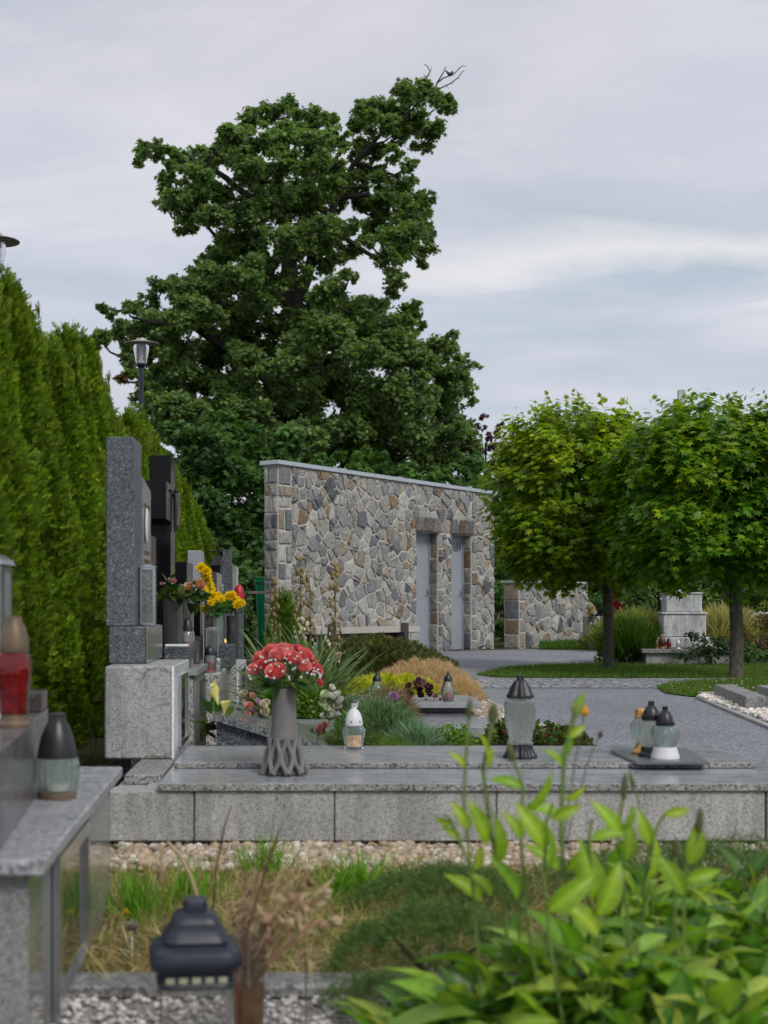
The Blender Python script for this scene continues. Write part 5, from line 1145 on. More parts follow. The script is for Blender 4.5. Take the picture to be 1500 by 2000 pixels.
# taupe vase with lattice foot and its red bouquet
vx, vy, vz = onz(555, 1512, .2215)
v = thing('flower_vase', 'tall taupe grave vase with diamond lattice foot holding red roses', 'vase', (vx, vy, vz))
prof = [(.0420, .118), (.0492, .118), (.0462, .135), (.0432, .16), (.0408, .20), (.0388, .284), (.0382, .286), (.0355, .287), (.0345, .20)]
b = MB(); b.lathe(prof, 40); b.build('body', M_vase, v, smooth=True, local=True)
b = MB(); rz = lambda z: float(np.interp(z, [0, .02, .05, .075, .10, .125], [.0765, .071, .062, .055, .050, .0468]))
K = 9
for s_ in (1, -1):
    for k in range(K):
        pts = []
        for i in range(15):
            z = .125 * i / 14; ph = s_ * (math.sin((z / .062) * PI - PI / 2) * .5 + .5) * (PI / K) ; a_ = 2 * PI * k / K + ph
            pts.append((rz(z) * math.cos(a_), rz(z) * math.sin(a_), max(.006, z)))
        b.tube(pts, [.0075 + .0035 * abs(math.cos((q_ / 14 * .125 / .062) * PI - PI / 2 + PI / 2)) for q_ in range(15)], 8)
b.build('lattice_foot', M_vase, v, smooth=True, local=True)
b = MB(); b.lathe([(.058, .003), (.052, .05), (.044, .117)], 32); b.build('inner_cup', M_vase_dark, v, smooth=True, local=True)
bx, by, bz = vx, vy, vz + .285
bq = thing('red_bouquet', 'domed artificial bouquet of red roses and white sprigs in the taupe vase', 'bouquet', (bx, by, bz))
rr_ = random.Random(3); rm = [rose_mesh('rose', [(.85, .22, .21), (.76, .13, .13), (.88, .30, .28)][s - 1], .029, s) for s in (1, 2, 3)]
spots = [(0, -.055, .062, .0), (-.055, -.035, .07, 0), (.055, -.04, .065, 0), (-.07, .01, .09, 0), (.07, .01, .085, 0), (0, .0, .115, 0), (-.035, .01, .112, 0), (.04, .02, .11, 0), (-.015, -.04, .10, 0), (.025, -.045, .09, 0), (.09, -.01, .055, 0), (-.085, -.02, .055, 0), (0, .06, .09, 0), (.05, .055, .08, 0), (-.05, .055, .085, 0), (.06, -.01, .10, 0)]
spots[0] = (-.022, -.075, .045, 0)
for i, (x, y, z, _) in enumerate(spots):
    o = put('rose', rm[i % 3], bq, (x, y, z)); aim(o, (x * 9, y * 9 - .25, .9)); s_ = .95 if i != 0 else 1.1; o.scale = (s_,) * 3
o = put('rose', rm[1], bq, (.108, -.03, .022)); aim(o, (1, -.2, .2)); o.scale = (.55,) * 3
P = []; D = []
for i in range(34):
    a_ = rr_.uniform(0, 6.28); r_ = rr_.uniform(.02, .07); P.append((r_ * math.cos(a_), r_ * math.sin(a_), rr_.uniform(.0, .04))); D.append((math.cos(a_), math.sin(a_), rr_.uniform(-.45, .25)))
leafset(bq, 'leaves', P, D, .065, [(.04, .11, .03), (.07, .16, .04), (.12, .2, .03)], 1)
b = MB()
for x, y, z, _ in spots: b.tube([(0, 0, -.08), (x * .4, y * .4, 0), (x, y, z)], .0025, 5)
b.build('stems', plain('stem_green', (.05, .12, .03), .6), bq, local=True)
b = MB()
for i in range(150):
    a_ = rr_.uniform(0, 6.28); e = rr_.uniform(-.05, 1.4); r_ = .128 if e < .25 else .118; b.ball((r_ * math.cos(a_) * math.cos(e), r_ * math.sin(a_) * math.cos(e) , .035 + .085 * math.sin(e) + rr_.uniform(0, .02)), rr_.uniform(.0028, .0048), 5, 4)
tag(b.build('white_sprigs', plain('sprig_white', (.7, .72, .66), .6), bq, local=True), kind='stuff')

# ------------------------------------------------------------------ lanterns
def lantern(name, label, loc, base, glass, lid, bm_, gm, lm, candle=M_wax, n=32, gkw=None, prongs=True, cr=.55, ch=.45, bkw=None, lkw=None, holes=None, group=None, rz=0):
    """profiles in metres, (radius, height)"""
    t = thing(name, label, 'grave lantern', loc, rz, group)
    if base: b = MB(); b.lathe(base, n, **(bkw or {})); b.build('base', bm_, t, smooth=True, local=True)
    b = MB()
    if gm in (M_jar, M_jar2):
        prof2 = glass + [(max(.004, r_ - .0032), z_) for r_, z_ in reversed(glass)]; b.lathe(prof2, n, close=False, **(gkw or {})); m_ = len(prof2)
        b.f += [((m_ - 1) * n + k_, (m_ - 1) * n + (k_ + 1) % n, (k_ + 1) % n, k_) for k_ in range(n)]
    else: b.lathe(glass, n, close=False, **(gkw or {}))
    b.build('glass_jar', gm, t, smooth=True, local=True)
    b = MB(); b.lathe(lid, n, **(lkw or {})); lo = b.build('lid', lm, t, smooth=True, local=True)
    r, z = lid[-1]
    if prongs:
        b = MB()
        for k in range(6): a_ = k * PI / 3; b.tube([(r * .8 * math.cos(a_), r * .8 * math.sin(a_), z), (r * .8 * math.cos(a_), r * .8 * math.sin(a_), z + .009)], .0022, 5)
        b.lathe([(r * 1.0, z + .009), (r * 1.0, z + .012)], 16); b.build('vent_crown', lm, lo, smooth=True, local=True)
    if holes:
        b = MB(); hr, hz, hn = holes
        for k in range(hn): a_ = k * 2 * PI / hn + .2; b.ball((hr * math.cos(a_), hr * math.sin(a_), hz), .0036, 6, 4)
        b.build('vent_hole', M_black if lm != M_black else M_white, lo, local=True)
    z0, z1 = glass[0][1], glass[-1][1]; gr = min(g_[0] for g_ in glass)
    if candle: b = MB(); b.lathe([(gr * cr * 1.2, z0 + .004), (gr * cr * 1.2, z0 + (z1 - z0) * ch)], 20); b.build('candle', candle, t, smooth=True, local=True)
    return t
lantern('grave_lantern', 'tall clear glass lantern with fluted black lid and flared black foot', onz(1016, 1480, .2415),
        [(.057, 0), (.057, .008), (.052, .014), (.043, .034), (.041, .05)], [(.043, .05), (.045, .056), (.0385, .063), (.042, .085), (.051, .12), (.054, .16), (.0545, .19), (.053, .203), (.045, .209), (.040, .214)],
        [(.0405, .213), (.045, .215), (.046, .221), (.043, .227), (.040, .231), (.033, .252), (.0245, .266), (.021, .274), (.013, .279), (.013, .281)], M_black, M_jar2, M_black, n=96, gkw=dict(p=3.2, flute=.022, nf=12), bkw=dict(flute=.08, nf=12), lkw=dict(flute=.09, nf=8), candle=None)
lantern('grave_lantern', 'round clear glass lantern with black lid and white foot in front of two others', onz(1299, 1481, .2535),
        [(.049, 0), (.0485, .012), (.044, .02), (.0435, .026), (.039, .04)], [(.034, .04), (.034, .043), (.040, .052), (.0475, .075), (.0485, .092), (.046, .104), (.038, .112), (.031, .115)],
        [(.032, .114), (.032, .122), (.034, .1225), (.034, .126), (.0295, .127), (.0285, .134), (.0245, .148), (.017, .160), (.0095, .167), (.0095, .169)], M_white, M_jar, M_black, n=96, gkw=dict(flute=.035, nf=16, twist=8), candle=None)
lantern('grave_lantern', 'squarish clear glass lantern with black lid and black foot between its neighbours', onz(1272, 1477, .2535),
        [(.046, 0), (.044, .01), (.036, .018), (.036, .026), (.032, .034)], [(.031, .034), (.031, .04), (.035, .055), (.041, .09), (.044, .115), (.042, .124), (.030, .128)],
        [(.033, .128), (.033, .14), (.035, .1405), (.035, .145), (.030, .146), (.026, .16), (.017, .175), (.011, .18), (.011, .183)], M_black, M_jar2, M_black, n=48, gkw=dict(p=4), candle=None)
lantern('grave_lantern', 'slim wavy clear glass lantern with amber lid and amber foot', onz(1252, 1471, .2535),
        [(.033, 0), (.033, .006), (.03, .008), (.025, .018), (.019, .026), (.017, .036)], [(.017, .036), (.026, .052), (.035, .075), (.037, .09), (.035, .107), (.026, .122), (.018, .127)],
        [(.023, .127), (.023, .134), (.021, .136), (.021, .148), (.018, .158), (.008, .163)], M_gold, M_jar, M_gold, n=80, gkw=dict(flute=.10, nf=7, twist=30), prongs=False, candle=None)
wl = lantern('grave_lantern', 'clear ribbed lantern with white domed lid and faded orange picture', onz(691, 1463, .2415),
        None, [(.028, .006), (.032, .01), (.038, .04), (.042, .066), (.043, .074), (.036, .084), (.028, .088)],
        [(.0305, .088), (.033, .09), (.034, .1), (.031, .118), (.024, .138), (.013, .150), (.011, .151), (.011, .160)], M_white, M_jar, M_white, n=96, gkw=dict(flute=.04, nf=18), holes=(.0335, .105, 6), ch=.1)
b = MB(); b.tube([(.012, 0, .158), (.014, 0, .172), (.016, 0, .18)], .0022, 5); b.build('lid_tip', M_white, wl, local=True)
for x in (-.033, .033): b = MB(); b.ball((x, -.014, .004), .0055, 8, 6); b.build('foot', M_steel, wl, smooth=True, local=True)
m, nt = newmat('faded_picture'); co = objco(nt)
finish(nt, principled(nt, ramp(nt, noise(nt, co, 55, 4, .7), [(.35, (.55, .22, .12)), (.5, (.62, .42, .26)), (.65, (.7, .6, .45))]), .5).outputs[0])
b = MB(); b.lathe([(.0335, .012), (.0385, .05), (.0385, .056)], 40, close=False); A = MB()
for k in range(20, 40):
    if 24 <= k <= 34:
        for j in range(2): A.add([b.v[j * 40 + k], b.v[j * 40 + k + 1], b.v[(j + 1) * 40 + k + 1], b.v[(j + 1) * 40 + k]], [(0, 1, 2, 3)])
A.v = [(x * 1.02, y * 1.04, z) for x, y, z in A.v]; A.build('picture', m, wl, local=True)
for k in (0, 1):
    px = (736, 875)[k]
    lantern('grave_lantern', ('pear shaped glass lantern with black lid and red candle left of the dried arrangement', 'pear shaped glass lantern with black lid and red candle right of the dried arrangement')[k], onz(px, 1369, .1505),
        None, [(.03, 0), (.04, .015), (.048, .05), (.045, .08), (.033, .105), (.027, .13)], [(.029, .13), (.029, .14), (.026, .155), (.017, .17), (.007, .18), (.006, .19)], M_black, M_glass, M_black, n=32, candle=M_redwax, cr=.75, ch=.4, prongs=False)
lantern('grave_lantern', 'clear ribbed glass lantern with tall plain black lid on the near table slab', onz(112, 1558, .371),
        [(.041, 0), (.042, .012), (.04, .014)], [(.041, .013), (.0445, .03), (.047, .055), (.046, .075), (.043, .088)],
        [(.043, .087), (.043, .094), (.036, .13), (.026, .155), (.019, .166), (.019, .182), (.016, .183)], M_bronze, M_jar, M_black, n=96, gkw=dict(flute=.04, nf=16), prongs=False, ch=.25)
X = onz(28, 1418, .541)
lantern('grave_lantern', 'deep red glass lantern with aged brass lid on the brown raised step', X,
        [(.034, 0), (.034, .006), (.028, .012), (.027, .024), (.03, .027)], [(.027, .026), (.028, .05), (.0325, .10), (.033, .135), (.029, .148), (.026, .15)],
        [(.0295, .15), (.0305, .154), (.0295, .166), (.0275, .185), (.0215, .204), (.016, .212), (.0155, .224)], M_bronze, M_glass_r, M_bronze, n=36, candle=M_redwax, cr=.85, ch=.9, gkw=dict(p=3.5), prongs=False)
lantern('grave_lantern', 'white ribbed lantern cut off by the left edge on the brown raised step', onz(-16, 1404, .541),
        [(.02, 0), (.02, .012)], [(.02, .012), (.028, .03), (.028, .055), (.02, .065)], [(.021, .065), (.018, .08), (.008, .095)], M_white, M_glass_w, M_white, n=24, prongs=False)
def steel_lantern(label, loc, w, h, roof=False, group=None, rz=0.0, mat=M_steel):
    t = thing('steel_lantern', label, 'grave lantern', loc, rz, group); a_ = w / 2; b = MB(); p_ = w * .13
    for sx in (-1, 1):
        for sy in (-1, 1): b.box(*sorted((sx * a_, sx * (a_ - p_))), *sorted((sy * a_, sy * (a_ - p_))), .012, h - .014)
    b.box(-a_, a_, -a_, a_, .004, .012, .001); b.box(-a_, a_, -a_, a_, h - .014, h - .006, .001); b.build('frame', mat, t, local=True)
    b = MB(); q = a_ - p_ * .4
    for s_ in (-1, 1): b.box(-q + .001, q - .001, *sorted((s_ * q, s_ * (q - .001))), .013, h - .015); b.box(*sorted((s_ * q, s_ * (q - .001))), -q + .003, q - .003, .013, h - .015)
    b.build('pane', M_glass2, t, local=True)
    b = MB()
    if roof:
        vs = []; 
        for i in range(9): an = PI * i / 8; vs.append((-math.cos(an) * a_ * 1.12, math.sin(an) * a_ * .5 + h - .003))
        n_ = len(vs); b.add([(x, -a_ * 1.1, z) for x, z in vs] + [(x, a_ * 1.1, z) for x, z in vs], [(i, i + 1, n_ + i + 1, n_ + i) for i in range(n_ - 1)] + [tuple(range(n_)), tuple(reversed(range(n_, 2 * n_))), (0, n_, 2 * n_ - 1, n_ - 1)])
    else: b.box(-a_ * 1.1, a_ * 1.1, -a_ * 1.1, a_ * 1.1, h - .006, h, .001); b.box(-a_ * .6, a_ * .6, -a_ * .6, a_ * .6, h + .0005, h + .006, .001)
    b.build('roof', mat, t, local=True)
    b = MB(); b.lathe([(a_ * .45, .013), (a_ * .45, .013 + h * .35)], 16); b.build('candle', M_wax, t, smooth=True, local=True); return t
steel_lantern('polished steel lantern with curved roof behind the red lantern at the left edge', (-.745, 3.25, .5415), .125, .34, True)
steel_lantern('tall narrow steel and glass lantern beside the blue grey stele', (-.628, 5.66, .7045), .058, .235)
b = MB(); c = at(366, 1297, 6.98)
steel_lantern('steel lantern with pale lid behind the rose vase', (-.60, 7.08, .494), .055, .32)
steel_lantern('small upright steel framed lantern in front of the yellow flowers', (-.565, 8.55, .401), .078, .245, rz=.05)
steel_lantern('low dark steel lantern beside the small upright one', (-.545, 7.10, .494), .03, .13, mat=M_darksteel)
lantern('grave_lantern', 'spiral ribbed glass lantern with red candle and dark lid on the grey plinth cap', (-.565, 6.78, .494),
        [(.03, 0), (.022, .012), (.018, .04)], [(.018, .04), (.03, .07), (.036, .12), (.032, .16), (.024, .17)], [(.027, .17), (.026, .185), (.018, .215), (.008, .23)], M_bronze, M_glass, M_black, candle=M_redwax, cr=1.0, ch=.6, gkw=dict(flute=.05, nf=10, twist=25), prongs=False)
lantern('grave_lantern', 'dark lidded glass lantern half hidden behind the spiral ribbed one', (-.60, 6.93, .494),
        [(.03, 0), (.022, .012), (.018, .04)], [(.018, .04), (.03, .07), (.034, .12), (.024, .16)], [(.027, .16), (.026, .18), (.018, .21), (.008, .225)], M_bronze, M_glass, M_navy, candle=M_redwax, cr=.9, ch=.5, prongs=False)
lantern('grave_lantern', 'diamond cut glass lantern with red candle and black lid on the speckled pedestal', (-.55, 8.1, .401),
        [(.028, 0), (.03, .006)], [(.03, .006), (.034, .02), (.034, .09), (.03, .1)], [(.031, .1), (.031, .115), (.026, .135), (.014, .15), (.005, .157)], M_glass_w, M_glass, M_black, candle=M_redwax, cr=.9, ch=.6, gkw=dict(flute=.03, nf=14, twist=30), prongs=False)
lantern('grave_lantern', 'small clear lantern with grey lid tucked behind the diamond cut one', (-.52, 8.3, .401), None, [(.026, 0), (.032, .03), (.03, .07), (.022, .08)], [(.023, .08), (.02, .1), (.008, .112)], M_white, M_glass, M_navy, prongs=False)
b = MB()
shf = thing('metal_stand', 'small metal stand holding the golden tiered lantern', 'stand', (-.545, 9.5, 0)); 
b = MB(); b.box(-.05, .05, -.05, .05, .425, .432, .001); b.box(-.012, .012, -.012, .012, .0, .424, .001); b.build('bracket', M_darksteel, shf, local=True)
lantern('grave_lantern', 'golden tiered cone lantern on a small metal stand', (-.545, 9.5, .433), [(.036, 0), (.034, .01)], [(.034, .01), (.032, .03), (.030, .034)], [(.033, .034), (.02, .05), (.028, .052), (.017, .07), (.024, .072), (.013, .09), (.018, .092), (.014, .115), (.004, .13)], M_gold, M_glass, M_gold, n=20, prongs=False, candle=None)
# pagoda lantern in the foreground
fl = thing('grave_lantern', 'large clear square lantern with dark blue stepped pagoda lid standing in the gravel', 'grave lantern', ((381 - 600) / 1217, 2.3, .008), .12)
b = MB(); b.lathe([(.060, .178), (.062, .183), (.060, .186), (.0600, .2), (.064, .204), (.072, .212), (.0735, .222), (.068, .236), (.055, .243), (.052, .2445), (.053, .25), (.046, .262), (.040, .268), (.0385, .2695), (.038, .276), (.030, .288), (.021, .291), (.0185, .293), (.0185, .309), (.017, .311)], 48, p=7, rot=.0)
lid = b.build('lid', M_navy, fl, smooth=True, local=True)
b = MB()
for s_ in (0, 1, 2, 3):
    for k in range(5):
        x = (-2 + k) * .0205
        P = [(x - .0065, -.0618, .189), (x + .0065, -.0618, .189), (x + .0065, -.0618, .1985), (x - .0065, -.0618, .1985)]
        c_, q_ = [(1, 0), (0, 1), (-1, 0), (0, -1)][s_]; b.add([(x_ * c_ - y_ * q_, x_ * q_ + y_ * c_, z_) for x_, y_, z_ in P], [(0, 1, 2, 3)])
b.build('vent_hole', plain('hole_light', (.33, .33, .22), .9, var=.2), lid, local=True)
b = MB(); b.lathe([(.050, .012), (.056, .05), (.058, .178)], 48, p=7, close=False); b.build('glass_jar', M_glass_v, fl, smooth=True, local=True)
b = MB(); b.lathe([(.062, 0), (.062, .010), (.052, .013)], 48, p=7); b.build('base', M_navy, fl, smooth=True, local=True)
b = MB(); b.lathe([(.028, .014), (.028, .07)], 20); b.build('candle', M_wax, fl, smooth=True, local=True)

# tile under the three lanterns
t = thing('stone_tile', 'thin dark grey tile with one cut corner under the three glass lanterns', 'tile', (1.3, 5.1, .242))
A_ = [onz(*p, .2535)[:2] for p in ((1243, 1487), (1385, 1487))]; c3 = onz(1193, 1464, .2535)[:2]
b = MB(); b.prism([A_[0], A_[1], (A_[1][0] + .05, 5.38), (c3[0] + .03, 5.38), c3], .242, .2525, .001); b.build('tile', M_tile, t)

# ------------------------------------------------------------------ dried flowers vase in the foreground
dv = thing('glass_vase', 'square glass vase with brown murky water beside the pagoda lantern', 'vase', ((485 - 600) / (2800 / 2.5), 2.5, .008), .1)
b = MB(); b.lathe([(.024, .0), (.0265, .08), (.030, .175), (.031, .225)], 32, p=8, close=False); b.lathe([(.031, .2255), (.0295, .2255)], 32, p=8, close=False); b.build('glass', M_glass_v, dv, smooth=True, local=True)
m, nt = newmat('murky_water'); co = objco(nt); finish(nt, principled(nt, ramp(nt, noise(nt, co, 40, 3), [(.35, (.20, .085, .02)), (.65, (.36, .18, .05))]), .15).outputs[0])
b = MB(); b.lathe([(.022, .003), (.025, .08), (.0255, .118)], 32, p=8); b.build('water', m, dv, smooth=True, local=True)
ds = thing('dried_bouquet', 'withered straw coloured flowers leaning out of the square glass vase', 'dried flowers', ((485 - 600) / 1120, 2.5, .13))
rq = random.Random(9); b = MB(); heads = MB(); b.col = (.3, .19, .1)
org = Vector(((485 - 600) / 1120, 2.5, .09))
for i in range(34):
    u = rq.uniform(-.1, 1); tx = -.01 + .12 * u + rq.uniform(-.02, .02); tz = rq.uniform(.08, .19) + .02 * u; ty = rq.uniform(-.03, .05)
    e = org + Vector((tx, ty, tz + .05)); mid = org + Vector((tx * .35 + rq.uniform(-.01, .01), ty * .4, tz * .75)); d_ = e + Vector((rq.uniform(.0, .04), rq.uniform(-.02, .02), rq.uniform(-.05, -.005)))
    b.col = rq.choice([(.5, .36, .22), (.58, .44, .28), (.26, .14, .1), (.42, .29, .18)])
    b.tube([tuple(org + Vector((rq.uniform(-.012, .012), rq.uniform(-.012, .012), 0))), tuple(mid), tuple(e), tuple(d_)], [.0022, .002, .0018, .001], 5)
    if rq.random() < .65:
        heads.col = rq.choice([(.3, .2, .12), (.16, .08, .06), (.42, .32, .2)]); heads.ball(tuple(d_), rq.uniform(.006, .011), 7, 5, .35); heads.build('flower_head', M_petal, ds); heads = MB()
    for k in range(3):
        q = mid.lerp(e, rq.random()); b.tube([tuple(q), tuple(q + Vector((rq.uniform(-.03, .03), rq.uniform(-.02, .02), rq.uniform(-.04, .01))))], [.0016, .0006], 4)
b.build('stalk', M_petal, ds)
T_, F2 = oval_template(.3, .3, 4, .8); P = np.array([tuple(org + Vector((rq.uniform(-.01, .12), rq.uniform(-.03, .04), rq.uniform(.08, .22)))) for _ in range(70)]); rgq = np.random.default_rng(4)
mesh_obj('withered_leaf', [scatter(T_, F2, P, frames(rand_dir(rgq, 70) + [.4, 0, -.3], rand_dir(rgq, 70)), rgq.uniform(.02, .045, 70), cvar(rgq, 70, 0, .2, .06, [(.56, .42, .28), (.46, .33, .2), (.62, .5, .34)]))], LGR, ds, ORG[ds.name])
def dry_stem(label, pts, Y, r, col, head=None, name='dry_stem', curve=None):
    b = MB(); b.col = col; P = [at(x, y, Y) for x, y in pts]; o = (P[0][0], Y, 0); t = thing(name, label, 'dry stem' if 'dry' in name else 'plant stem', o)
    P = [(P[0][0], Y, 0)] + P; b.tube(P, [r] * (len(P) - 1) + [r * .5], 6); b.build('stem', M_petal, t)
    if head:
        h_ = MB(); h_.col = head[0]; h_.tube([P[-1], tuple(Vector(P[-1]) + Vector((head[2], 0, head[3])))], [head[1], head[1] * .4], 8); h_.build('seed_head', M_petal, t)
    return t
dry_stem('dark red dry stem left of the pagoda lantern knob', [(415, 1800), (422, 1700), (437, 1620), (452, 1572)], 3.0, .0022, (.12, .04, .035))
dry_stem('dark red dry stem crossing the glass vase', [(462, 1900), (500, 1760), (522, 1690), (548, 1615)], 2.45, .0028, (.13, .05, .04))
dry_stem('very thin green stem rising through the dried bouquet', [(500, 1760), (524, 1680), (535, 1600), (541, 1563)], 2.7, .0012, (.1, .11, .05), ((.08, .06, .04), .003, 0, .008))
dry_stem('bent straw coloured dry stalk with shrivelled head above the pagoda lantern', [(385, 1750), (372, 1710), (350, 1670), (328, 1645), (316, 1660), (314, 1700)], 3.05, .0045, (.42, .31, .19), ((.3, .2, .12), .01, 0, -.03))
dry_stem('dark stem with small bud cluster right of the dried bouquet', [(598, 1880), (590, 1830), (584, 1790), (580, 1750)], 2.6, .0018, (.09, .1, .05), ((.1, .05, .05), .006, .002, .012))
for lab, px, py in (('yellow dandelion bloom left of the pagoda lantern', 246, 1784), ('yellow dandelion bloom right of the glass vase', 572, 1838)):
    c = at(px, py, 3.35); t = thing('dandelion', lab, 'dandelion', (c[0], 3.35, 0)); o = put('bloom', mum_mesh('bloom', (.75, .5, .01), .011, 70, px), t, (0, 0, c[2])); b = MB(); b.tube([(c[0], 3.35, 0), c], .0012, 5); b.build('stem', plain('dand_%d' % px, (.1, .16, .04), .6), t)
c = at(258, 1815, 3.2); t = thing('seed_clock', 'greyish round dandelion seed clock left of the pagoda lantern', 'dandelion', (c[0], 3.2, 0)); put('seed_head', mum_mesh('seed_head', (.45, .4, .34), .02, 160, 5), t, (0, 0, c[2])); b = MB(); b.tube([(c[0], 3.2, 0), c], .0012, 5); b.build('stem', M_petal, t)

# ------------------------------------------------------------------ foreground leafy plants
def vein_template(w, fold, rows, curl, tip):
    T, _ = oval_template(w, fold, rows, curl, tip); Q = []; tf = []; Fc = []
    for i in range(rows + 1):
        l, m_, r_ = T[3 * i], T[3 * i + 1], T[3 * i + 2]; wv = .02 * math.sin(i * 2.3)
        Q += [l + [0, 0, wv], (l + m_) / 2 + [0, 0, .018 + wv * .3], m_, (r_ + m_) / 2 + [0, 0, .018 - wv * .3], r_ - [0, 0, wv]]; tf += [.82, 1.05 if i % 2 else .88, 1.32, 1.05 if i % 2 else .88, .82]
    for i in range(rows):
        a_ = i * 5; Fc += [(a_ + k, a_ + k + 1, a_ + k + 6, a_ + k + 5) for k in range(4)]
    return np.array(Q), np.array(Fc), np.array(tf)
HT = vein_template(.56, .25, 10, .5, .85); HT1 = vein_template(.5, .35, 10, .85, .8); HT2 = vein_template(.42, .3, 10, .45, .9)
palH = [(.16, .31, .03), (.21, .385, .035), (.11, .24, .03), (.30, .45, .06), (.075, .175, .03), (.33, .43, .06)]
def clump(c, n, size, h, label, seed, rad=.16, pal=palH, tm=HT):
    n = int(n * 1.3); size *= .88
    rg = np.random.default_rng(seed); a_ = rg.uniform(0, 2 * PI, n); t_ = rg.uniform(0, 1, n) ** .8
    r_ = rad * (.15 + .85 * rg.uniform(0, 1, n)); z = h * (.15 + .85 * t_); P = np.stack([c[0] + r_ * np.cos(a_) * (1 - .35 * t_), c[1] + r_ * np.sin(a_) * (1 - .35 * t_), z * .82], 1)
    out = np.stack([np.cos(a_), np.sin(a_), np.zeros(n)], 1); y = nrm(out * rg.uniform(.15, 1, (n, 1)) + np.array([0, 0, 1]) * rg.uniform(.3, 1.6, (n, 1)) + rg.normal(size=(n, 3)) * .2)
    s_ = size * rg.uniform(.45, 1.2, n) * (1 - .3 * t_); t = thing('leafy_plant', label, 'plant', (c[0], c[1], 0))
    nr = nrm(np.array([0, 0, 1]) - out * .3 + rg.normal(size=(n, 3)) * .35)
    mesh_obj('leaves', [scatter(tm_[0], tm_[1], P[q_], frames(y, nr)[q_], s_[q_], cvar(rg, n, 0, .2, .06, pal)[q_], tm_[2]) for tm_, q_ in ((HT, slice(0, n // 2)), (HT1, slice(n // 2, n)))], LH, t, (c[0], c[1], 0))
    b = MB(); b.col = (.12, .2, .04)
    for p in P: b.tube([(c[0] + (p[0] - c[0]) * .25, c[1] + (p[1] - c[1]) * .25, 0), tuple(p)], [.0035, .002], 5)
    b.build('stems', M_petal, t)
labs = ['broad leaved light green plant with a long leaf reaching left at the bottom', 'light green leafy clump in the middle of the bottom foreground', 'light green leafy clump below the tall black lantern', 'taller leafy clump below the three glass lanterns', 'leafy clump in the bottom right corner', 'leafy clump at the right edge under the curb wall corner', 'leafy clump behind the others in front of the curb wall', 'darker leafy clump low at the bottom right', 'leafy clump filling the right bottom foreground', 'small leafy clump farthest back on the right']
cs_ = [((860, 0), 2.35, 60, .12, .14, .17), ((970, 0), 2.3, 76, .12, .19, .17), ((1080, 0), 2.35, 86, .12, .25, .18), ((1190, 0), 2.3, 90, .12, .29, .18), ((1430, 0), 2.2, 80, .13, .22, .18), ((1490, 0), 2.6, 80, .12, .29, .2), ((1270, 0), 2.75, 90, .11, .30, .2), ((1310, 0), 2.1, 76, .13, .18, .17), ((1360, 0), 2.45, 86, .12, .26, .19), ((1430, 0), 2.95, 64, .11, .26, .18)]
for (lab, ((px, _), Y_, n, sz, h_, rd), s_) in zip(labs, cs_, range(10)):
    clump(((px - 600) * Y_ / F, Y_), n, sz, h_, lab, 50 + s_, rd)
T = oval_template(.3, .2, 7, .5); t = thing('leaf_shoot', 'long arching pale green leaf reaching out left over the gravel', 'plant', (.27, 2.2, 0))
mesh_obj('leaves', [scatter(*T, np.array([(.26, 2.2, .16), (.3, 2.2, .13), (.33, 2.15, .12)]), frames(np.array([(-1, 0, .12), (-1, -.1, .3), (-.8, -.3, 0.)]), np.array([(0, -.3, 1)] * 3)), np.array([.17, .13, .12]), np.array([(.2, .34, .05)] * 3))], LH, t, (.27, 2.2, 0))
# tall stems with bract leaves
def tall_stem(label, pts, Y, leaves, bud=None, r=.0026, col=(.13, .2, .045), bcol=(.09, .1, .04)):
    P = [at(x, y, Y) for x, y in pts]; t = thing('tall_stem', label, 'plant stem', (P[0][0], Y, 0)); b = MB(); b.col = col
    P = [(P[0][0] + .01, Y, 0)] + P; b.tube(P, [r] * len(P), 7); b.build('stem', M_petal, t, smooth=True)
    if leaves:
        rgl = np.random.default_rng(int(pts[-1][0])); LP = np.array([at(x, y, Y) for x, y, *_ in leaves]); D = np.array([(math.sin(R(a_)), -.25, math.cos(R(a_))) for *_, a_, s_ in leaves]); S = np.array([s_ for *_, s_ in leaves])
        mesh_obj('leaves', [scatter(HT2[0], HT2[1], LP, frames(D, np.array([(0.5, -1, .3)] * len(LP)) + rgl.normal(size=(len(LP), 3)) * .35), S * .72, cvar(rgl, len(LP), 0, .12, .05, [(.28, .44, .03), (.34, .48, .04), (.22, .38, .03)]), HT2[2])], LH, t, (P[0][0] - .01, Y, 0) if False else ORG[t.name])
    if bud:
        b = MB(); b.col = bcol; k = bud; e = Vector(P[-1]); b.tube([tuple(e - Vector((0, 0, k[1] * .5))), tuple(e), tuple(e + Vector((k[2], 0, k[1] * .6))), tuple(e + Vector((k[2] * 1.6, 0, k[1])))], [k[0] * .5, k[0], k[0] * .8, k[0] * .2], 8); b.build('bud', M_petal, t, smooth=True)
tall_stem('tall thin stem with dark bud left of the tall black lantern', [(940, 1960), (925, 1750), (905, 1560), (912, 1450), (916, 1390)], 2.3, [(910, 1500, -35, .05), (918, 1620, -30, .07), (925, 1700, 25, .06)], (.005, .022, .001))
tall_stem('tall stem with thick brown bud and pale bract left of the black lantern foot', [(1005, 1980), (985, 1780), (955, 1600), (943, 1500), (958, 1430), (962, 1400)], 2.3, [(950, 1505, 8, .085), (950, 1650, -12, .10), (965, 1690, 15, .11), (960, 1750, -30, .07)], (.009, .022, .001), r=.0032)
tall_stem('stem with broad leaf hanging before the black lantern foot', [(1060, 2000), (1030, 1800), (1015, 1620), (1022, 1540), (1010, 1500), (1000, 1475)], 2.25, [(1020, 1540, -60, .07), (1020, 1580, 55, .10), (1020, 1640, -25, .07), (1010, 1760, -15, .11)], (.007, .02, -.004))
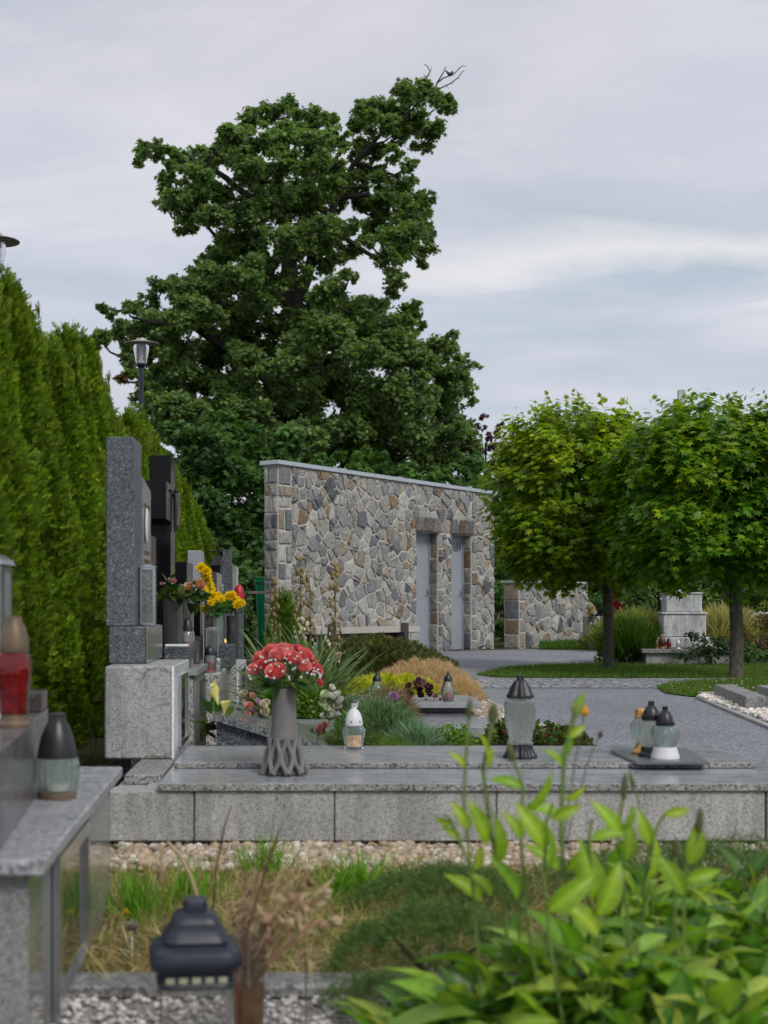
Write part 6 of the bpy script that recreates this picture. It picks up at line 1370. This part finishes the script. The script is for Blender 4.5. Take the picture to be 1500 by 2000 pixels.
tall_stem('tallest leafy stem with pale green bud right of the black lantern', [(1130, 1990), (1115, 1800), (1095, 1640), (1100, 1500), (1112, 1430), (1125, 1385)], 2.3, [(1105, 1440, 60, .05), (1100, 1500, -30, .06), (1102, 1560, 70, .055), (1098, 1600, -55, .085), (1100, 1480, 20, .05), (1108, 1700, 45, .08), (1092, 1700, -40, .09)], (.010, .026, .008), bcol=(.2, .3, .06), r=.0036)
tall_stem('slender stem topped by a small orange flower head', [(1085, 1760), (1105, 1600), (1125, 1480), (1138, 1420), (1142, 1392)], 2.5, [], (.0078, .012, 0), r=.0013, bcol=(.55, .24, .02), col=(.1, .13, .05))
tall_stem('thin grey stem with small brown knob bending right', [(1080, 1750), (1120, 1590), (1145, 1500), (1163, 1450), (1172, 1437)], 2.5, [], (.0045, .009, .001), r=.0012, col=(.1, .1, .07), bcol=(.06, .04, .04))
tall_stem('stem with large light leaf before the curb wall below the black lid lanterns', [(1240, 1990), (1225, 1780), (1205, 1640), (1215, 1570), (1218, 1545)], 2.3, [(1212, 1640, -25, .10), (1215, 1620, 35, .06), (1222, 1680, 10, .09), (1215, 1560, 30, .03)], (.006, .03, .002))
tall_stem('arching stem whose tip leaf bends right before the curb wall', [(1260, 2000), (1255, 1800), (1262, 1680), (1285, 1610), (1300, 1590)], 2.35, [(1296, 1592, 75, .06), (1270, 1650, -20, .08), (1258, 1720, 30, .10)], None)
tall_stem('stem with dark pointed bud near the right edge', [(1330, 2000), (1335, 1800), (1340, 1690), (1362, 1640), (1366, 1610)], 2.3, [(1345, 1690, 15, .10), (1338, 1720, 70, .08), (1335, 1750, -25, .10)], (.007, .026, .001))
tall_stem('stem with dark bud standing left of the pointed bud', [(1325, 2000), (1318, 1800), (1318, 1700), (1320, 1660)], 2.4, [(1318, 1730, -30, .08)], (.007, .02, .001))
tall_stem('thin stem with tiny oval bud over the slab edge', [(1290, 1800), (1262, 1650), (1245, 1560), (1236, 1530)], 2.7, [], (.005, .022, -.004), r=.0011, bcol=(.1, .16, .04))
tall_stem('leafy stem at the left flank with pale folded leaves', [(1000, 2000), (960, 1850), (920, 1700), (880, 1600), (868, 1590)], 2.45, [(885, 1610, -75, .045), (900, 1640, -50, .05), (940, 1760, -40, .10)], None)
tall_stem('leafy stem in front with folded bright leaf in the middle', [(1100, 2000), (1075, 1850), (1062, 1720), (1068, 1600), (1080, 1570)], 2.2, [(1068, 1660, -28, .11), (1066, 1700, 20, .10), (1075, 1600, 65, .07), (1070, 1780, 50, .12)], None)
tall_stem('leafy stem with upright blade leaves right of centre', [(1180, 2000), (1172, 1850), (1160, 1740), (1150, 1640), (1156, 1600)], 2.25, [(1155, 1640, 65, .07), (1160, 1760, -5, .13), (1165, 1790, 28, .12), (1170, 1830, -35, .12)], None)
mound('creeping_juniper', 'dark feathery creeping juniper left of the leafy foreground plants', 'juniper', (.27, 3.02, 0), .21, .2, .16, 5000, NEEDLE, .022, [(.10, .18, .045), (.13, .22, .055), (.075, .14, .04)], 60, LT)
mound('creeping_juniper', 'low dark juniper spreading before the pebbles in the middle', 'juniper', (.36, 3.7, 0), .22, .22, .11, 5500, NEEDLE, .022, [(.10, .18, .045), (.13, .22, .055), (.075, .14, .04)], 61, LT)
mound('creeping_juniper', 'dark juniper behind the leafy plants in front of the curb wall at right', 'juniper', (1.05, 3.75, 0), .42, .26, .17, 9000, NEEDLE, .022, [(.10, .18, .045), (.13, .22, .055), (.075, .14, .04)], 62, LT)
mound('creeping_juniper', 'feathery green juniper twig near the bottom beside the glass vase', 'juniper', (.15, 2.72, 0), .11, .1, .09, 2400, NEEDLE, .018, [(.11, .19, .05), (.14, .23, .06)], 63, LT)

# ------------------------------------------------------------------ flowers down the row
sb = thing('granite_urn_box', 'black speckled granite block with pale lid on the grey plinth cap', 'urn box', (-.6, 6.6, .494)); part(sb, 'box', G_speck, -.655, -.54, 6.54, 6.66, .494, .594, .003); part(sb, 'lid', G_white, -.65, -.546, 6.545, 6.655, .595, .606, .003)
va = thing('metal_vase', 'square dark bronze vase with etched rose holding wilting roses', 'vase', (-.63, 6.78, .494))
b = MB(); b.lathe([(.045, 0), (.048, .15), (.052, .31), (.05, .311)], 32, p=7); b.build('body', M_darksteel, va, smooth=True, local=True)
b = MB(); b.tube([(-.01, -.0485, .05), (.002, -.051, .12), (-.004, -.0525, .2)], .0012, 5); b.lathe([(.012, 0), (.014, .001)], 10, c=(-.006, -.053, .215), close=False); b.build('etching', M_steel, va, local=True)
rb = thing('wilting_roses', 'wilting peach and pink roses with large drooping leaves in the bronze vase', 'bouquet', (-.63, 6.78, .80)); rp = [rose_mesh('rose', (.72, .4, .2), .03, 11), rose_mesh('rose', (.6, .35, .3), .02, 12)]
s67 = 6.78 / F; put_r = []
for px, py, k, sc in ((385, 1146, 0, 1.25), (372, 1150, 0, .9), (330, 1136, 1, .9), (339, 1138, 1, .9), (317, 1142, 1, .6), (331, 1158, 1, .7)):
    q = at(px, py, 6.74); o = put('rose', rp[k], rb, (q[0] + .63, q[1] - 6.78, q[2] - .80)); aim(o, (rq.uniform(-.4, .7), -.6, .5)); o.scale = (sc * .75,) * 3
P = []; D = []
for i in range(70): P.append((-.63 + rq.uniform(-.07, .12), 6.78 + rq.uniform(-.06, .06), .80 + rq.uniform(-.01, .08))); D.append((rq.uniform(-.7, 1), rq.uniform(-.8, .3), rq.uniform(-.6, .5)))
leafset(rb, 'leaves', P, D, .075, [(.035, .08, .02), (.05, .11, .025), (.09, .13, .03)], 3, off=ORG[rb.name])
b = MB()
for px, py in ((385, 1146), (372, 1150), (330, 1136), (317, 1142)): q = at(px, py, 6.76); b.tube([(-.63, 6.78, .79), ((q[0] - .63) / 2, 6.77, q[2] + .02), q], .002, 5)
b.build('stems', M_petal, rb)
def mum_bunch(label, spots, Y, vase_px, zbase, colr, foliage=True, name='yellow_chrysanthemums', sz=.036):
    vx_ = at(vase_px, 0, Y)[0]; pts = [at(x, y, Y + rq.uniform(-.08, .05)) for x, y, *_ in spots]; zb = min(p[2] for p in pts) - .05; t = thing(name, label, 'bouquet', (vx_, Y, zb)); ms = [mum_mesh('bloom', colr, sz, 120, 90 + i) for i in range(3)]
    for i, p in enumerate(pts):
        o = put('bloom', ms[i % 3], t, (p[0] - vx_, p[1] - Y, p[2] - zb)); aim(o, (p[0] - vx_ + .12, -.8, .45)); k = spots[i][2] if len(spots[i]) > 2 else 1; o.scale = (k,) * 3
    b = MB(); b.col = (.08, .14, .03)
    for p in pts: b.tube([(vx_, Y, zb), tuple((Vector(p) + Vector((vx_, Y, zb))) / 2), (p[0], p[1] + .015, p[2])], .0022, 5)
    b.build('stems', M_petal, t)
    if foliage:
        P = [(vx_ + rq.uniform(-.06, .06), Y + rq.uniform(-.06, .06), zb + rq.uniform(0, .07)) for _ in range(40)]; D = [(rq.uniform(-1, 1), rq.uniform(-1, .2), rq.uniform(-.2, .8)) for _ in P]
        leafset(t, 'leaves', P, D, .06, [(.03, .16, .04), (.05, .2, .05), (.08, .15, .03)], 8, off=(vx_, Y, zb))
    return t
mum_bunch('arching string of bright yellow chrysanthemums in a glass vase', [(393, 1111, 1.1), (402, 1122, 1.1), (405, 1134), (409, 1144), (412, 1155), (397, 1156, 1.15), (416, 1166, 1.1), (419, 1172), (412, 1178, .7), (427, 1163, .7), (433, 1172, .7), (399, 1190, .8), (403, 1117), (390, 1160, .8)], 8.85, 426, .5, (.95, .72, .01))
mum_bunch('second rounder bunch of yellow chrysanthemums nearer the red lantern', [(445, 1166), (453, 1164), (460, 1172), (448, 1177), (464, 1182), (471, 1178, .9), (440, 1170, .8), (457, 1182, .9)], 9.1, 452, .5, (.95, .70, .02), sz=.034)
for lab, px, Y_, w, zt, zb_, mt in (('clear faceted glass vase under the arching yellow chrysanthemums', 426, 8.85, .036, None, .5415, M_glass), ('dark round vase under the second yellow bunch', 452, 9.1, .028, None, .5415, M_darksteel)):
    x = at(px, 0, Y_)[0]; hv = at(0, 1203, Y_)[2] - zb_; t = thing('flower_vase', lab, 'vase', (x, Y_, zb_)); b = MB(); b.lathe([(w * .8, 0), (w, .02), (w * .95, hv * .6), (w * 1.15, hv), (w * 1.05, hv)], 24, p=3); b.build('body', mt, t, smooth=True, local=True)
# calla lilies, faded wreath, white roses
cl_ = thing('calla_lilies', 'yellow artificial calla lilies rising over the sloping grave lid', 'flowers', (-.38, 5.98, .34))
for k, (px, py, sc, a_) in enumerate(((426, 1376, 1.0, -16), (437, 1395, 1.0, 14), (421, 1350, .6, -22))):
    b = MB(); vs = []; n_ = 20
    for q_ in range(7):
        t_ = q_ / 6; rr__ = .004 + .019 * t_ ** 1.6
        for w_ in range(n_ + 1):
            an = -PI + 2 * PI * w_ / n_; tipk = max(0, math.cos(an)) ** 3; vs.append((rr__ * math.cos(an) * (1 + .5 * tipk * t_), rr__ * math.sin(an) + .003 * (w_ / n_ - .5) * t_, .062 * t_ + .022 * tipk * t_ ** 2 - .012 * t_ * t_ * (1 - math.cos(an)) / 2))
    b.col = (.9, .84, .28); b.add(vs, [(q_ * (n_ + 1) + w_, q_ * (n_ + 1) + w_ + 1, (q_ + 1) * (n_ + 1) + w_ + 1, (q_ + 1) * (n_ + 1) + w_) for q_ in range(6) for w_ in range(n_)])
    me = b.mesh('bloom', LFL, smooth=True); c_ = at(px, py, 5.98); o = put('bloom', me, cl_, (c_[0] + .38, 0, c_[2] - .34)); o.rotation_euler = (R(12), R(a_), R(-60 + 40 * k)); o.scale = (sc,) * 3
    s_ = MB(); s_.col = (.1, .2, .04); s_.tube([(c_[0] - .01 * (k - .5), 5.98, .33), c_], .003, 6); s_.build('stem', M_petal, cl_)
leafset(cl_, 'leaves', [at(x, y, 5.99) for x, y in ((420, 1392), (425, 1395), (432, 1394), (440, 1398), (415, 1396), (428, 1398))], [(-.2, 0, 1), (.1, 0, 1), (.2, -.1, 1), (.5, -.1, .6), (-.4, 0, .8), (0, -.2, 1)], .07, [(.07, .16, .03), (.12, .2, .04)], 5, off=ORG[cl_.name])
def posy(label, spots, Y, r, cols, name='flower_arrangement', leafpal=[(.06, .12, .03), (.1, .15, .05)], nl=40, ls=.04, dirz=.6):
    pts = [at(x, y, Y + rq.uniform(-.03, .03)) for x, y in spots]; cx_ = sum(p[0] for p in pts) / len(pts); zb = max(0, min(p[2] for p in pts) - r); t = thing(name, label, 'flowers', (cx_, Y, zb))
    ms = [rose_mesh('bloom', c, r, 20 + i) for i, c in enumerate(cols)]
    for i, p in enumerate(pts): o = put('bloom', ms[i % len(ms)], t, (p[0] - cx_, p[1] - Y, p[2] - zb)); aim(o, (rq.uniform(-.6, .6), -.7, dirz)); k = rq.uniform(.75, 1.15); o.scale = (k,) * 3
    P = [(p[0] + rq.uniform(-.03, .03), p[1] + rq.uniform(0, .04), p[2] - rq.uniform(0, r)) for p in pts for _ in range(max(1, nl // len(pts)))]; D = [(rq.uniform(-1, 1), rq.uniform(-1, .4), rq.uniform(-.3, .7)) for _ in P]
    leafset(t, 'leaves', P, D, ls, leafpal, 7, off=(cx_, Y, zb)); return t
posy('faded dusty pink and peach artificial flowers drooping over the dark lid', [(478, 1358), (490, 1362), (501, 1372), (512, 1380), (470, 1372), (486, 1382), (497, 1390), (520, 1376), (518, 1388), (482, 1396), (508, 1398), (516, 1394)], 6.35, .016, [(.7, .64, .48), (.85, .42, .3), (.7, .48, .6), (.75, .68, .52)])
posy('cream white artificial roses with green leaves beside the yucca', [(646, 1345), (636, 1360), (650, 1362), (662, 1358), (630, 1368), (640, 1375), (655, 1372), (634, 1385), (648, 1388), (660, 1382), (626, 1378), (668, 1370), (650, 1398), (638, 1398)], 6.85, .02, [(.88, .88, .76), (.74, .8, .55), (.9, .88, .82)], nl=60)
posy('white petals lying on the end of the pale ledger', [(640, 1397), (648, 1400), (656, 1397), (633, 1401)], 7.1, .016, [(.75, .75, .74)], nl=4, dirz=1)
posy('faded pink flower lying on the tip of the sloping lid', [(625, 1425), (632, 1420), (619, 1430), (629, 1432)], 6.1, .018, [(.5, .22, .18), (.42, .2, .17)], nl=20, ls=.03)
posy('white flowers and leaves on the ground before the grey plinth', [(404, 1418), (410, 1424), (413, 1416)], 6.3, .013, [(.7, .7, .66)], nl=26, ls=.07)
posy('round dried arrangement of plum and apricot flowers between two lanterns', [(800, 1342), (808, 1336), (816, 1333), (826, 1338), (836, 1342), (843, 1346), (792, 1352), (800, 1355), (812, 1345), (822, 1350), (832, 1352), (788, 1360), (842, 1358), (850, 1362), (804, 1362), (818, 1360)], 9.55, .026, [(.16, .06, .09), (.55, .34, .2), (.2, .1, .14), (.5, .3, .28), (.14, .06, .06)], leafpal=[(.16, .07, .04), (.1, .07, .04)], nl=60)
posy('mauve pink pompom flowers above the blue fescue', [(767, 1364), (775, 1370), (771, 1378), (762, 1370)], 7.6, .022, [(.55, .3, .52), (.6, .36, .58)], nl=14)
posy('single magenta flower right of the tall black lantern', [(1044, 1421), (1046, 1418)], 7.0, .014, [(.75, .03, .32)], nl=10)
posy('peach coloured small flowers beside the magenta one', [(1055, 1426), (1062, 1430), (1068, 1428)], 7.1, .013, [(.6, .42, .3)], nl=14)
posy('red artificial flowers beside the first maple trunk in the distance', [(1198, 1170), (1205, 1178), (1210, 1186), (1203, 1192), (1212, 1196), (1196, 1184), (1206, 1202)], 24.5, .055, [(.3, .02, .025), (.35, .04, .05)], nl=24, ls=.08)
posy('white and yellow flowers on the dark stone left of the first maple trunk', [(1150, 1186), (1154, 1192), (1159, 1199), (1153, 1200)], 24.5, .06, [(.7, .68, .6), (.65, .5, .2)], nl=6, ls=.06)
b = MB(); c = at(1150, 1204, 24.7); b.box(c[0] - .05, c[0] + .75, 24.5, 25.0, 0, c[2], .01); tag(b.build('dark_headstone', G_brown), 'low dark stone slab carrying flowers beyond the low wall', 'headstone')
b = MB(); b.box(c[0] + .2, c[0] + .75, 25.1, 25.2, 0, c[2] + .12, .01); tag(b.build('dark_headstone', G_black), 'dark upright stone behind the red flowers in the distance', 'headstone')
# red lantern far in the row
c = at(467, 1160, 13.3); t = thing('red_lantern', 'bright red domed lantern at the end of the row of headstones', 'grave lantern', (c[0], 13.3, 0)); b = MB(); z_ = at(0, 1176, 13.3)[2]
b.lathe([(.045, 0), (.045, z_ - .002)], 16); b.build('pedestal', G_speck, t, smooth=True, local=True); b = MB(); b.lathe([(.045, z_), (.05, z_ + .04), (.046, z_ + .1), (.03, z_ + .145), (.008, z_ + .165)], 20); b.build('dome', plain('red_plastic', (.42, .01, .03), .4), t, smooth=True, local=True)
# lanterns by the pedestal
for k, (px, lab, gm, lm) in enumerate(((1283, 'small amber grave candle leftmost before the stone pedestal', glassmat('amber', (.5, .25, .05), .5), M_bronze), (1293, 'bulbous red brown lantern standing tallest before the stone pedestal', glassmat('brownred', (.3, .07, .04), .5), M_white), (1306, 'small dark lidded red grave candle before the stone pedestal', M_glass_r, M_black), (1325, 'pale cream grave candle rightmost before the stone pedestal', M_glass_w, M_wax))):
    x = at(px, 0, 18.4)[0]; k_ = (.6, 1.0, .7, .6)[k]
    lantern('grave_lantern', lab, (x, 18.4, .2165), [(.05 * k_, 0), (.04 * k_, .03 * k_)], [(.04 * k_, .03 * k_), (.055 * k_, .08 * k_), (.04 * k_, .12 * k_)], [(.042 * k_, .12 * k_), (.03 * k_, .17 * k_), (.008, .2 * k_)], M_bronze if k == 1 else lm, gm, M_bronze if k == 1 else lm, n=14, prongs=False, candle=None)
lantern('grave_lantern', 'white grave lantern standing on the granite block at the right edge', (3.66, 10.6, .2005), [(.05, 0), (.04, .03)], [(.04, .03), (.05, .09), (.05, .16), (.04, .18)], [(.045, .18), (.04, .22), (.01, .26)], M_steel, M_glass_w, M_white, n=20, prongs=False)
# small black lid lantern peeking behind the slab
lantern('grave_lantern', 'small lantern with black crown lid peeking behind the cover slab', onz(972, 1452, .0), None, [(.03, 0), (.035, .05), (.03, .08)], [(.03, .08), (.02, .11), (.013, .12)], M_black, M_glass, M_brownlid if 'M_brownlid' in globals() else M_bronze, n=16, prongs=False)

# green bin and wooden bar
c = at(537, 1131, 21.9); t = thing('green_bin', 'tall green ribbed plastic bin beside the stone building corner', 'bin', (c[0], 21.9, 0)); b = MB(); b.lathe([(.24, 0), (.29, c[2] - .06), (.305, c[2] - .058), (.305, c[2]), (.27, c[2])], 80, flute=.022, nf=20, p=4); b.build('body', M_green_pl, t, smooth=True, local=True)
b = MB(); b.lathe([(.27, c[2] + .001), (.30, c[2] + .012), (.1, c[2] + .04)], 40, p=4); b.build('lid', M_green_pl, t, smooth=True, local=True)
t = thing('wooden_rail', 'weathered wooden rail with bracket left of the green bin', 'rail', (at(490, 0, 15.2)[0], 15.2, 0)); b = MB(); z_ = at(0, 1155, 15.2)[2]; x_ = at(490, 0, 15.2)[0]
b.box(x_ - .06, x_ + .25, 15.17, 15.23, z_ - .03, z_, .004); b.box(x_ - .05, x_, 15.18, 15.22, 0, z_ - .031, .004); b.build('beam', M_wood, t)
# ------------------------------------------------------------------ lamp posts
def lamp(label, px, ptop, Y, hat_px):
    x, _, zt = at(px, ptop, Y); s = Y / F; t = thing('lamp_post', label, 'lamp post', (x, Y, 0)); r = hat_px * s / 2
    hb = zt - 56 * s * (hat_px / 68); z = lambda p: zt - p * s * (hat_px / 68)
    b = MB(); b.tube([(0, 0, 0), (0, 0, 1.2), (0, 0, z(58))], [.045, .034, .030], 12); b.build('pole', M_navy, t, smooth=True, local=True)
    b = MB(); b.lathe([(r * .02, z(1)), (r * .3, z(1.5)), (r * .34, z(5)), (r, z(11)), (r * 1.0, z(12)), (r * .5, z(13)), (r * .3, z(14))], 32); hat = b.build('shade', plain('lamp_hat', (.33, .32, .30), .5, metal=.4), t, smooth=True, local=True)
    b = MB(); b.lathe([(r * .45, z(14)), (r * .44, z(25)), (r * .3, z(50))], 32, close=False); b.build('glass', M_lampglass, t, smooth=True, local=True)
    b = MB(); b.lathe([(r * .3, z(50)), (r * .3, z(53)), (r * .12, z(60))], 24); b.build('collar', M_navy, t, smooth=True, local=True)
    b = MB(); b.lathe([(r * .1, z(50)), (r * .1, z(16))], 12); b.build('tube_lamp', M_white, t, smooth=True, local=True)
    b = MB(); b.lathe([(r * .24, z(50)), (r * .24, z(46))], 16); b.build('lamp_base', M_steel, t, smooth=True, local=True)
    return t
lamp('dark lamp post with glass lantern and flat hat rising behind the thuja hedge', 276, 660, 17.6, 68)
lamp('lamp post mostly hidden by the thuja hedge at the left edge', -10, 455, 12.6, 96)
# loose dark stones and twigs at the hedge foot
b = MB()
for i in range(26):
    x = -.95 + rq.uniform(-.15, .25); y = rq.uniform(4.9, 6.6); b.tube([(x, y, .01), (x + rq.uniform(-.1, .1), y + rq.uniform(-.1, .1), rq.uniform(.02, .12)), (x + rq.uniform(-.2, .25), y + rq.uniform(-.1, .1), rq.uniform(.02, .35))], [.003, .002, .001], 4)
o = b.build('dry_twigs', M_bark); o['kind'] = 'stuff'; tag(o, 'tangle of dry twigs at the foot of the hedge beside the first headstone', 'twigs')
b = MB(); rv = random.Random(5)
for i in range(40): b.ball((-.95 + rv.uniform(-.3, .32), rv.uniform(4.2, 5.6), .02), rv.uniform(.02, .06), 7, 5, .25, (1.3, 1, .5))
o = b.build('dark_soil_clods', M_soil); o['kind'] = 'stuff'; tag(o, 'dark earth clods at the foot of the hedge', 'soil')
